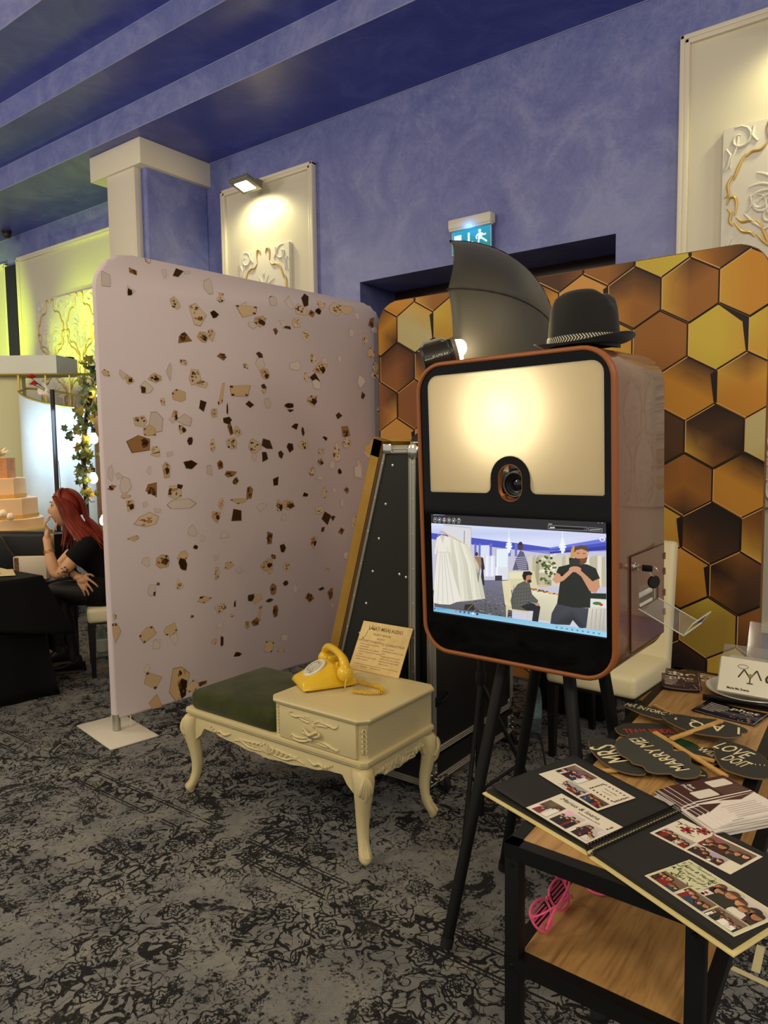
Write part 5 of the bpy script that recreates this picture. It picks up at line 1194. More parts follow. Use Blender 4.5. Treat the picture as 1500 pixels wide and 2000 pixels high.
def along(s_):
    for i in range(len(cum)-1):
        if cum[i+1] >= s_: k = (s_-cum[i])/(cum[i+1]-cum[i]+1e-9); return path[i]*(1-k)+path[i+1]*k, (path[i+1]-path[i]).normalized()
    return path[-1], (path[-1]-path[-2]).normalized()
b = MB(); pts = []; s0_ = .085; NT = 46
b.tube(path[:14], .0026, 8)
for i in range(NT*10):
    s_ = s0_+(cum[-1]-s0_-.005)*i/(NT*10); p, t_ = along(s_); x = t_.cross(V(0, 0, 1)).normalized(); y = x.cross(t_)
    a_ = 2*PI*i/10; pts.append(p+(x*math.cos(a_)+y*math.sin(a_))*.0068)
b.tube(pts, .0019, 5); b.build('coiled_cord', mt_yel, ph, angle=70)

# ================================================================== wooden instruction sign leaning on the case
sg0, sg1 = V(-2.015, 2.425, .547), V(-1.745, 2.425, .547); su = (sg1-sg0).normalized(); SH = .222
sv = V(-.004, .515, .857).normalized(); sn = su.cross(sv).normalized()
sgn = thing('instruction_sign', (sg0+sg1)/2, 'small light wooden sign with engraved instructions behind the yellow telephone', 'sign')
frs = (sg0, su, sv, sn); W_ = (sg1-sg0).length
b = MB(); b.prism([(0, 0), (W_, 0), (W_, SH), (0, SH)], (sg0-sn*.004, su, sv, sn), .004); bd = b.build('board', M('birch_board', (222, 196, 136), .5, var=(20, (206, 176, 112), (1, .1, 1))), sgn)
b = MB()
def st_(s_, x, y, h, al='CENTER', bold=0, sx=1): b.text(s_, h, (sg0+su*x*W_+sv*y*SH, su, sv, sn), al, bold, sx)
st_('LĂSAȚI MESAJ AUDIO', .50, .872, .0225, bold=.0003, sx=.86); st_('GUEST BOOK', .46, .755, .0145, sx=1.1); st_('AUDIO', .46, .675, .0125, sx=1.1)
st_('CUM FUNCȚIONEAZĂ?', .25, .60, .0132); st_('CE SĂ ÎNREGISTREZI?', .73, .585, .0132)
for k, s_ in enumerate(('1.Ridicați receptorul și ascultați', '   mesajul primit', '2.După semnalul sonor, așteptați', '   numele și începeți să vă înregistrați', '   mesajul', '3.Când ai terminat, pur și simplu', '   așezați receptorul')):
    st_(s_, .06, .535-.052*k, .0086, 'LEFT')
for k, s_ in enumerate(('Spune o poveste', 'Împărtășește o părere, o urare', 'audio', 'Mesajele și amintirile cu mirii', 'Oferă un sfat pentru căsnicie...', 'Spune-le cât de mult îi iubești', 'Cântă un cântec')):
    st_(s_, .55, .51-.052*k, .0086, 'LEFT')
st_('mesaj audio', .22, .085, .0075, 'LEFT'); st_('@ mesaj de nuntă', .42, .085, .0075, 'LEFT')
P_ = [(sg0+su*x*W_+sv*y*SH+sn*.0004) for x, y in ((.06, .125), (.96, .125))]; b.face([P_[0]-sv*.0006, P_[1]-sv*.0006, P_[1]+sv*.0006, P_[0]+sv*.0006])
hs = spline([sg0+su*x*W_+sv*y*SH+sn*.0004 for x, y in ((.10, .66), (.13, .72), (.15, .82), (.20, .88), (.26, .86))], 5)
b.tube(hs, [.0016]*len(hs), 6, flat=.15); b.tube([hs[-1]-su*.003+sv*.003, hs[-1]+su*.008-sv*.003], .004, 8, flat=.1); b.tube([hs[0]-su*.003, hs[0]+su*.004-sv*.006], .003, 8, flat=.1)
b.build('engraving', M('engraving', (92, 66, 26), .6), bd, weld=False)

# ================================================================== cream chairs
mt_piping = M('piping', (196, 184, 146), .5)
def chair(name, loc, rz, label, sc_=1):
    t = thing(name, (0, 0, 0), label, 'chair')
    # local: front -Y, seat centre at origin
    b = MB(); b.box((0, 0, .425), (.45, .46, .105), bevel=.026, seg=3); b.build('seat', mt_leather, t, angle=60)
    b = MB()
    b.box((0, 0, .372), (.43, .44, .012)); b.build('seat_frame', mt_blackwood, t)
    def bp(u_, v_, f):
        lean_ = .018+.09*v_**1.5
        return V((u_-.5)*(.45-.02*v_), .205+lean_+f, .40+.64*v_)
    b = MB(); b.box((0, .215, .71), (.445, .075, .66), bevel=.024, seg=3)
    for q in b.bm.verts:
        k = (q.co.z-.38)/.66; q.co.y += .085*max(k, 0)**1.5+.012*math.cos(q.co.x*6)-.012; q.co.x *= 1-.02*k
    bk = b.build('backrest', mt_leather, t, angle=60)
    for sx in (-1, 1):
        b = MB(); b.tube([V(sx*.2135*(1-.02*k/8), .2455+.085*max((k/8), 0)**1.5+.012*math.cos(.2225*6)-.012, .40+.62*k/8) for k in range(9)], .0028, 5); b.build('piping', mt_piping, bk)
    for sx in (-1, 1):
        for sy in (-1, 1):
            b = MB(); x, y = sx*.195, sy*.20
            b.rings([[V(x+a_*r_, y+c_*r_+(.05 if sy > 0 else 0)*(1-z/.37), z) for a_, c_ in ((-1, -1), (1, -1), (1, 1), (-1, 1))] for z, r_ in ((.001, .014), (.374, .022))], True)
            b.build('leg', mt_blackwood, t)
    t.location = loc; t.rotation_euler = (0, 0, rz); return t
chair('dining_chair', (-1.205, 3.44, 0), math.radians(-4), 'cream leather chair with black legs standing behind the photo booth')
# ================================================================== console table with oak shelves
ct = thing('console_table', (-.455, 1.88, 0), 'narrow console table with black steel frame and oak shelves, covered in props', 'table')
ZT = .75; TW = .030
FL, FR_, BL, BR_ = V(-.620, 1.205, 0), V(-.256, 1.195, 0), V(-.664, 2.555, 0), V(-.300, 2.545, 0)
for nm, p in (('leg', FL), ('leg', FR_), ('leg', BL), ('leg', BR_)):
    b = MB(); q = p+V(.015 if p.x < -.45 else -.015, .015 if p.y < 1.9 else -.015, 0); b.box(q+V(0, 0, ZT/2-.004), (TW, TW, ZT-.012), bevel=.002); lg = b.build(nm, mt_black, ct)
    for z in (ZT-.04, .505):
        b = MB(); b.lathe([(.005, 0), (.004, .002)], q+V(0, -.0155, z), (0, -1, 0), 8); b.build('bolt', mt_blackgloss, lg)
def shelf(z, nm):
    dx = (BL-FL)/(BL-FL).length
    b = MB()
    for p, q, s_ in ((FL, BL, 1), (FR_, BR_, -1)):
        o_ = V(.015*s_, 0, z-.015); b.bar(p+o_, q+o_, TW, TW)
    for p, q, s_ in ((FL, FR_, 1), (BL, BR_, -1)):
        o_ = V(0, .015*s_, z-.015); b.bar(p+o_, q+o_, TW, TW)
    fr_ = b.build('shelf_frame', mt_black, ct, angle=20)
    b = MB(); i = .027
    P = [FL+V(i, i, 0), FR_+V(-i, i, 0), BR_+V(-i, -i, 0), BL+V(i, -i, 0)]
    b.rings([[p+V(0, 0, zz) for p in P] for zz in (z-.020, z+.001)], True); b.build(nm, mt_oak, ct, angle=20)
shelf(ZT, 'oak_top'); shelf(.525, 'oak_shelf')
ZS = ZT+.001
# ------------------------------------------------------------------ open album
al = thing('photo_album', (-.45, 1.36, ZS), 'open spiral photo album with black pages on the front end of the console', 'album')
mt_cover = M('cream_cover', (224, 208, 146), .5); mt_page = M('black_page', (30, 30, 28), .75, bump=(500, .1, .0004))
def quad_slab(nm, P, z0_, z1_, m, par, curl=None):
    b = MB(); b.rings([[V(x, y, z0_) for x, y in P], [V(x, y, z1_) for x, y in P]], True); return b.build(nm, m, par, angle=20)
LFT = [(-.748, 1.350), (-.4735, 1.248), (-.382, 1.500), (-.661, 1.612)]
RGT = [(-.4660, 1.242), (-.198, 1.112), (-.098, 1.372), (-.374, 1.497)]
def inset(P, a_, c_):
    cx = sum(p[0] for p in P)/4; cy = sum(p[1] for p in P)/4
    return [(cx+(x-cx)*a_, cy+(y-cy)*c_) for x, y in P]
quad_slab('cover', LFT, ZS+.0005, ZS+.0035, mt_cover, al); quad_slab('cover', RGT, ZS+.0005, ZS+.0035, mt_cover, al)
pL = quad_slab('page_block', [(x+.004, y+.006) for x, y in inset(LFT, .985, .985)], ZS+.0036, ZS+.0085, mt_page, al)
pR = quad_slab('page_block', [(x-.002, y+.007) for x, y in inset(RGT, .975, .975)], ZS+.0036, ZS+.013, mt_page, al)
# top left page curls up a little
tl = [V(*p, 0) for p in [(x+.010, y+.010) for x, y in inset(LFT, .97, .98)]]
def pg(u_, v_):
    a_ = tl[0].lerp(tl[1], u_); c_ = tl[3].lerp(tl[2], u_); p = a_.lerp(c_, v_)
    return V(p.x, p.y, ZS+.0095+.010*(1-u_)**2)
b = MB(); b.grid(pg, 10, 8); pgo = b.build('page', mt_page, al, solid=.0006)
sp0, sp1 = V(-.470, 1.246, ZS+.011), V(-.379, 1.497, ZS+.011)
b = MB(); ax_ = (sp1-sp0).normalized(); sx_ = ax_.cross(V(0, 0, 1)).normalized()
for k in range(30):
    c = sp0.lerp(sp1, .02+.96*k/29)
    for dd in (0, .003):
        b.tube([c+ax_*dd+sx_*(.0115*math.cos(a_))+V(0, 0, .0105*math.sin(a_)+.002) for a_ in [2*PI*i/12 for i in range(12)]], .0008, 4, closed=True)
b.build('spiral_binding', mt_blackgloss, al, weld=False)
b = MB(); b.tube([sp0+V(0, 0, -.002), sp1+V(0, 0, -.002)], .0022, 6); b.build('binding_gap', mt_cover, al)
SKIN = ((206, 150, 116), (190, 132, 98), (222, 168, 134), (168, 112, 82)); HAIR = ((34, 24, 22), (58, 36, 26), (26, 20, 20), (88, 54, 34)); CLO = ((24, 24, 30), (28, 34, 56), (220, 214, 206), (60, 24, 30), (40, 60, 96), (130, 30, 36), (236, 232, 226), (34, 34, 34))
rnd = random.Random(21)
def photo(a, x0_, y0_, x1_, y1_, n_, l=2, bg=None, big=1):
    bg = bg or rnd.choice(((176, 166, 168), (120, 96, 84), (206, 196, 190), (150, 140, 150), (96, 70, 62)))
    a.poly([(x0_, y0_), (x1_, y0_), (x1_, y1_), (x0_, y1_)], [tuple(v*.82 for v in bg), tuple(v*.9 for v in bg), bg, tuple(min(255, v*1.08) for v in bg)], l)
    w_, h_ = x1_-x0_, y1_-y0_
    cl = lambda P: [(min(max(x, x0_), x1_), min(max(y, y0_), y1_)) for x, y in P]
    for _ in range(3): a.poly(cl(ell(rnd.uniform(x0_, x1_), rnd.uniform(y0_, y1_), w_*.2, h_*.2, 9)), tuple(min(255, max(0, v+rnd.randint(-40, 40))) for v in bg), l+1)
    n_ = int(n_*1.7)
    for k in rnd.sample(range(n_), n_):
        cx = x0_+w_*(k+.6)/(n_+.2)+rnd.uniform(-.03, .03)*w_; r_ = min(w_/(n_+1)*.74, h_*.17)*rnd.uniform(.75, 1.15)*big; cy = y0_+h_*rnd.uniform(.30, .76); lv = l+2+(k % 3)*5
        c = rnd.choice(CLO)
        a.poly(cl([(cx-r_*1.7, y0_), (cx+r_*1.7, y0_), (cx+r_*1.35, cy-r_*1.0), (cx+r_*.4, cy-r_*.7), (cx-r_*.4, cy-r_*.7), (cx-r_*1.35, cy-r_*1.0)]), c, lv)
        hcol = rnd.choice(HAIR); sk = rnd.choice(SKIN)
        a.poly(cl(ell(cx, cy+r_*.12, r_*1.08, r_*1.2, 12)), hcol, lv+1)
        if rnd.random() < .4: a.poly(cl([(cx-r_*1.1, cy+.2*r_), (cx+r_*1.1, cy+.2*r_), (cx+r_*1.25, cy-r_*1.3), (cx-r_*1.25, cy-r_*1.3)]), hcol, lv+1)
        a.poly(cl(ell(cx, cy-.05*r_, r_*.78, r_*.98, 12)), sk, lv+2)
        hx_ = rnd.uniform(-.25, .25)*r_
        a.poly(cl([(cx-r_*.8, cy+r_*.30), (cx+r_*.8, cy+r_*.30), (cx+r_*.7, cy+r_*.95), (cx, cy+r_*1.1), (cx-r_*.7, cy+r_*.95)]), hcol, lv+3)
        a.poly(cl(ell(cx+hx_, cy-.5*r_, r_*.3, r_*.07, 7)), tuple(v*.72 for v in sk), lv+3)
        a.poly(cl(ell(cx+hx_, cy+.10*r_, r_*.5, r_*.07, 7)), tuple(v*.62 for v in sk), lv+3)
        if rnd.random() < .5:
            fx, fy = cx+rnd.uniform(-2, 2)*r_, y0_+rnd.uniform(0, .5)*h_
            for q_ in range(4): a.poly(cl(ell(fx+rnd.uniform(-.8, .8)*r_, fy+rnd.uniform(-.8, .8)*r_, r_*.35, r_*.3, 6)), rnd.choice(CLO+SKIN), lv+4)
    return a
mt_leaf_ink = (70, 84, 48)
def strip_print(nm, Q, z, kind, label, tilt=0, seed=1):
    """printed photo strip: quad Q on the page, u along the long side"""
    rnd.seed(seed)
    o, p1, p2, p3 = [V(x, y, z) for x, y in (Q[0], Q[3], Q[2], Q[1])]
    o = o+V(0, 0, tilt); 
    u_ = (p1-o); L_ = u_.length; u_ = u_/L_; vv_ = (p3+V(0, 0, tilt)-o); vv_ = vv_-u_*vv_.dot(u_); H_ = vv_.length; vv_ = vv_/H_; n_ = u_.cross(vv_)
    if n_.z < 0: n_ = -n_
    t = thing(nm, (o+p2)/2, label, 'photo print')
    b = MB(); b.prism([(0, 0), (L_, 0), (L_, H_), (0, H_)], (o, u_, vv_, n_), .0004); cd = b.build('card', M('photo_card', (228, 220, 202), .35), t)
    a = Art((o+n_*.00045, u_, vv_, n_)); g = .006
    def txt(bb, s_, size, x, y, sx=1, shear=0): bb.text(s_, size, (o+u_*x+vv_*y+n_*.0006, u_, vv_, n_), 'CENTER', 0, sx, shear)
    tb = MB()
    if kind == 1:
        photo(a, g, H_*.40, L_*.43, H_-g, 4); photo(a, L_*.30, g, L_*.64, H_*.37, 5); photo(a, L_*.67, g, L_-g, H_*.37, 5)
        cx0, cx1, cy0, cy1 = L_*.58, L_*.95, H_*.50, H_*.88
        for k in range(26):
            q = k/26*4; s_ = int(q); f = q-s_
            x, y = ((cx0+(cx1-cx0)*f, cy0), (cx1, cy0+(cy1-cy0)*f), (cx1-(cx1-cx0)*f, cy1), (cx0, cy1-(cy1-cy0)*f))[s_]
            a.ell(x, y, .0034, .0022, rnd.choice(((90, 26, 34), (60, 22, 28), (120, 96, 60))), 2+k % 3, 7, rnd.random()*3)
        txt(tb, 'Raluca & Mihai', .006, (cx0+cx1)/2, H_*.74, shear=.2); txt(tb, '12 august 2019', .0045, (cx0+cx1)/2, H_*.63, shear=.2)
    elif kind == 2:
        for k in range(3): photo(a, g+k*(L_-g)/3, g, (k+1)*(L_-g)/3-.002, H_*.62, 4)
        txt(tb, 'Marius & Ioana', .0165, L_*.40, H_*.84, shear=.25); txt(tb, '8 septembrie 2018', .007, L_*.62, H_*.70, shear=.25)
        for k in range(5): a.ell(L_*.9+rnd.uniform(-.01, .01), H_*.76+rnd.uniform(-.008, .008), .003, .0018, (110, 100, 84), 2, 7, rnd.random()*3)
    elif kind == 3:
        photo(a, L_*.44, H_*.42, L_-g, H_-g, 4); photo(a, g, g, L_*.43, H_*.42, 4); photo(a, L_*.46, g, L_*.84, H_*.40, 4)
        for (x, y) in ((.20, .68), (.32, .90)):
            for k in range(10): a.ell(L_*x+.007*math.cos(k*.63)*(k % 2+.4), H_*y+.006*math.sin(k*.63)*(k % 2+.4), .0048, .004, rnd.choice(((130, 14, 28), (168, 26, 40), (96, 10, 22))), 2+k % 3, 8)
            for k in range(7): a.ell(L_*x+rnd.uniform(-.022, .022), H_*y+rnd.uniform(-.012, .012), .005, .0014, (112, 92, 70), 1, 7, rnd.random()*3)
        txt(tb, 'Ana Maria & Ovidiu', .008, L_*.2, H_*.82, shear=.3); txt(tb, '14 iulie 2019', .006, L_*.25, H_*.56, shear=.3)
    else:
        a.rect(.002, .002, L_-.002, H_-.002, (206, 208, 170), 1)
        photo(a, L_*.42, H_*.40, L_-g, H_-g, 5, big=1.35); photo(a, g, g, L_*.32, H_*.40, 4); photo(a, L_*.335, g, L_*.64, H_*.38, 4); photo(a, L_*.66, g, L_*.96, H_*.38, 6)
        for k in range(70):
            x, y = L_*rnd.uniform(.02, .40), H_*rnd.uniform(.42, .97)
            if L_*.08 < x < L_*.35 and H_*.62 < y < H_*.9: continue
            a.ell(x, y, .005, .0012, mt_leaf_ink, 2, 7, rnd.random()*3)
        for (xa, ya, xb, yb) in ((.07, .60, .36, .60), (.36, .60, .36, .92), (.36, .92, .07, .92), (.07, .92, .07, .60)): a.line([(L_*xa, H_*ya), (L_*xb, H_*yb)], .0008, (70, 74, 40), 2)
        txt(tb, 'Alina & Marius', .0105, L_*.215, H_*.80, shear=.25); txt(tb, '7 august 2019', .0075, L_*.215, H_*.68, shear=.25)
    a.build('photo_image', mt_printgloss, cd)
    tb.build('lettering', mt_text_dark, cd, weld=False)
    return t
strip_print('photo_strip', [(-.6722, 1.4721), (-.6413, 1.5788), (-.4791, 1.508), (-.5091, 1.399)], ZS+.0130, 1, 'photo print with three group pictures on the left album page, farther from the front', .007, 3)
strip_print('photo_strip', [(-.6288, 1.3172), (-.5941, 1.4165), (-.4444, 1.3621), (-.4782, 1.2648)], ZS+.0125, 2, 'photo print with a row of three pictures on the left album page, nearer the front', .006, 5)
strip_print('photo_strip', [(-.3966, 1.3716), (-.3582, 1.463), (-.2028, 1.4034), (-.2426, 1.3129)], ZS+.0135, 3, 'photo print with red roses on the right album page, farther from the front', 0, 8)
strip_print('photo_strip', [(-.3613, 1.2238), (-.3237, 1.3263), (-.1638, 1.2498), (-.2035, 1.1418)], ZS+.0135, 4, 'photo print with green leaf border on the right album page, nearest the front', 0, 13)

# ------------------------------------------------------------------ prop signs on sticks
mt_board = M('chalk_board', (44, 45, 40), .7, bump=(300, .15, .0006)); mt_mdf = M('board_edge', (120, 92, 60), .7)
mt_stick = M('wooden_stick', (206, 164, 98), .55, var=(30, (186, 140, 76), (1, 1, 1)))
Z3 = V(0, 0, 1)
def prop(nm, P, z, label, texts, stick=None, tilt=None, mat=None, ink=None, smooth_=True, group=None):
    pts = [Vector((x, y)) for x, y in P]
    if smooth_:
        Q = spline(pts+[pts[0]], 4)[:-1]
    else: Q = pts
    cx = sum(p[0] for p in Q)/len(Q); cy = sum(p[1] for p in Q)/len(Q)
    T = tilt if tilt is not None else Matrix.Identity(3)
    c = V(cx, cy, z); u_, v_, n_ = T @ V(1, 0, 0), T @ V(0, 1, 0), T @ V(0, 0, 1)
    t = thing(nm, c, label, 'prop sign', group)
    b = MB(); b.prism([(q[0]-cx, q[1]-cy) for q in Q], (c, u_, v_, n_), .0032); bd = b.build('board', mat or mt_board, t, angle=40)
    b = MB(); pl_ = [c+u_*(q[0]-cx)+v_*(q[1]-cy)+n_*.0016 for q in Q]; b.tube(pl_, .0017, 5, closed=True); b.build('board_edge', mt_mdf, t)
    if texts:
        b = MB()
        for s_, A, Bp, size, sx in texts:
            a_, e_ = Vector(A), Vector(Bp); d_ = (e_-a_); d_.normalize(); m_ = (a_+e_)/2
            o_ = c+u_*(m_[0]-cx)+v_*(m_[1]-cy)+n_*.0033
            tu = (u_*d_[0]+v_*d_[1]).normalized(); b.text(s_, size, (o_, tu, n_.cross(tu), n_), 'CENTER', .0006, sx)
        b.build('lettering', ink or mt_text_cream, bd, weld=False)
    if stick:
        (xa, ya, za), (xb, yb, zb) = stick
        p, q = V(xa, ya, za), V(xb, yb, zb); d_ = (q-p).normalized(); s_ = d_.cross(Z3).normalized(); w_ = s_.cross(d_)
        b = MB(); b.rings([[e+s_*(i*.0065)+w_*(j*.0022) for i, j in ((-1, -1), (1, -1), (1, 1), (-1, 1))] for e in (p, q)], True); b.build('stick', mt_stick, t)
    return t
z0_ = ZS
prop('prop_sign', [(-.6743, 2.0294), (-.6555, 2.0436), (-.5979, 2.0409), (-.5247, 2.0233), (-.4594, 2.0229), (-.4549, 2.0038), (-.501, 1.9829), (-.5538, 1.9607), (-.5978, 1.9726), (-.6553, 2.0048)], z0_+.020, 'slim black prop sign reading MĂ ÎNTORC IMEDIAT, farthest of the pile', [('MĂ ÎNTORC IMEDIAT', (-.655, 2.021), (-.462, 1.999), 0.0326, 0.646)], ((-.6048, 2.1123, z0_+.006), (-.52, 2.02, z0_+.018)), smooth_=False)
prop('prop_sign', [(-.6358, 1.8703), (-.6287, 1.8941), (-.6236, 1.9145), (-.5881, 1.9414), (-.5536, 1.9597), (-.5284, 1.9638), (-.495, 1.9116), (-.5111, 1.8899), (-.5463, 1.8686), (-.5876, 1.8356), (-.6154, 1.8382)], z0_+.006, 'black cloud shaped prop sign with red TEAM BRIDE lettering', [('TEAM BRIDE', (-.609, 1.857), (-.503, 1.930), 0.0357, 0.646)], None, ink=mt_text_red)
prop('prop_sign', [(-.5219, 1.8721), (-.5044, 1.8998), (-.4608, 1.8995), (-.4282, 1.8775), (-.4243, 1.8486), (-.4441, 1.8329), (-.4831, 1.8441)], z0_+.002, 'dark green prop sign under the crossing sticks', [], None, mat=M('green_board', (22, 62, 36), .5))
prop('prop_sign', [(-.4506, 1.8236), (-.4406, 1.8429), (-.4161, 1.8384), (-.3815, 1.8125), (-.3652, 1.7889), (-.378, 1.7714), (-.4121, 1.7734), (-.4391, 1.7901)], z0_+.007, 'blank grey oval prop sign beneath the long stick', [], ((-.4676, 1.7977, z0_+.011), (-.37, 1.7855, z0_+.014)))
prop('prop_sign', [(-.4249, 1.8634), (-.3965, 1.8804), (-.3644, 1.8515), (-.3515, 1.8158), (-.3668, 1.7964), (-.3955, 1.8116), (-.4176, 1.8327)], z0_+.003, 'black prop sign with slanted cream letters half under the LOVE sign', [('WITH', (-.4198, 1.8546), (-.3661, 1.8322), 0.0465, 0.544), ('HIM', (-.405, 1.834), (-.367, 1.816), 0.0310, 0.544)], None)
prop('prop_sign', [(-.5414, 1.9693), (-.5354, 1.9893), (-.5112, 2.0096), (-.4638, 2.0143), (-.4223, 2.0265), (-.384, 2.0205), (-.3547, 2.0093), (-.3388, 1.9947), (-.3368, 1.9758), (-.3459, 1.9615), (-.3448, 1.9406), (-.3687, 1.9143), (-.3908, 1.9085), (-.4332, 1.8986), (-.4656, 1.9063), (-.4947, 1.9223), (-.5233, 1.9453)], z0_+.026, 'black cloud prop sign lying face up with a thick stick across it', [('I  A Q  ,', (-.3618, 1.9760), (-.4971, 1.9520), 0.0713, 0.680)], ((-.4817, 1.8334, z0_+.026), (-.4038, 2.0122, z0_+.033)))
prop('prop_sign', [(-.4218, 1.7666), (-.3954, 1.7506), (-.373, 1.7248), (-.3675, 1.6887), (-.3727, 1.6542), (-.3975, 1.6367), (-.4266, 1.6551)], z0_+.002, 'black prop sign half hidden under the MARRY ME sign', [('T A', (-.376, 1.69), (-.412, 1.74), 0.0465, 0.680)], None)
prop('prop_sign', [(-.656, 1.7332), (-.6557, 1.7584), (-.6403, 1.7793), (-.6057, 1.7832), (-.5602, 1.7517), (-.5235, 1.7131), (-.4951, 1.6639), (-.4848, 1.6301), (-.5012, 1.6145), (-.5288, 1.6113), (-.5617, 1.6213), (-.5996, 1.6509), (-.6335, 1.6911)], z0_+.008, 'black oval prop sign reading MRS', [('MRS', (-.527, 1.652), (-.638, 1.742), 0.0961, 0.578)], ((-.6021, 1.5829, z0_+.004), (-.545, 1.622, z0_+.0065)))
prop('prop_sign', [(-.5855, 1.7246), (-.5937, 1.7717), (-.5818, 1.8029), (-.583, 1.8264), (-.5675, 1.8538), (-.5337, 1.8691), (-.5028, 1.86), (-.4787, 1.8278), (-.463, 1.7807), (-.4422, 1.7907), (-.4218, 1.7666), (-.409, 1.7285), (-.3902, 1.7168), (-.3794, 1.6882), (-.3841, 1.6576), (-.4037, 1.64), (-.4227, 1.6405), (-.4341, 1.6474), (-.4585, 1.631), (-.4797, 1.632), (-.4955, 1.6511), (-.5194, 1.6535), (-.5338, 1.6707), (-.5604, 1.6872)], z0_+.016, 'large grey black cloud prop sign reading MARRY ME!', [('MARRY ME!', (-.4020, 1.672), (-.572, 1.812), 0.0527, 0.734)], None, mat=M('chalk_board_grey', (58, 59, 54), .7, bump=(300, .2, .0006)))
prop('prop_sign', [(-.3883, 1.8672), (-.3847, 1.8934), (-.3678, 1.91), (-.323, 1.8989), (-.2876, 1.8694), (-.2623, 1.8272), (-.2419, 1.777), (-.2513, 1.7397), (-.2788, 1.7241), (-.3097, 1.7255), (-.3412, 1.739), (-.3648, 1.7806), (-.3812, 1.8306)], z0_+.018, 'black oval prop sign reading LOVE at the right edge of the table', [('LOVE', (-.385, 1.872), (-.305, 1.838), 0.0713, 0.490), ('DOIT', (-.352, 1.803), (-.300, 1.782), 0.0589, 0.408), ('. . . .', (-.2653, 1.7964), (-.2909, 1.7865), 0.0465, 0.408)], ((-.5332, 1.8673, z0_+.0205), (-.3309, 1.7144, z0_+.014)))
b = MB(); p, q = V(-.3286, 1.716, z0_+.004), V(-.27, 1.6805, z0_+.004); d_ = (q-p).normalized(); s_ = d_.cross(Z3)
b.rings([[e+s_*(i*.0065)+Z3*(j*.0022) for i, j in ((-1, -1), (1, -1), (1, 1), (-1, 1))] for e in (p, q)], True)
tag(b.build('wooden_stick', mt_stick), 'short bare wooden stick end under the LOVE sign', 'stick')

# ------------------------------------------------------------------ fanned stack of printed cards
Q0 = [V(-.4388, 1.5389, 0), V(-.3034, 1.4425, 0), V(-.2341, 1.5682, 0), V(-.3369, 1.6481, 0)]
cdir = (Q0[1]-Q0[0]).normalized(); cL, cW = .150, .165
rnd = random.Random(4)
mt_cardw = M('card_white', (230, 222, 216), .4); mt_cardedge = M('card_lilac', (214, 200, 216), .5)
def card(k, o, ang, z, pr=True, label='printed photo card in the fanned stack beside the album', group='cards in the fanned stack'):
    u_ = V(math.cos(ang), math.sin(ang), 0); v_ = V(-u_.y, u_.x, 0)
    t = thing('photo_card', o+u_*.08+v_*.07+V(0, 0, z), label, 'photo card', group)
    b = MB(); b.prism([(0, 0), (.165, 0), (.165, .150), (0, .150)], (o+V(0, 0, z), u_, v_, Z3), .0016); cd = b.build('card', mt_cardw, t)
    if pr:
        a = Art((o+V(0, 0, z+.0017), u_, v_, Z3)); W2, H2 = .165, .150
        a.rect(0, .0, .075, H2, (62, 30, 34), 1)
        a.poly(rrect(.012, .085, .040, .140, .004, 3), (222, 216, 206), 2); a.poly(rrect(.040, .020, .070, .075, .004, 3), (222, 216, 206), 2)
        for q in range(5): a.line([(.045+.006*q, .085), (.045+.006*q, .145)], .0008, (160, 130, 126), 2)
        a.rect(.079, 0, .084, H2, (62, 30, 34), 1); a.poly([(.088, .0), (.12, .0), (.098, .05)], (58, 28, 32), 2); a.poly([(.10, .10), (.085, .148), (.088, .05)], (70, 36, 38), 2)
        for q in range(7): a.line([(.155-.007*q, .035+.004*(q % 3)), (.155-.007*q, .125-.006*(q % 2))], .0009, (120, 110, 112), 2)
        a.line([(.162, .015), (.162, .045)], .0012, (60, 40, 44), 2)
        a.build('print', mt_printgloss, cd)
        b = MB(); b.text('MAKE IT LAST FOREVER', .0080, (o+V(0, 0, z+.0017)+u_*.152+v_*.09, -v_, u_, Z3)); b.text('Box', .013, (o+V(0, 0, z+.0019)+u_*.020+v_*.045, u_, v_, Z3), bold=.0004); b.text('Photo', .013, (o+V(0, 0, z+.0019)+u_*.022+v_*.032, u_, v_, Z3), bold=.0004)
        b.build('lettering', mt_text_white if False else M('print_ink', (214, 206, 200), .5), cd, weld=False)
b_ang = math.atan2(cdir.y, cdir.x)
for k in range(15):
    last = k >= 12
    off = V(rnd.uniform(-.006, .006), rnd.uniform(-.006, .006), 0)+(V(.018, .022, 0)*(k-12)*.5 if last else V(0, 0, 0))
    lab = {12: 'printed card third from the top of the fanned stack, brown border showing', 13: 'printed card second from the top of the fanned stack', 14: 'topmost printed card of the fanned stack, mostly white'}.get(k, 'printed photo card low in the fanned stack beside the album')
    card(k, Q0[0]+V(.004, .0, 0)+off, b_ang+math.radians(rnd.uniform(-4, 4)+(2*(k-12) if last else 0)), ZS+.0005+k*.00185, k >= 10, lab)

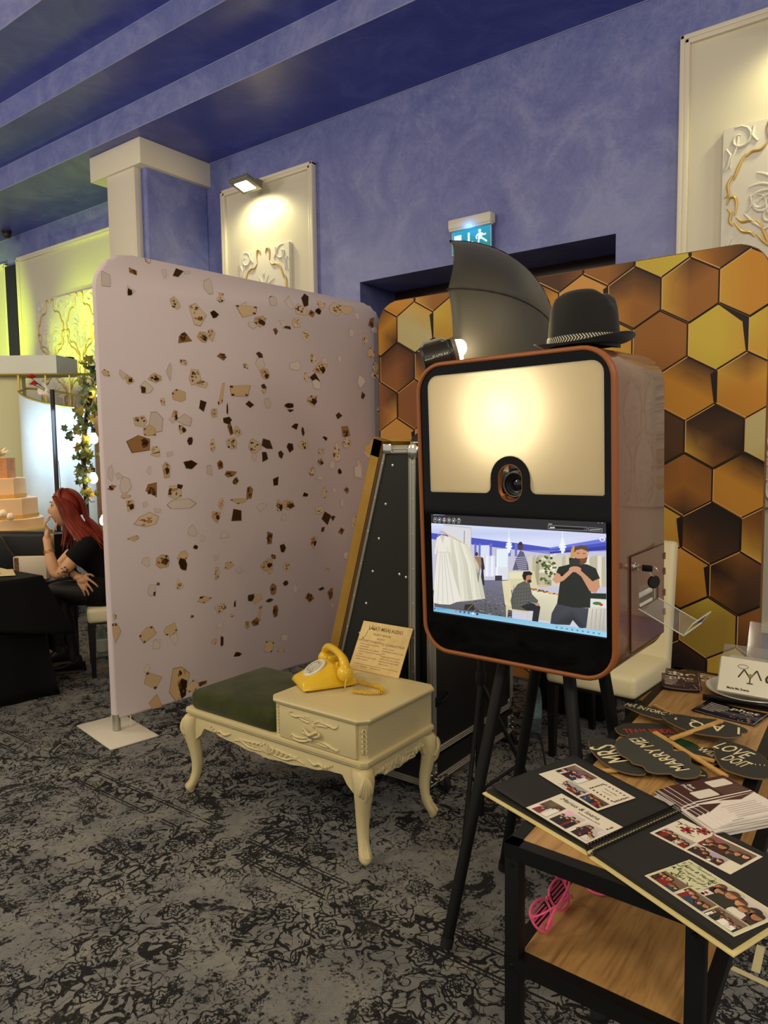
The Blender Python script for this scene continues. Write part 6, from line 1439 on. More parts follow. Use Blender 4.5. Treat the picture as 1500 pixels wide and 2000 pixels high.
# ------------------------------------------------------------------ flyers
def flyer(Q, z, label, base, curl, big, group=None):
    P = [V(x, y, z) for x, y in Q]
    o = P[3]; u_ = (P[2]-P[3]); W2 = u_.length; u_ = u_/W2; v_ = P[0]-P[3]; v_ = v_-u_*v_.dot(u_); H2 = v_.length; v_ = v_/H2
    t = thing('flyer', (P[0]+P[2])/2, label, 'flyer', group)
    def f(a_, c_): return o+u_*(a_*W2)+v_*(c_*H2)+V(0, 0, curl*((2*a_-1)**2)+.0006)
    b = MB(); b.grid(f, 10, 2); sh = b.build('sheet', M('flyer_paper', base, .3), t, solid=.0006)
    pa = MB()
    def patch(x0_, y0_, x1_, y1_, m):
        q = MB(); q.grid(lambda a_, c_: f(x0_+(x1_-x0_)*a_, y0_+(y1_-y0_)*c_)+V(0, 0, .0005), 6, 1); return q
    mt_w = M('flyer_white', (214, 204, 196), .4)
    q = MB()
    for k in range(6):
        yy = .82-.105*k; L_ = (.30, .36, .34, .32, .28, .2)[k]
        q.grid(lambda a_, c_, yy=yy, L_=L_: f(.08+L_*a_, yy+.03*c_)+V(0, 0, .0006), 6, 1)
    for (xa, ya, xb, yb) in ((.04, .045, .96, .055), (.955, .05, .962, .95)):
        q.grid(lambda a_, c_: f(xa+(xb-xa)*a_, ya+(yb-ya)*c_)+V(0, 0, .0006), 6, 1)
    q.build('text_lines', mt_w, sh, weld=False)
    q = MB(); rr_ = random.Random(9)
    for k in range(16):
        cx, cy = rr_.uniform(.52, .92), rr_.uniform(.12, .62); r_ = rr_.uniform(.015, .05)
        q.face([f(cx+r_*math.cos(i*PI/4)*.6, cy+r_*math.sin(i*PI/4))+V(0, 0, .0005+.00005*k) for i in range(8)])
    q.build('picture_patches', M('flyer_picture', (176, 132, 108), .4, var=(80, (70, 48, 52))), sh, weld=False)
    b = MB(); c_ = f(.72, .78); b.text('photo', H2*.26, (c_+V(0, 0, .001), u_, v_, Z3), 'CENTER', .0008, 1.25); b.text('box' if big else 'events', H2*.12, (f(.72, .62)+V(0, 0, .001), u_, v_, Z3)); b.build('lettering', mt_w, sh, weld=False)
flyer([(-.6563, 2.5113), (-.5583, 2.5158), (-.5259, 2.3018), (-.6282, 2.2781)], ZS+.0008, 'brown photo flyer underneath at the far left end of the console', (58, 36, 34), .003, 1)
flyer([(-.6783, 2.4203), (-.5653, 2.4549), (-.5185, 2.3047), (-.6294, 2.2731)], ZS+.006, 'brown printed photo flyer on top at the far left end of the console', (52, 32, 32), .005, 1)
flyer([(-.5124, 2.2569), (-.3464, 2.2507), (-.3386, 2.1049), (-.5082, 2.1336)], ZS+.001, 'dark photo flyer in front of the white card holder', (26, 24, 34), .003, 0)

# ------------------------------------------------------------------ white plate, card holder with a pile of cards
pc = V(-.395, 2.375, ZS)
t = thing('plate', pc, 'white round plate under the card holder on the console', 'plate')
b = MB(); b.lathe([(.07, 0), (.085, .004), (.118, .016), (.127, .022), (.126, .024), (.112, .018), (.08, .008), (.01, .006)], pc, n=40); b.build('dish', M('porcelain', (224, 222, 210), .25), t)
hb = V(-.405, 2.268, ZS)
t = thing('card_holder', hb, 'clear acrylic holder with black base behind the dark flyer', 'holder')
b = MB(); b.box(hb+V(.02, -.014, .010), (.24, .008, .018), bevel=.002); b.build('front_lip', mt_blackgloss, t)
b = MB(); hu, hv = V(1, -.03, 0).normalized(), V(-.02, .55, .83).normalized(); hn = hu.cross(hv)
ho = V(-.475, 2.283, ZS+.026); b.prism([(0, -.015), (.22, -.015), (.22, .16), (0, .16)], (ho-hn*.030, hu, hv, hn), .003); b.build('back_plate', mt_clear, t)
b = MB(); b.box(ho+hu*.11-V(0, 0, .018)+V(0, .02, 0), (.22, .05, .004)); b.build('base', mt_clear, t)
rnd = random.Random(2)
for k in range(9):
    lab = 'white card with a martini glass logo, front of the pile in the holder' if k == 8 else 'white card in the pile behind the logo card'
    t = thing('business_card', ho+hu*.1+hn*(k*.0032), lab, 'card', 'white cards in the holder')
    if k == 8: del t['group']
    o_ = ho-hn*.026+hn*(k*.0032)+hu*rnd.uniform(-.004, .004)+hv*(.002+rnd.uniform(0, .003)-(k-8)*.0005)
    b = MB(); b.prism([(0, 0), (.20, 0), (.20, .105), (0, .105)], (o_, hu, hv, hn), .0024); cd = b.build('card', M('ivory_card', (238, 234, 216), .5), t)
    if k == 8:
        fo_ = o_+hn*.0026; a = Art((fo_, hu, hv, hn)); ink, olv = (66, 62, 54), (150, 150, 84)
        a.line([(.052, .048), (.066, .074), (.084, .050), (.100, .076), (.114, .048)], .0042, ink, 1); a.line([(.084, .052), (.084, .034)], .0034, ink, 1); a.line([(.076, .034), (.093, .034)], .0034, ink, 1)
        a.poly([(.076, .062), (.094, .064), (.084, .050)], olv, 2)
        for q in range(22):
            a1, a2 = 2*PI*q/22, 2*PI*(q+1)/22; a.line([(.062+.014*math.cos(a1), .082+.006*math.sin(a1)), (.062+.014*math.cos(a2), .082+.006*math.sin(a2))], .0018, (120, 112, 90), 1)
        a.build('logo', mt_print, cd)
        b = MB(); b.text('o', .066, (fo_+hu*.136+hv*.062, hu, hv, hn), shear=.2); b.text('EVENTS', .009, (fo_+hu*.15+hv*.030, hu, hv, hn)); b.text('Maria Mo Events', .009, (fo_+hu*.055+hv*.012, hu, hv, hn), bold=.0003); b.build('lettering', mt_text_dark, cd, weld=False)
# white bowl and menu stand further back
t = thing('paper_napkins', (-.42, 2.47, ZS+.02), 'folded white napkins on the plate behind the card holder', 'napkin')
b = MB(); b.box((-.415, 2.455, ZS+.045), (.13, .10, .05), rot=Matrix.Rotation(.5, 3, 'X'), bevel=.008); b.build('stack', M('napkin', (222, 214, 198), .8), t)
t = thing('menu_stand', (-.335, 2.44, ZS), 'clear acrylic menu stand at the far end of the console', 'menu stand')
b = MB(); b.box((-.345, 2.452, ZS+.105), (.16, .004, .20), rot=Matrix.Rotation(math.radians(-24), 3, 'X')@Matrix.Rotation(.35, 3, 'Z')); b.build('sheet', mt_clear, t)
# ------------------------------------------------------------------ pink shutter glasses on the lower shelf
mt_pink = M('pink_plastic', (240, 96, 140), .3, spec=.6)
ZG = .5275
def pink(name, P0, u_, label, tilt):
    u_ = Vector(u_).normalized(); T = tilt; v_ = T @ V(-u_.y, u_.x, 0); n_ = u_.cross(v_)
    t = thing(name, P0, label, 'glasses')
    def at(x, y, z=0): return P0+(u_*x+v_*y+n_*z)*1.15
    b = MB()
    for s_ in (-1, 1):
        L_ = [(s_*.006, .012), (s_*.02, .022), (s_*.05, .024), (s_*.066, .016), (s_*.066, -.004), (s_*.05, -.022), (s_*.024, -.022), (s_*.008, -.006)]
        b.tube([at(x, y) for x, y in spline([Vector(p) for p in L_+[L_[0]]], 4)[:-1]], .0026, 8, closed=True)
    b.tube([at(-.008, .010), at(0, .014), at(.008, .010)], .003, 8)
    fr_ = b.build('frame', mt_pink, t)
    for s_ in (-1, 1):
        for k in range(6):
            y = -.016+.0066*k; x0_ = .014+abs(y)*.3; x1_ = .064-abs(y-.004)*.5
            b = MB(); b.tube([at(s_*x0_, y), at(s_*x1_, y)], .0017, 6); b.build('shutter_slat', mt_pink, fr_)
    for s_ in (-1, 1):
        b = MB(); b.box(at(s_*.068, .012, -.004), (.007, .007, .009), bevel=.001); b.build('hinge', mt_pink, t)
        b = MB(); k_ = .008+.007*(s_ > 0); b.tube(spline([at(s_*.068, .012, -.006), at(s_*.060, .012, -.010-k_), at(s_*.02, .008, -.016-k_*1.6), at(-s_*.03, -.002, -.012-k_), at(-s_*.056, -.016, -.010)], 5), .0028, 8, flat=.7); b.build('temple_arm', mt_pink, t)
    return t
RX = Matrix.Rotation
pink('shutter_glasses', V(-.590, 1.356, ZG+.026), (-.02, -1, 0), 'pink shutter glasses lying nearest the front of the lower oak shelf', RX(math.radians(122), 3, V(-.02, -1, 0)))
pink('shutter_glasses', V(-.585, 1.515, ZG+.014), (1, -.1, 0), 'second pink shutter glasses farther back on the lower oak shelf', RX(math.radians(24), 3, V(1, -.1, 0)))
# masking tape crosses on the carpet
mt_tape = M('masking_tape', (206, 196, 150), .7)
for P, lab in (([(-.39, 2.19), (-.16, 2.155), (-.163, 2.135), (-.393, 2.17)], 'strip of cream masking tape on the carpet running left to right, beside the console'), ([(-.352, 2.33), (-.329, 2.33), (-.322, 2.20), (-.345, 2.20)], 'short strip of cream masking tape on the carpet pointing away from the camera')):
    b = MB(); b.rings([[V(x, y, z) for x, y in P] for z in (.0005, .0015)], True); tag(b.build('masking_tape', mt_tape), lab, 'tape')
# ================================================================== left side of the hall: seated woman, tables, cake, bar, ivy arch
UU, VV = V(.496, .868, 0), V(-.868, .496, 0); WO = V(-4.5, 2.94, 0)
def wl(u_, v_, z_): return WO+UU*u_+VV*v_+V(0, 0, z_)
mt_skin = M('skin', (214, 162, 122), .5, bump=(300, .05, .0005))
mt_hair = M('red_hair', (104, 26, 13), .45, var=(30, (140, 48, 24), (1, 1, .12)), spec=.5)
mt_dress = M('black_dress', (13, 13, 14), .85, bump=(300, .2, .001), spec=.2)
mt_tights = M('black_tights', (17, 14, 14), .6)
def skinned(name, J, E, radii, root, sub=2):
    """skeleton of joints J (name: point), edges E, radius per joint -> smooth mesh (bmesh returned)"""
    names = list(J); idx = {n: i for i, n in enumerate(names)}
    me = bpy.data.meshes.new(name); me.from_pydata([J[n] for n in names], [(idx[a], idx[b]) for a, b in E], [])
    o = bpy.data.objects.new(name, me); COL.objects.link(o)
    md = o.modifiers.new('skin', 'SKIN'); md.use_smooth_shade = True; md.branch_smoothing = .3
    sv = me.skin_vertices[0].data
    for i, n in enumerate(names):
        r = radii[n]; sv[i].radius = r if isinstance(r, tuple) else (r, r); sv[i].use_root = (n == root)
    ms = o.modifiers.new('sub', 'SUBSURF'); ms.levels = sub; ms.render_levels = sub
    dg = bpy.context.evaluated_depsgraph_get(); dg.update()
    m2 = bpy.data.meshes.new_from_object(o.evaluated_get(dg)); b = bmesh.new(); b.from_mesh(m2)
    bpy.data.objects.remove(o); bpy.data.meshes.remove(me); bpy.data.meshes.remove(m2)
    return b
wm = thing('person', WO, 'seated woman with long red hair in a black dress, hand at her mouth', 'person')
J = {'pelvis': wl(-.02, .0, .56), 'waist': wl(-.06, 0, .68), 'chest': wl(-.16, 0, .83), 'neckbase': wl(-.245, 0, .965), 'neck': wl(-.285, 0, 1.03), 'skull': wl(-.315, 0, 1.10),
     'shL': wl(-.195, -.155, .91), 'elL': wl(-.415, -.17, .705), 'foL': wl(-.438, -.150, .80), 'wrL': wl(-.456, -.115, .905), 'paL': wl(-.458, -.085, .975),
     'shR': wl(-.215, .155, .91), 'elR': wl(-.40, .10, .735), 'foR': wl(-.36, -.02, .715), 'wrR': wl(-.300, -.135, .705), 'paR': wl(-.262, -.165, .675),
     'hipL': wl(-.05, -.09, .555), 'knL': wl(-.46, -.07, .600), 'anL': wl(-.43, -.08, .20), 'toL': wl(-.54, -.10, .13),
     'hipR': wl(-.05, .09, .55), 'knR': wl(-.40, .06, .505), 'anR': wl(-.335, .02, .09), 'toR': wl(-.45, .01, .045)}
E_ = [('pelvis', 'waist'), ('waist', 'chest'), ('chest', 'neckbase'), ('neckbase', 'neck'), ('neck', 'skull'), ('neckbase', 'shL'), ('shL', 'elL'), ('elL', 'foL'), ('foL', 'wrL'), ('wrL', 'paL'),
      ('neckbase', 'shR'), ('shR', 'elR'), ('elR', 'foR'), ('foR', 'wrR'), ('wrR', 'paR'), ('pelvis', 'hipL'), ('hipL', 'knL'), ('knL', 'anL'), ('anL', 'toL'), ('pelvis', 'hipR'), ('hipR', 'knR'), ('knR', 'anR'), ('anR', 'toR')]
RD = {'pelvis': .125, 'waist': .11, 'chest': .115, 'neckbase': .060, 'neck': .046, 'skull': .05, 'shL': .055, 'elL': .042, 'foL': .040, 'wrL': .026, 'paL': (.034, .020), 'shR': .055, 'elR': .040, 'foR': .038, 'wrR': .026, 'paR': (.034, .018),
      'hipL': .095, 'knL': .066, 'anL': .042, 'toL': .03, 'hipR': .095, 'knR': .062, 'anR': .042, 'toR': .03}
body = skinned('b', J, E_, RD, 'pelvis')
def add_finger(bm, pts, r):
    t_ = MB(); S = spline(pts, 3); m = len(S); t_.tube(S, [r*(1-.25*k/(m-1)) for k in range(m)], 8); t_.ball(S[-1], r*.76, 8, 6); 
    me = bpy.data.meshes.new('f'); t_.bm.to_mesh(me); t_.bm.free(); bm.from_mesh(me); bpy.data.meshes.remove(me)
# head: skull, jaw, face profile looking to her front (-u) and a little up
HEADC = wl(-.335, 0, 1.145)
h = MB()
def head(u_, v_):
    """u around, v from chin to crown; face towards -U"""
    th = 2*PI*u_; ph_ = -PI/2+PI*v_
    x, y, z_ = -math.cos(th)*math.cos(ph_), math.sin(th)*math.cos(ph_), math.sin(ph_)
    X, Y, Z = x*.094, y*.073, z_*.118
    if Z < 0:     # narrow towards the chin, jaw pulled forward
        k = -Z/.118; Y *= 1-.36*k; X = X*(1-.30*k)-.030*k
        if x > 0: X *= 1-.35*k
    f = max(0, -x)
    X -= .008*f*math.exp(-((Z+.012)/.05)**2)
    X += .007*f*math.exp(-((Z-.018)/.016)**2)*math.exp(-((abs(Y)-.032)/.016)**2)      # eye sockets
    X -= .005*f*math.exp(-((Z+.052)/.010)**2)*math.exp(-(Y/.022)**2)                     # lips
    X -= .006*f*math.exp(-((Z+.095)/.016)**2)*math.exp(-(Y/.02)**2)                      # chin
    return HEADC+UU*X+VV*Y+V(0, 0, Z-.004)
h.grid(head, 40, 30)
# nose, ears
h.rings([[HEADC+UU*(-.098-o_)+VV*(w_*a_)+V(0, 0, z_+b_) for a_, b_ in ((-1, .0), (-.5, .004), (0, .006), (.5, .004), (1, .0), (.6, -.004), (0, -.005), (-.6, -.004))] for z_, o_, w_ in ((.022, -.012, .006), (.006, .002, .008), (-.010, .013, .0105), (-.021, .017, .014), (-.029, .006, .013), (-.033, -.010, .009))], True)
for s_ in (-1, 1): h.ball(HEADC+UU*.012+VV*(s_*.075)+V(0, 0, -.008), (.016, .006, .028), 10, 8, rot=Matrix.Rotation(math.radians(-60+s_*8), 3, 'Z'))
me = bpy.data.meshes.new('h'); h.bm.to_mesh(me); h.bm.free(); body.from_mesh(me); bpy.data.meshes.remove(me)
# left hand closed loosely at the mouth, fingers up
pl0 = wl(-.440, -.066, 1.012)
for c_, r_ in ((wl(-.456, -.085, .972), (.020, .036, .040)), (wl(-.452, -.075, 1.000), (.016, .040, .026)), (wl(-.276, -.158, .690), (.040, .030, .022)), (wl(-.256, -.168, .668), (.038, .024, .024))):
    t_ = MB(); t_.ball(c_, r_, 14, 10, rot=Matrix(((UU.x, VV.x, 0), (UU.y, VV.y, 0), (0, 0, 1)))); me = bpy.data.meshes.new('p'); t_.bm.to_mesh(me); t_.bm.free(); body.from_mesh(me); bpy.data.meshes.remove(me)
for k, (dv, up_, r) in enumerate(((-.030, .062, .0085), (-.011, .072, .0088), (.009, .074, .0088), (.028, .066, .0080))):
    a0 = pl0+VV*dv+UU*(-.012); add_finger(body, [a0-V(0, 0, .01), a0+V(0, 0, up_*.45)+UU*(-.016), a0+V(0, 0, up_*.86)+UU*(-.006), a0+V(0, 0, up_*1.12)+UU*(.014)], r)
add_finger(body, [pl0+UU*.018+VV*.0-V(0, 0, .02), pl0+UU*.036+V(0, 0, .012)-VV*.004, pl0+UU*.046+V(0, 0, .040)], .0098)
# right hand hanging over the thigh, fingers down to the right
pr0 = wl(-.258, -.172, .672)
for k, (du, dz, ln, r) in enumerate(((.036, .006, (.066, -.062), .0088), (.018, -.010, (.052, -.082), .0090), (.000, -.020, (.042, -.086), .0090), (-.018, -.026, (.032, -.074), .0082))):
    a0 = pr0+UU*du+V(0, 0, dz); add_finger(body, [a0-UU*.008+V(0, 0, .008), a0+UU*(ln[0]*.45)+V(0, 0, ln[1]*.40)-VV*.010, a0+UU*(ln[0]*.8)+V(0, 0, ln[1]*.78)-VV*.006, a0+UU*ln[0]*.96+V(0, 0, ln[1]*1.08)+VV*.004], r)
add_finger(body, [pr0+UU*.02+V(0, 0, .03), pr0+UU*.05+V(0, 0, .032)+VV*.012, pr0+UU*.072+V(0, 0, .018)+VV*.016], .0095)
tmp = bpy.data.meshes.new('person_body'); body.to_mesh(tmp); body.free()
to = bpy.data.objects.new('tmp', tmp); COL.objects.link(to)
rm = to.modifiers.new('r', 'REMESH'); rm.mode = 'VOXEL'; rm.voxel_size = .0045; rm.use_smooth_shade = True
sm = to.modifiers.new('s', 'SMOOTH'); sm.factor = .5; sm.iterations = 2
dg = bpy.context.evaluated_depsgraph_get(); dg.update(); m2 = bpy.data.meshes.new_from_object(to.evaluated_get(dg)); bpy.data.objects.remove(to)
for v_ in m2.vertices: v_.co = v_.co-WO
m2.name = 'body'; m2.materials.clear(); m2.materials.append(mt_skin)
bo = bpy.data.objects.new('body', m2); COL.objects.link(bo); bo.parent = wm
def part_bm(bm, name, mat, sub_par=None, voxel=None):
    par = sub_par or wm
    if voxel:
        tmp = bpy.data.meshes.new('t'); bm.to_mesh(tmp); bm.free(); to = bpy.data.objects.new('tmp', tmp); COL.objects.link(to)
        rm = to.modifiers.new('r', 'REMESH'); rm.mode = 'VOXEL'; rm.voxel_size = voxel; rm.use_smooth_shade = True; sm = to.modifiers.new('s', 'SMOOTH'); sm.factor = .5; sm.iterations = 4
        dg = bpy.context.evaluated_depsgraph_get(); dg.update(); m2 = bpy.data.meshes.new_from_object(to.evaluated_get(dg)); bpy.data.objects.remove(to)
        for v_ in m2.vertices: v_.co = v_.co-WO
        m2.name = name; m2.materials.clear(); m2.materials.append(mat); o = bpy.data.objects.new(name, m2); COL.objects.link(o); o.parent = par; return o
    b = MB(); b.merge(bm); return b.build(name, mat, par, angle=70)
# dress: torso, short sleeves, skirt over the thighs
g = MB()
def ov(c, ru, rv, tilt=0, n=20): return [c+UU*(ru*math.cos(a_))+VV*(rv*math.sin(a_))+V(0, 0, tilt*math.cos(a_)*ru) for a_ in [2*PI*k/n for k in range(n)]]
g.rings([ov(wl(-.03, 0, .475), .13, .19), ov(wl(-.03, 0, .53), .155, .205), ov(wl(-.03, 0, .60), .150, .195), ov(wl(-.055, 0, .68), .130, .165, .2), ov(wl(-.10, 0, .76), .134, .165, .4), ov(wl(-.15, 0, .83), .138, .178, .5), ov(wl(-.185, 0, .885), .118, .185, .5), ov(wl(-.21, 0, .93), .085, .165, .5), ov(wl(-.228, 0, .958), .066, .10, .5), ov(wl(-.236, 0, .972), .058, .070, .5)], True)
for a_, e_, r0 in (('shL', 'elL', .075), ('shR', 'elR', .070)):
    p, q = J[a_], J[e_]; g.tube([p+(p-q)*.12, p, p.lerp(q, .25), p.lerp(q, .52)], [r0*.7, r0, r0*.95, r0*.92], 16)
for sv_, kn_, v0 in (('hipL', 'knL', -.02), ('hipR', 'knR', -.02)):
    p, q = J[sv_], J[kn_]; g.tube([p-(q-p)*.15+V(0, 0, .0), p.lerp(q, .2), p.lerp(q, .42)], [.095, .112, .096], 18)
dm = bmesh.new(); me = bpy.data.meshes.new('t'); g.bm.to_mesh(me); g.bm.free(); bmesh.ops.recalc_face_normals(dm, faces=dm.faces); dm.from_mesh(me); bpy.data.meshes.remove(me)
bmesh.ops.recalc_face_normals(dm, faces=dm.faces)
part_bm(dm, 'dress', mt_dress, voxel=.008)
JL = {'hL': wl(-.10, -.09, .56), 'kL': wl(-.46, -.07, .603), 'mL': wl(-.45, -.075, .42), 'aL': wl(-.425, -.08, .125), 'hR': wl(-.10, .08, .55), 'kR': wl(-.40, .06, .508), 'mR': wl(-.365, .045, .30), 'aR': wl(-.335, .02, .045), 'o': wl(-.08, 0, .55)}
lm = skinned('l', JL, [('o', 'hL'), ('hL', 'kL'), ('kL', 'mL'), ('mL', 'aL'), ('o', 'hR'), ('hR', 'kR'), ('kR', 'mR'), ('mR', 'aR')], {'hL': .105, 'kL': .074, 'mL': .064, 'aL': .05, 'hR': .105, 'kR': .072, 'mR': .064, 'aR': .052, 'o': .10}, 'o')
part_bm(lm, 'tights', mt_tights, voxel=.008)
mt_sole = M('shoe_sole', (70, 60, 54), .6)
def boot(ank, toe, heel_z, name='ankle_boot'):
    b = MB(); d_ = (toe-ank); d_.z = 0; d_.normalize(); s_ = V(-d_.y, d_.x, 0); R = []
    slope = (toe.z-ank.z+.05)/.2
    for k, (x, w_, h_) in enumerate(((-.06, .022, .05), (-.055, .034, .10), (-.02, .040, .135), (.02, .040, .11), (.06, .042, .07), (.11, .046, .05), (.16, .040, .042), (.185, .02, .03))):
        c = ank+d_*x+V(0, 0, -.075+slope*max(x, -.06)*.6); R.append([c+s_*(w_*math.cos(a_))+V(0, 0, h_*.5+h_*.5*math.sin(a_)) for a_ in [2*PI*i/14 for i in range(14)]])
    b.rings(R, True); o = b.build(name, M('boot_black', (16, 15, 15), .45), wm, angle=60)
    b = MB(); R2 = []
    for k, (x, w_) in enumerate(((-.06, .026), (-.02, .036), (.05, .038), (.11, .046), (.16, .040), (.19, .018))):
        c = ank+d_*x+V(0, 0, -.079+slope*max(x, -.06)*.6); R2.append([c+s_*w_+V(0, 0, .006), c-s_*w_+V(0, 0, .006), c-s_*w_-V(0, 0, .006), c+s_*w_-V(0, 0, .006)])
    b.rings(R2, True); b.build('sole', mt_sole, o)
boot(wl(-.425, -.085, .19), wl(-.60, -.12, .16), 0); boot(wl(-.335, .02, .092), wl(-.53, .0, .07), 0)
b = MB(); b.cyl(wl(-.27, .02, .003), wl(-.285, .02, .07), .018, .026, 12); b.build('boot_heel', M('heel_black', (12, 12, 12), .5), wm)
# hair: thick shell plus locks falling on her back and shoulder
h = MB(); hb_ = bmesh.new()
def hairshell(u_, v_):
    e_ = abs(2*u_-1); th = PI*(.30+1.40*u_); ph_ = PI*(.02+(.60 if e_ < .55 else .60-.30*(e_-.55)/.45)*v_)     # open at the face
    r_ = V(.113, .092, .134)
    x, y, z_ = -math.cos(th)*math.sin(ph_), math.sin(th)*math.sin(ph_), math.cos(ph_)
    return HEADC+UU*(x*r_.x+.008)+VV*(y*r_.y)+V(0, 0, z_*r_.z+.002)
h.grid(hairshell, 44, 20)
for sg in (-1, 1):
    for q in range(7):   # swept fringe from the parting down past the temples
        P_ = [HEADC+UU*(-.015-.008*q)+VV*(sg*.012)+V(0, 0, .134-.006*q), HEADC+UU*(-.040-.002*q)+VV*(sg*.048)+V(0, 0, .112-.008*q), HEADC+UU*(-.042+.008*q)+VV*(sg*.082)+V(0, 0, .055-.006*q), HEADC+UU*(-.030+.010*q)+VV*(sg*.094)+V(0, 0, -.02-.01*q)]
        S_ = spline(P_, 5); h.tube(S_, [.016*(.45+.55*math.sin(PI*(i_+2)/(len(S_)+3))) for i_ in range(len(S_))], 7, flat=.6)
rnd = random.Random(12)
for k in range(112):
    side = k % 3
    if side == 0:    # near side locks, from the parting over the ear to the chest
        q = rnd.random(); p = [HEADC+UU*(-.070+.08*q)+VV*(-.062-.02*q)+V(0, 0, .085-.03*q), HEADC+UU*(-.035+.09*q)+VV*-.096+V(0, 0, .01), HEADC+UU*(.0+.10*q)+VV*-.104+V(0, 0, -.09), wl(-.275+.14*q+rnd.uniform(-.01, .01), -.150-.03*rnd.random(), .955), wl(-.235+.13*q+rnd.uniform(-.03, .03), -.175-.03*rnd.random(), .875+rnd.uniform(-.02, .04))]
    elif side == 1:  # back of the head down the back
        q = rnd.uniform(-1.15, .9); p = [HEADC+UU*.02+VV*(.05*q)+V(0, 0, .122), HEADC+UU*.098+VV*(.075*q)+V(0, 0, .05), HEADC+UU*.122+VV*(.085*q)+V(0, 0, -.06), wl(-.155+rnd.uniform(-.02, .02), .10*q-.03, 1.0), wl(-.085+rnd.uniform(-.03, .02), .11*q-.05, .90+rnd.uniform(-.03, .03))]
    else:            # far side, falling beside the throat
        q = rnd.random(); p = [HEADC+UU*(-.06+.07*q)+VV*.066+V(0, 0, .08), HEADC+UU*(-.03+.08*q)+VV*.092+V(0, 0, 0), HEADC+UU*(-.02+.08*q)+VV*.09+V(0, 0, -.10), wl(-.36+.12*q, .07+.05*rnd.random(), .965), wl(-.385+.12*q, .06+.06*rnd.random(), .86+rnd.uniform(-.02, .03))]
    S = spline(p, 4); m = len(S); r0 = rnd.uniform(.016, .026)
    h.tube(S, [r0*(.55+.45*math.sin(PI*min(1, (i+2)/m)))*(1 if i < m-4 else (m-i)/5) for i in range(m)], 7, flat=.6)
hr = h.build('hair', mt_hair, wm, angle=70, weld=False)
# face details on the visible side
def fp(x, y, z_): return HEADC+UU*x+VV*y+V(0, 0, z_)
for s_ in (-1, 1):
    b = MB(); b.ball(fp(-.0765, s_*.032, .014), (.011, .011, .0085), 12, 8); e_ = b.build('eye', M('eye_white', (226, 216, 206), .2), wm)
    b = MB(); b.ball(fp(-.0852, s_*.034, .014), (.0042, .0050, .0058), 10, 8, rot=Matrix.Rotation(math.radians(60), 3, 'Z')); b.build('iris', M('iris', (54, 40, 30), .2), e_)
    b = MB(); b.tube([fp(-.090, s_*.018, .0225), fp(-.0875, s_*.032, .0255), fp(-.076, s_*.046, .021)], [.0014, .0026, .0012], 6); b.build('eyelash', M('lash', (26, 18, 16), .6), wm)
    b = MB(); b.tube([fp(-.0985, s_*.014, .040), fp(-.096, s_*.030, .045), fp(-.080, s_*.048, .041)], [.0022, .0034, .0014], 6, flat=.6); b.build('eyebrow', M('brow', (92, 48, 30), .7), wm)
    b = MB(); b.ball(fp(.006, s_*.081, -.030), .0055, 8, 6); b.build('pearl_earring', M('pearl', (232, 226, 214), .2), wm)
b = MB(); b.tube([fp(-.0905, -.020, -.0555), fp(-.0995, 0, -.0545), fp(-.0905, .020, -.0555)], [.0018, .0036, .0018], 8); b.build('lips', M('lips', (176, 84, 74), .4), wm)
def band(c, ax, r, w_, m, nm, flat=1):
    b = MB(); ax = ax.normalized(); x = ax.orthogonal().normalized(); y = ax.cross(x)
    b.tube([c+(x*math.cos(t_)+y*math.sin(t_))*r for t_ in [2*PI*i/20 for i in range(20)]], w_, 6, closed=True); return b.build(nm, m, wm)
mt_jewel = M('gold_jewel', (222, 176, 90), .2, 1)
ax = (J['wrL']-J['foL']); band(J['foL'].lerp(J['wrL'], .62), ax, .034, .0026, mt_jewel, 'bracelet'); band(J['foL'].lerp(J['wrL'], .74), ax+V(.01, 0, .0), .032, .0022, mt_jewel, 'bracelet')
band(J['foR'].lerp(J['wrR'], .86), J['wrR']-J['foR'], .032, .005, mt_rubber, 'hair_tie')
band(pr0+UU*.024+V(0, 0, -.048)-VV*.012, V(.2, .3, -.8), .0105, .0022, mt_jewel, 'finger_ring')
b = MB()
rnd = random.Random(8); A_, B_ = J['shL'], J['elL']
for k in range(16):
    c = A_.lerp(B_, rnd.uniform(.70, .90)); n_ = -VV; t_ = (B_-A_).normalized(); s_ = n_.cross(t_).normalized(); r_ = .0485
    a_ = rnd.uniform(-.5, .6); o_ = c+(n_*math.cos(a_)+s_*math.sin(a_))*r_; b.ball(o_, (.006, .006, .003), 7, 5)
b.build('tattoo', M('tattoo_ink', (70, 52, 50), .6), wm)
chair('dining_chair', WO+UU*-.01+VV*.02, math.atan2(VV.y, VV.x)-PI+math.radians(2)-PI/2+PI/2 if False else math.atan2(UU.y, UU.x)-PI/2, 'cream leather chair with black legs under the seated woman')

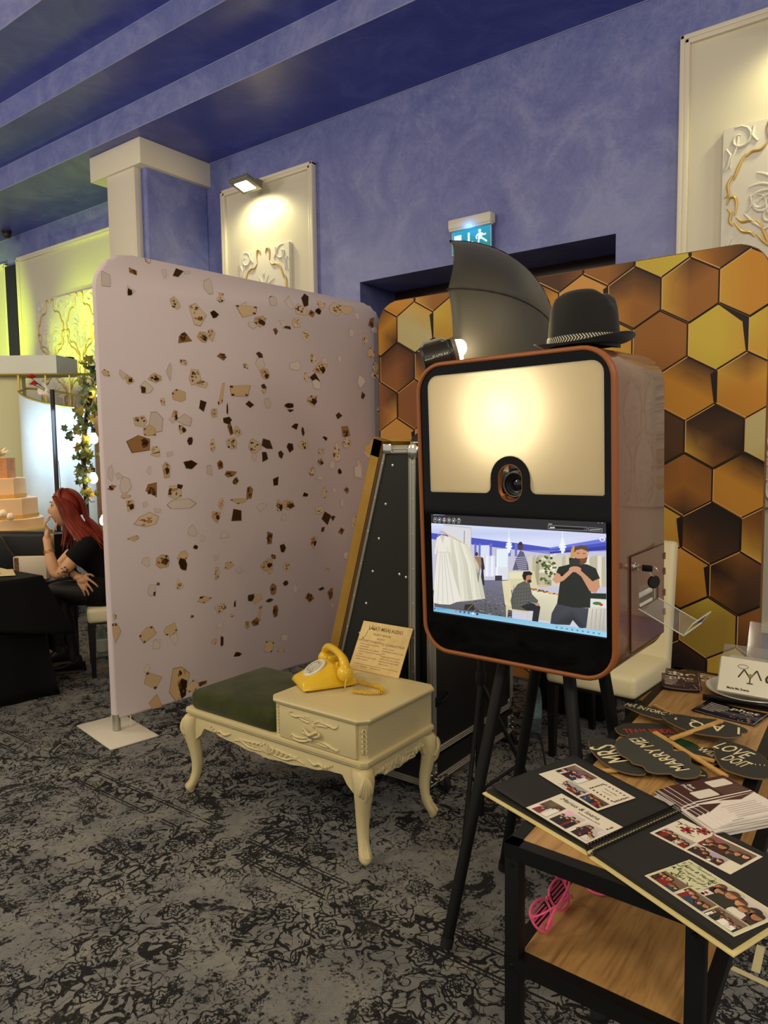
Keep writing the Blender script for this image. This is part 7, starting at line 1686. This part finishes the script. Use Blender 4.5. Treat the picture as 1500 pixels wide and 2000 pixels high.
# ------------------------------------------------------------------ black covered table
t = thing('display_table', (-4.95, 1.8, 0), 'table under a black cloth at the left edge, in front of the seated woman', 'table')
b = MB(); b.box((-4.98, 1.75, .735), (1.1, 1.1, .025)); b.build('table_top', mt_darkwood, t)
for x in (-5.45, -4.5):
    for y in (1.28, 2.22):
        b = MB(); b.cyl((x, y, .002), (x, y, .722), .02); b.build('leg', mt_black, t)
TX1, TY1 = -4.412, 2.328
def drop(u_, v_):
    """cloth: u runs round the two visible edges, v from the table edge down"""
    L_ = 2.2; s_ = u_*L_
    if s_ < 1.1: p = V(TX1, TY1-1.1+s_, 0); n_ = V(1, 0, 0)
    else: p = V(TX1-(s_-1.1), TY1, 0); n_ = V(0, 1, 0)
    c = max(0, 1-abs(s_-1.1)/.34); fl_ = (.04+.14*c)*v_; n2 = V(1, 1, 0).normalized() if c > 0 else n_
    nn = (n_*(1-c)+n2*c).normalized(); rip = .014*math.sin(s_*15)*v_*(1-c)
    hem = .44+.07*math.sin(s_*3.1)-.03*c
    return p+nn*(fl_+rip)+V(0, 0, .752-(.752-.0-hem+.02)*v_*1.0)
b = MB(); b.grid(drop, 70, 12); b.grid(lambda a_, c_: V(TX1-1.1*a_, TY1-1.1*c_, .752), 2, 2); cl_ = b.build('tablecloth', mt_cloth, t, angle=50, solid=.002)
def under(u_, v_):
    L_ = 2.2; s_ = u_*L_
    if s_ < 1.1: p = V(TX1-.02, TY1-1.1+s_, 0); n_ = V(1, 0, 0)
    else: p = V(TX1-.02-(s_-1.1), TY1-.02, 0); n_ = V(0, 1, 0)
    c = max(0, 1-abs(s_-1.1)/.3); n2 = V(1, .35, 0).normalized(); nn = (n_*(1-c)+n2*c).normalized()
    return p+nn*((.03+.10*c)*v_**1.5+.016*math.sin(s_*17)*v_)+V(0, 0, .70*(1-v_)+.003)
b = MB(); b.grid(under, 60, 10); b.build('under_cloth', mt_cloth, t, angle=50, solid=.002)
for k, (P, lab) in enumerate((([(-4.86, 2.20), (-4.62, 2.10), (-4.53, 2.22), (-4.80, 2.335)], 'printed leaflet lying on the black table, nearest the corner'), ([(-4.99, 2.25), (-4.80, 2.20), (-4.76, 2.31), (-4.94, 2.325)], 'pale leaflet lying further back on the black table'))):
    t = thing('leaflet', V(P[0][0], P[0][1], .753), lab, 'leaflet'); z_ = .7545+.003*(1-k)
    b = MB(); b.rings([[V(x, y, z_+dz) for x, y in P] for dz in (0, .0012)], True); sh = b.build('sheet', M('leaflet_paper', (222, 204, 150), .5), t, angle=20)
    o_ = V(*P[0], z_+.0016); u_ = (V(*P[1], 0)-V(*P[0], 0)); L_ = u_.length; u_ = u_/L_; v_ = V(-u_.y, u_.x, 0); a = Art((o_, u_, v_, V(0, 0, 1)))
    a.ell(.05, .045, .022, .016, (150, 30, 34), 1); a.ell(.08, .05, .012, .010, (196, 150, 60), 2)
    for q in range(5): a.line([(.10+.004*q, .02+.012*q), (L_-.04, .02+.012*q)], .004, (150, 110, 50), 1)
    a.build('print', mt_print, sh)
# black handbag and a white box on a chair-high stool behind the table
st_l = thing('side_stool', (-5.42, 2.78, 0), 'low dark stool behind the black table, holding the handbag and white box', 'stool')
b = MB(); b.box((-5.40, 2.74, .585), (.62, .40, .03), rot=Matrix.Rotation(.5, 3, 'Z'), bevel=.006); b.build('seat', mt_blackwood, st_l)
for sx in (-1, 1):
    for sy in (-1, 1):
        b = MB(); q = V(-5.40, 2.74, 0)+Matrix.Rotation(.5, 3, 'Z') @ V(sx*.27, sy*.16, 0); b.cyl(q+V(0, 0, .002), q+V(0, 0, .57), .016); b.build('leg', mt_blackwood, st_l)
bg = thing('handbag', (-5.60, 2.78, .6), 'large black handbag with slim straps left of the woman', 'bag')
RB = Matrix.Rotation(math.radians(38), 3, 'Z')
b = MB(); b.box((-5.60, 2.80, .76), (.46, .17, .32), rot=RB, bevel=.035, seg=3); b.build('body', M('bag_leather', (16, 15, 15), .5, bump=(200, .3, .0008)), bg, angle=60)
b = MB(); b.tube(spline([V(-5.60, 2.80, .9)+RB @ V(-.12, -.09, -.02), V(-5.60, 2.80, .9)+RB @ V(-.08, -.13, -.02), V(-5.60, 2.80, .80)+RB @ V(.0, -.13, -.05), V(-5.60, 2.80, .74)+RB @ V(.10, -.115, -.04)], 6), .007, 8); b.build('strap', M('strap_leather', (52, 46, 44), .4), bg)
bx_ = thing('paper_box', (-5.22, 2.66, .6), 'white flat box with a brown striped side standing beside the handbag', 'box')
b = MB(); b.box((-5.205, 2.668, .688), (.235, .05, .165), rot=RB, bevel=.003); bd = b.build('carton', M('white_carton', (226, 210, 190), .6), bx_)
b = MB(); b.box(V(-5.205, 2.668, .688)+RB @ V(-.095, -.026, 0), (.032, .002, .155), rot=RB); b.build('label_strip', M('label_brown', (150, 104, 66), .6, var=(60, (70, 44, 30))), bx_)

# ------------------------------------------------------------------ glass bottles on the carpet under the woman's chair
for k, (x, y, lab) in enumerate(((-4.86, 2.99, 'clear glass bottle with white label under the chair, nearer the woman\'s boot'), (-4.66, 3.24, 'clear glass bottle with white label behind the chair leg'))):
    t = thing('glass_bottle', (x, y, 0), lab, 'bottle'); b = MB(); b.lathe([(.036, 0), (.038, .01), (.038, .16), (.03, .20), (.013, .24), (.013, .30)], (x, y, 0)); b.build('bottle_body', mt_water, t)
    b = MB(); b.lathe([(.0385, .05), (.0385, .13)], (x, y, 0)); b.build('label_band', M('white_label', (206, 200, 190), .5), t)
    b = MB(); b.lathe([(.0145, .285), (.0145, .31), (.012, .312)], (x, y, 0)); b.build('cap', mt_chrome, t)

# ------------------------------------------------------------------ cake table and tiered cake
ck = V(-6.76, 3.16, 0)
t = thing('cake_table', ck, 'table with a dark cloth carrying the tiered cake', 'table')
b = MB(); b.box((-6.95, 3.10, .775), (1.4, 1.0, .03), bevel=.004); b.build('table_top', mt_darkwood, t)
def skirt(u_, v_):
    P = [(-7.66, 2.58), (-6.24, 2.58), (-6.24, 3.62), (-7.66, 3.62)]; s_ = u_*4; i = min(int(s_), 3); f = s_-i
    a_, c_ = P[i], P[(i+1) % 4]; n_ = ((0, -1), (1, 0), (0, 1), (-1, 0))[i]; r_ = .015*math.sin(u_*120)*v_
    return V(a_[0]+(c_[0]-a_[0])*f+n_[0]*r_, a_[1]+(c_[1]-a_[1])*f+n_[1]*r_, .792*(1-v_)+.004)
b = MB(); b.grid(skirt, 160, 4); b.build('table_skirt', mt_cloth, t, angle=50)
mt_cake = M('cake_icing', (240, 212, 176), .5); mt_blush = M('cake_blush', (222, 176, 138), .5, var=(8, (190, 132, 84))); mt_glit = M('gold_glitter', (206, 160, 66), .35, .7, var=(180, (250, 220, 130)), bump=(220, .8, .003))
cake = thing('tiered_cake', V(ck.x, ck.y, .80), 'tall tiered cake in ivory and blush with gold glitter bands', 'cake')
def tier(r_, z0_, z1_, n_=8, rot=.2, m=None, nm='tier'):
    b = MB(); b.rings([[V(ck.x+r_*f*math.cos(2*PI*k/n_+rot), ck.y+r_*f*math.sin(2*PI*k/n_+rot), z) for k in range(n_)] for f, z in ((1, z0_), (1, z1_-.006), (.985, z1_))], True); return b.build(nm, m or mt_cake, cake, angle=20)
b = MB(); b.lathe([(.42, .792), (.42, .82), (.418, .822)], (ck.x, ck.y, 0), n=48); b.lathe([(.40, .822), (.40, .94), (.39, .945)], (ck.x, ck.y, 0), n=48); b.build('cake_board', mt_cake, cake)
b = MB(); b.lathe([(.424, .805), (.430, .815), (.430, .845), (.424, .855), (.40, .856)], (ck.x, ck.y, 0), n=60); b.build('glitter_band', mt_glit, cake)
T3 = tier(.355, .945, 1.125); T2 = tier(.262, 1.125, 1.305); T1 = tier(.185, 1.305, 1.485, m=mt_blush)
for r_, z_, par in ((.268, 1.132, T2), (.362, .95, T3)):
    b = MB(); n_ = 8; b.rings([[V(ck.x+r_*math.cos(2*PI*k/n_+.2), ck.y+r_*math.sin(2*PI*k/n_+.2), z) for k in range(n_)] for z in (z_, z_+.028)], True); b.build('glitter_band', mt_glit, par, angle=20)
b = MB()
for q in (0, 1): 
    a0_, a1_ = 2*PI*(6+q)/8+.2, 2*PI*(7+q)/8+.2
    for (r_, za, zb_) in ((.3565, .95, 1.122),): b.face([V(ck.x+r_*math.cos(a), ck.y+r_*math.sin(a), z) for a, z in ((a0_, za), (a1_, za), (a1_, zb_), (a0_, zb_))]) if q == 0 else None
b.build('blush_panel', mt_blush, T3, angle=20)
mt_petal = M('sugar_petal', (244, 230, 206), .5)
rnd = random.Random(6)
def flower(c, r_, nm, par, n_=16, dirv=V(.3, -.5, .8)):
    b = MB(); dirv = dirv.normalized()
    for k in range(n_):
        a_ = 2*PI*k*.382; t_ = k/n_; x = dirv.orthogonal().normalized(); y = dirv.cross(x); d_ = (x*math.cos(a_)+y*math.sin(a_))*(.35+.75*t_)+dirv*(1.1-.8*t_); d_.normalize(); s_ = d_.cross(dirv).normalized()
        L_ = r_*(.6+.5*t_); b.face([c, c+d_*L_*.5+s_*L_*.28, c+d_*L_, c+d_*L_*.5-s_*L_*.28])
    return b.build(nm, mt_petal, par, weld=False, angle=10)
flower(V(ck.x+.03, ck.y-.02, 1.47), .19, 'sugar_flower', cake, 26, V(.1, -.1, 1)); flower(V(ck.x+.10, ck.y-.20, 1.20), .16, 'sugar_flower', cake, 20, V(.5, -.8, .5))
for k in range(9): 
    q = V(ck.x+.16+.05*k-.12, ck.y-.36+.035*k, .985+rnd.uniform(-.02, .06)); b = MB(); b.ball(q, rnd.uniform(.022, .042), 8, 6); b.build('sugar_pearl', mt_petal, cake)

# ------------------------------------------------------------------ white bar with gilt frame, curved marble panel
mt_marble = M('white_marble', (216, 224, 226), .3, var=(2.2, (190, 202, 208), (1, 1, .5)))
br = thing('bar_stand', V(-7.6, 4.0, 0), 'white bar stand with gilt rails and a header box behind the cake', 'bar')
b = MB(); b.rings([[V(x, y, z) for x, y in ((-8.9, 3.02), (-7.643, 3.924), (-7.347, 4.142), (-7.55, 4.5), (-9.1, 3.5))] for z in (2.36, 2.55)], True); b.build('header_box', M('header_white', (214, 212, 196), .5), br, angle=20)
mt_gilt = M('gilt_rail', (190, 168, 80), .35, .6)
def rl(p, q, r_=.014):
    b = MB(); b.tube([p, q], r_, 4); b.build('rail', mt_gilt, br)
rl(V(-8.9, 3.0, 2.355), V(-7.66, 3.89, 2.345)); rl(V(-7.66, 3.89, 2.345), V(-6.98, 4.42, 2.345)); rl(V(-7.655, 3.892, 2.345), V(-7.655, 3.892, .003), .012)
for q in (.33, .62, .92): p = V(-7.66, 3.89, 0).lerp(V(-6.98, 4.42, 0), q); rl(p+V(0, 0, 2.345), p+V(0, 0, .003), .010)
b = MB(); b.rings([[V(x, y, z) for x, y in ((-8.9, 3.1), (-7.70, 3.95), (-7.72, 4.0), (-8.92, 3.15))] for z in (.01, 2.33)], True); b.build('side_panel', M('champagne_panel', (206, 198, 150), .4), br, angle=20)

# curved marble front with a slanting gilt rim
K = .955
def q_(x, y, z): return V(x*K, y*K, 1.5+(z-1.5)*K)
top = spline([q_(-7.65, 3.88, 2.165), q_(-7.56, 3.93, 2.105), q_(-7.42, 4.03, 2.05), q_(-7.29, 4.13, 2.01), q_(-7.16, 4.23, 1.985), q_(-7.03, 4.34, 1.975)], 5)
dv_ = V(-.597, .80, 0)
top = [p-dv_*(.10*math.sin(PI*i/(len(top)-1))) for i, p in enumerate(top)]
b = MB(); m_n = len(top)
b.rings([[p, p+dv_*.03, V(p.x+dv_.x*.03, p.y+dv_.y*.03, .004), V(p.x, p.y, .004)] for p in top], True); b.build('curved_panel', mt_marble, br, angle=40)
b = MB(); hoop = top+[p for p in spline([top[-1]+dv_*.12+V(0, 0, .06), top[-8]+dv_*.30+V(0, 0, .13), top[8]+dv_*.30+V(0, 0, .12), top[1]+dv_*.16+V(0, 0, .05)], 6)]
b.tube([p+V(0, 0, .008) for p in hoop], .011, 6, closed=True); b.build('rim', mt_gilt, br)
lamp('bar_light', 'AREA', (-6.62, 3.6, 1.72), 6, (190, 226, 255), .5, (-7.15, 4.05, 1.3))
lamp('cake_light', 'SPOT', (-6.3, 2.3, 2.6), 45, (255, 196, 130), .1, (-6.7, 3.1, 1.15), 40, .8)
# black pole with bouquet on its end
pp = V(-6.74, 3.745, 0)
t = thing('display_pole', pp, 'tall black pole standing in front of the marble bar', 'pole')
b = MB(); b.cyl(pp+V(0, 0, .012), pp+V(0, 0, 2.13), .021); b.build('tube', M('pole_black', (30, 27, 26), .3), t)
b = MB(); b.lathe([(.10, .0), (.10, .010), (.03, .016)], pp, n=24); b.build('foot', mt_black, t)
b = MB(); b.tube([pp+V(.018, .018, 1.45), pp+V(.03, .03, .9), pp+V(.045, .035, .02)], .003, 6); b.build('cable', mt_rubber, t)
bq = thing('bouquet', pp+V(-.08, -.05, 2.1), 'two red roses in white wrapping paper on top of the black pole', 'bouquet')
mt_rose = M('rose_red', (196, 34, 26), .6)
for k, (dx, dz) in enumerate(((-.190, .150), (-.168, .085))):
    c = pp+V(dx*.80, dx*.60, 2.11+dz); b = MB()
    for j in range(14):
        a_ = j*2.4; r_ = .012+.0026*j; up_ = .014-.0022*j
        e = V(math.cos(a_), math.sin(a_), 0); s_ = V(-e.y, e.x, 0)
        b.face([c+e*r_*.6-V(0, 0, .02), c+e*r_+s_*r_*.7+V(0, 0, up_), c+e*r_*1.15+V(0, 0, up_+.006), c+e*r_-s_*r_*.7+V(0, 0, up_)])
    b.ball(c, .024, 8, 6); b.build('rose', mt_rose, bq, weld=False, angle=20)
    b = MB(); b.tube([c-V(0, 0, .02), pp+V(-.02, -.02, 2.10)], .0035, 6); b.build('stem', M('stem', (60, 84, 40), .6), bq)
b = MB(); R = []
for z_, r_, off in ((0, .018, 0), (.05, .045, -.06), (.075, .075, -.10)): R.append([pp+V(off*.8, off*.6, 2.07+z_)+V(.8, .6, 0)*(r_*math.cos(a_)*.5)+V(-.3, .4, .87)*(r_*math.sin(a_)) for a_ in [2*PI*i/12 for i in range(12)]])
b.rings(R, False); b.build('wrapping_paper', M('wrap_paper', (232, 224, 216), .5), bq, solid=.001)
# peach screen beside the bar
b = MB(); b.rings([[V(x, y, z) for x, y in ((-7.02, 4.32), (-6.55, 4.67), (-6.57, 4.70), (-7.04, 4.35))] for z in (.003, 1.945)], True); tag(b.build('folding_screen', M('peach_screen', (222, 186, 160), .6)), 'peach coloured screen standing right of the marble bar, behind the ivy', 'screen')

# ------------------------------------------------------------------ black arch wound with ivy, bulbs strung on it
ar = thing('ivy_arch', V(-5.70, 3.50, 0), 'black slanting arch wound with green ivy beside the white backdrop', 'arch')
AP = [V(-5.60, 3.66, 2.33), V(-5.70, 3.57, 2.15), V(-5.76, 3.50, 1.85), V(-5.775, 3.46, 1.5), V(-5.75, 3.45, 1.1), V(-5.72, 3.45, .012)]
b = MB(); b.tube(spline(AP, 6), .020, 8); b.build('arch_frame', mt_black, ar)
rnd = random.Random(31); S = spline([p+V(.02, .01, 0) for p in AP[:5]], 12)
b = MB(); vine = [p+V(.05*math.cos(i*.8), .05*math.sin(i*.8), .02*math.sin(i*2.1)) for i, p in enumerate(S)]; b.tube(vine, .004, 5)
for s_ in ((8, V(-.13, -.08, .05)), (30, V(-.14, -.10, .03)), (22, V(-.10, -.07, -.05)), (38, V(.08, .08, .05))):
    p = S[s_[0]]; b.tube(spline([p, p+s_[1]*.5+V(0, 0, .03), p+s_[1]], 4), .003, 5)
b.build('vine', M('vine_brown', (86, 70, 40), .7), ar)
mt_ivy = [M('ivy_leaf_dark', (44, 66, 34), .4, spec=.6), M('ivy_leaf', (66, 88, 44), .4, spec=.6), M('ivy_leaf_yellow', (128, 122, 58), .45, spec=.5)]
def leaf_mesh(m):
    P = [(0, 0), (.018, -.012), (.040, .0), (.030, .018), (.046, .040), (.022, .036), (0, .068), (-.022, .036), (-.046, .040), (-.030, .018), (-.040, .0), (-.018, -.012)]
    me = bpy.data.meshes.new('leaf'); vs = [(0, .02, .006)]+[(x, y, -.010*abs(x)/.04-.004*(y > .05)) for x, y in P]
    me.from_pydata(vs, [], [(0, i+1, (i+1) % 12+1) for i in range(12)]); me.materials.append(m); return me
LM = [leaf_mesh(m) for m in mt_ivy]
side_pts = [S[8]+V(-.13, -.08, .05), S[30]+V(-.14, -.10, .03), S[22]+V(-.10, -.07, -.05), S[38]+V(.08, .08, .05)]
for k in range(118):
    if k < 10: p = side_pts[k % 4]+V(rnd.uniform(-.03, .03), rnd.uniform(-.03, .03), rnd.uniform(-.03, .03))
    else:
        i = int((k-10)/108*(len(S)-1)); p = S[i]+V(.80, .60, 0)*rnd.gauss(-.012, .050)+V(.6, -.8, 0)*rnd.uniform(-.02, .09)+V(0, 0, rnd.uniform(-.03, .03))
    o = bpy.data.objects.new('leaf', LM[rnd.choice((0, 0, 1, 1, 1, 2))]); COL.objects.link(o); o.parent = ar
    o.location = p-ar.location; o.rotation_euler = (rnd.uniform(.5, 1.9), rnd.uniform(-.9, .9), rnd.uniform(-.2, 1.5)); o.scale = [rnd.uniform(.65, 1.15)]*3
mt_fil = emat('string_bulb_glow', (255, 206, 120), 20)
labs = ('glowing bulb near the top of the ivy arch', 'glowing bulb halfway up the ivy arch', 'glowing bulb on the ivy arch just above the woman\'s head', 'lowest glowing bulb, beside the white backdrop behind the woman')
for (x, y, z_), lab in zip(((-5.68, 3.565, 2.03), (-5.70, 3.515, 1.63), (-5.69, 3.49, 1.295), (-5.60, 3.515, .935)), labs):
    t = thing('light_bulb', V(x, y, z_), lab, 'light bulb', 'bulbs strung on the ivy arch')
    b = MB(); b.lathe([(.012, .062), (.018, .05), (.033, .022), (.036, .0), (.028, -.024), (.006, -.036)], (x, y, z_), n=16); b.build('glass_bulb', mt_fil, t, angle=60)
    b = MB(); b.lathe([(.014, .058), (.017, .062), (.017, .095), (.008, .10)], (x, y, z_), n=12); b.build('socket', mt_black, t)
    lamp('string_bulb_lamp', 'POINT', (x+.06, y-.08, z_), 1.3, (255, 200, 120), .04)
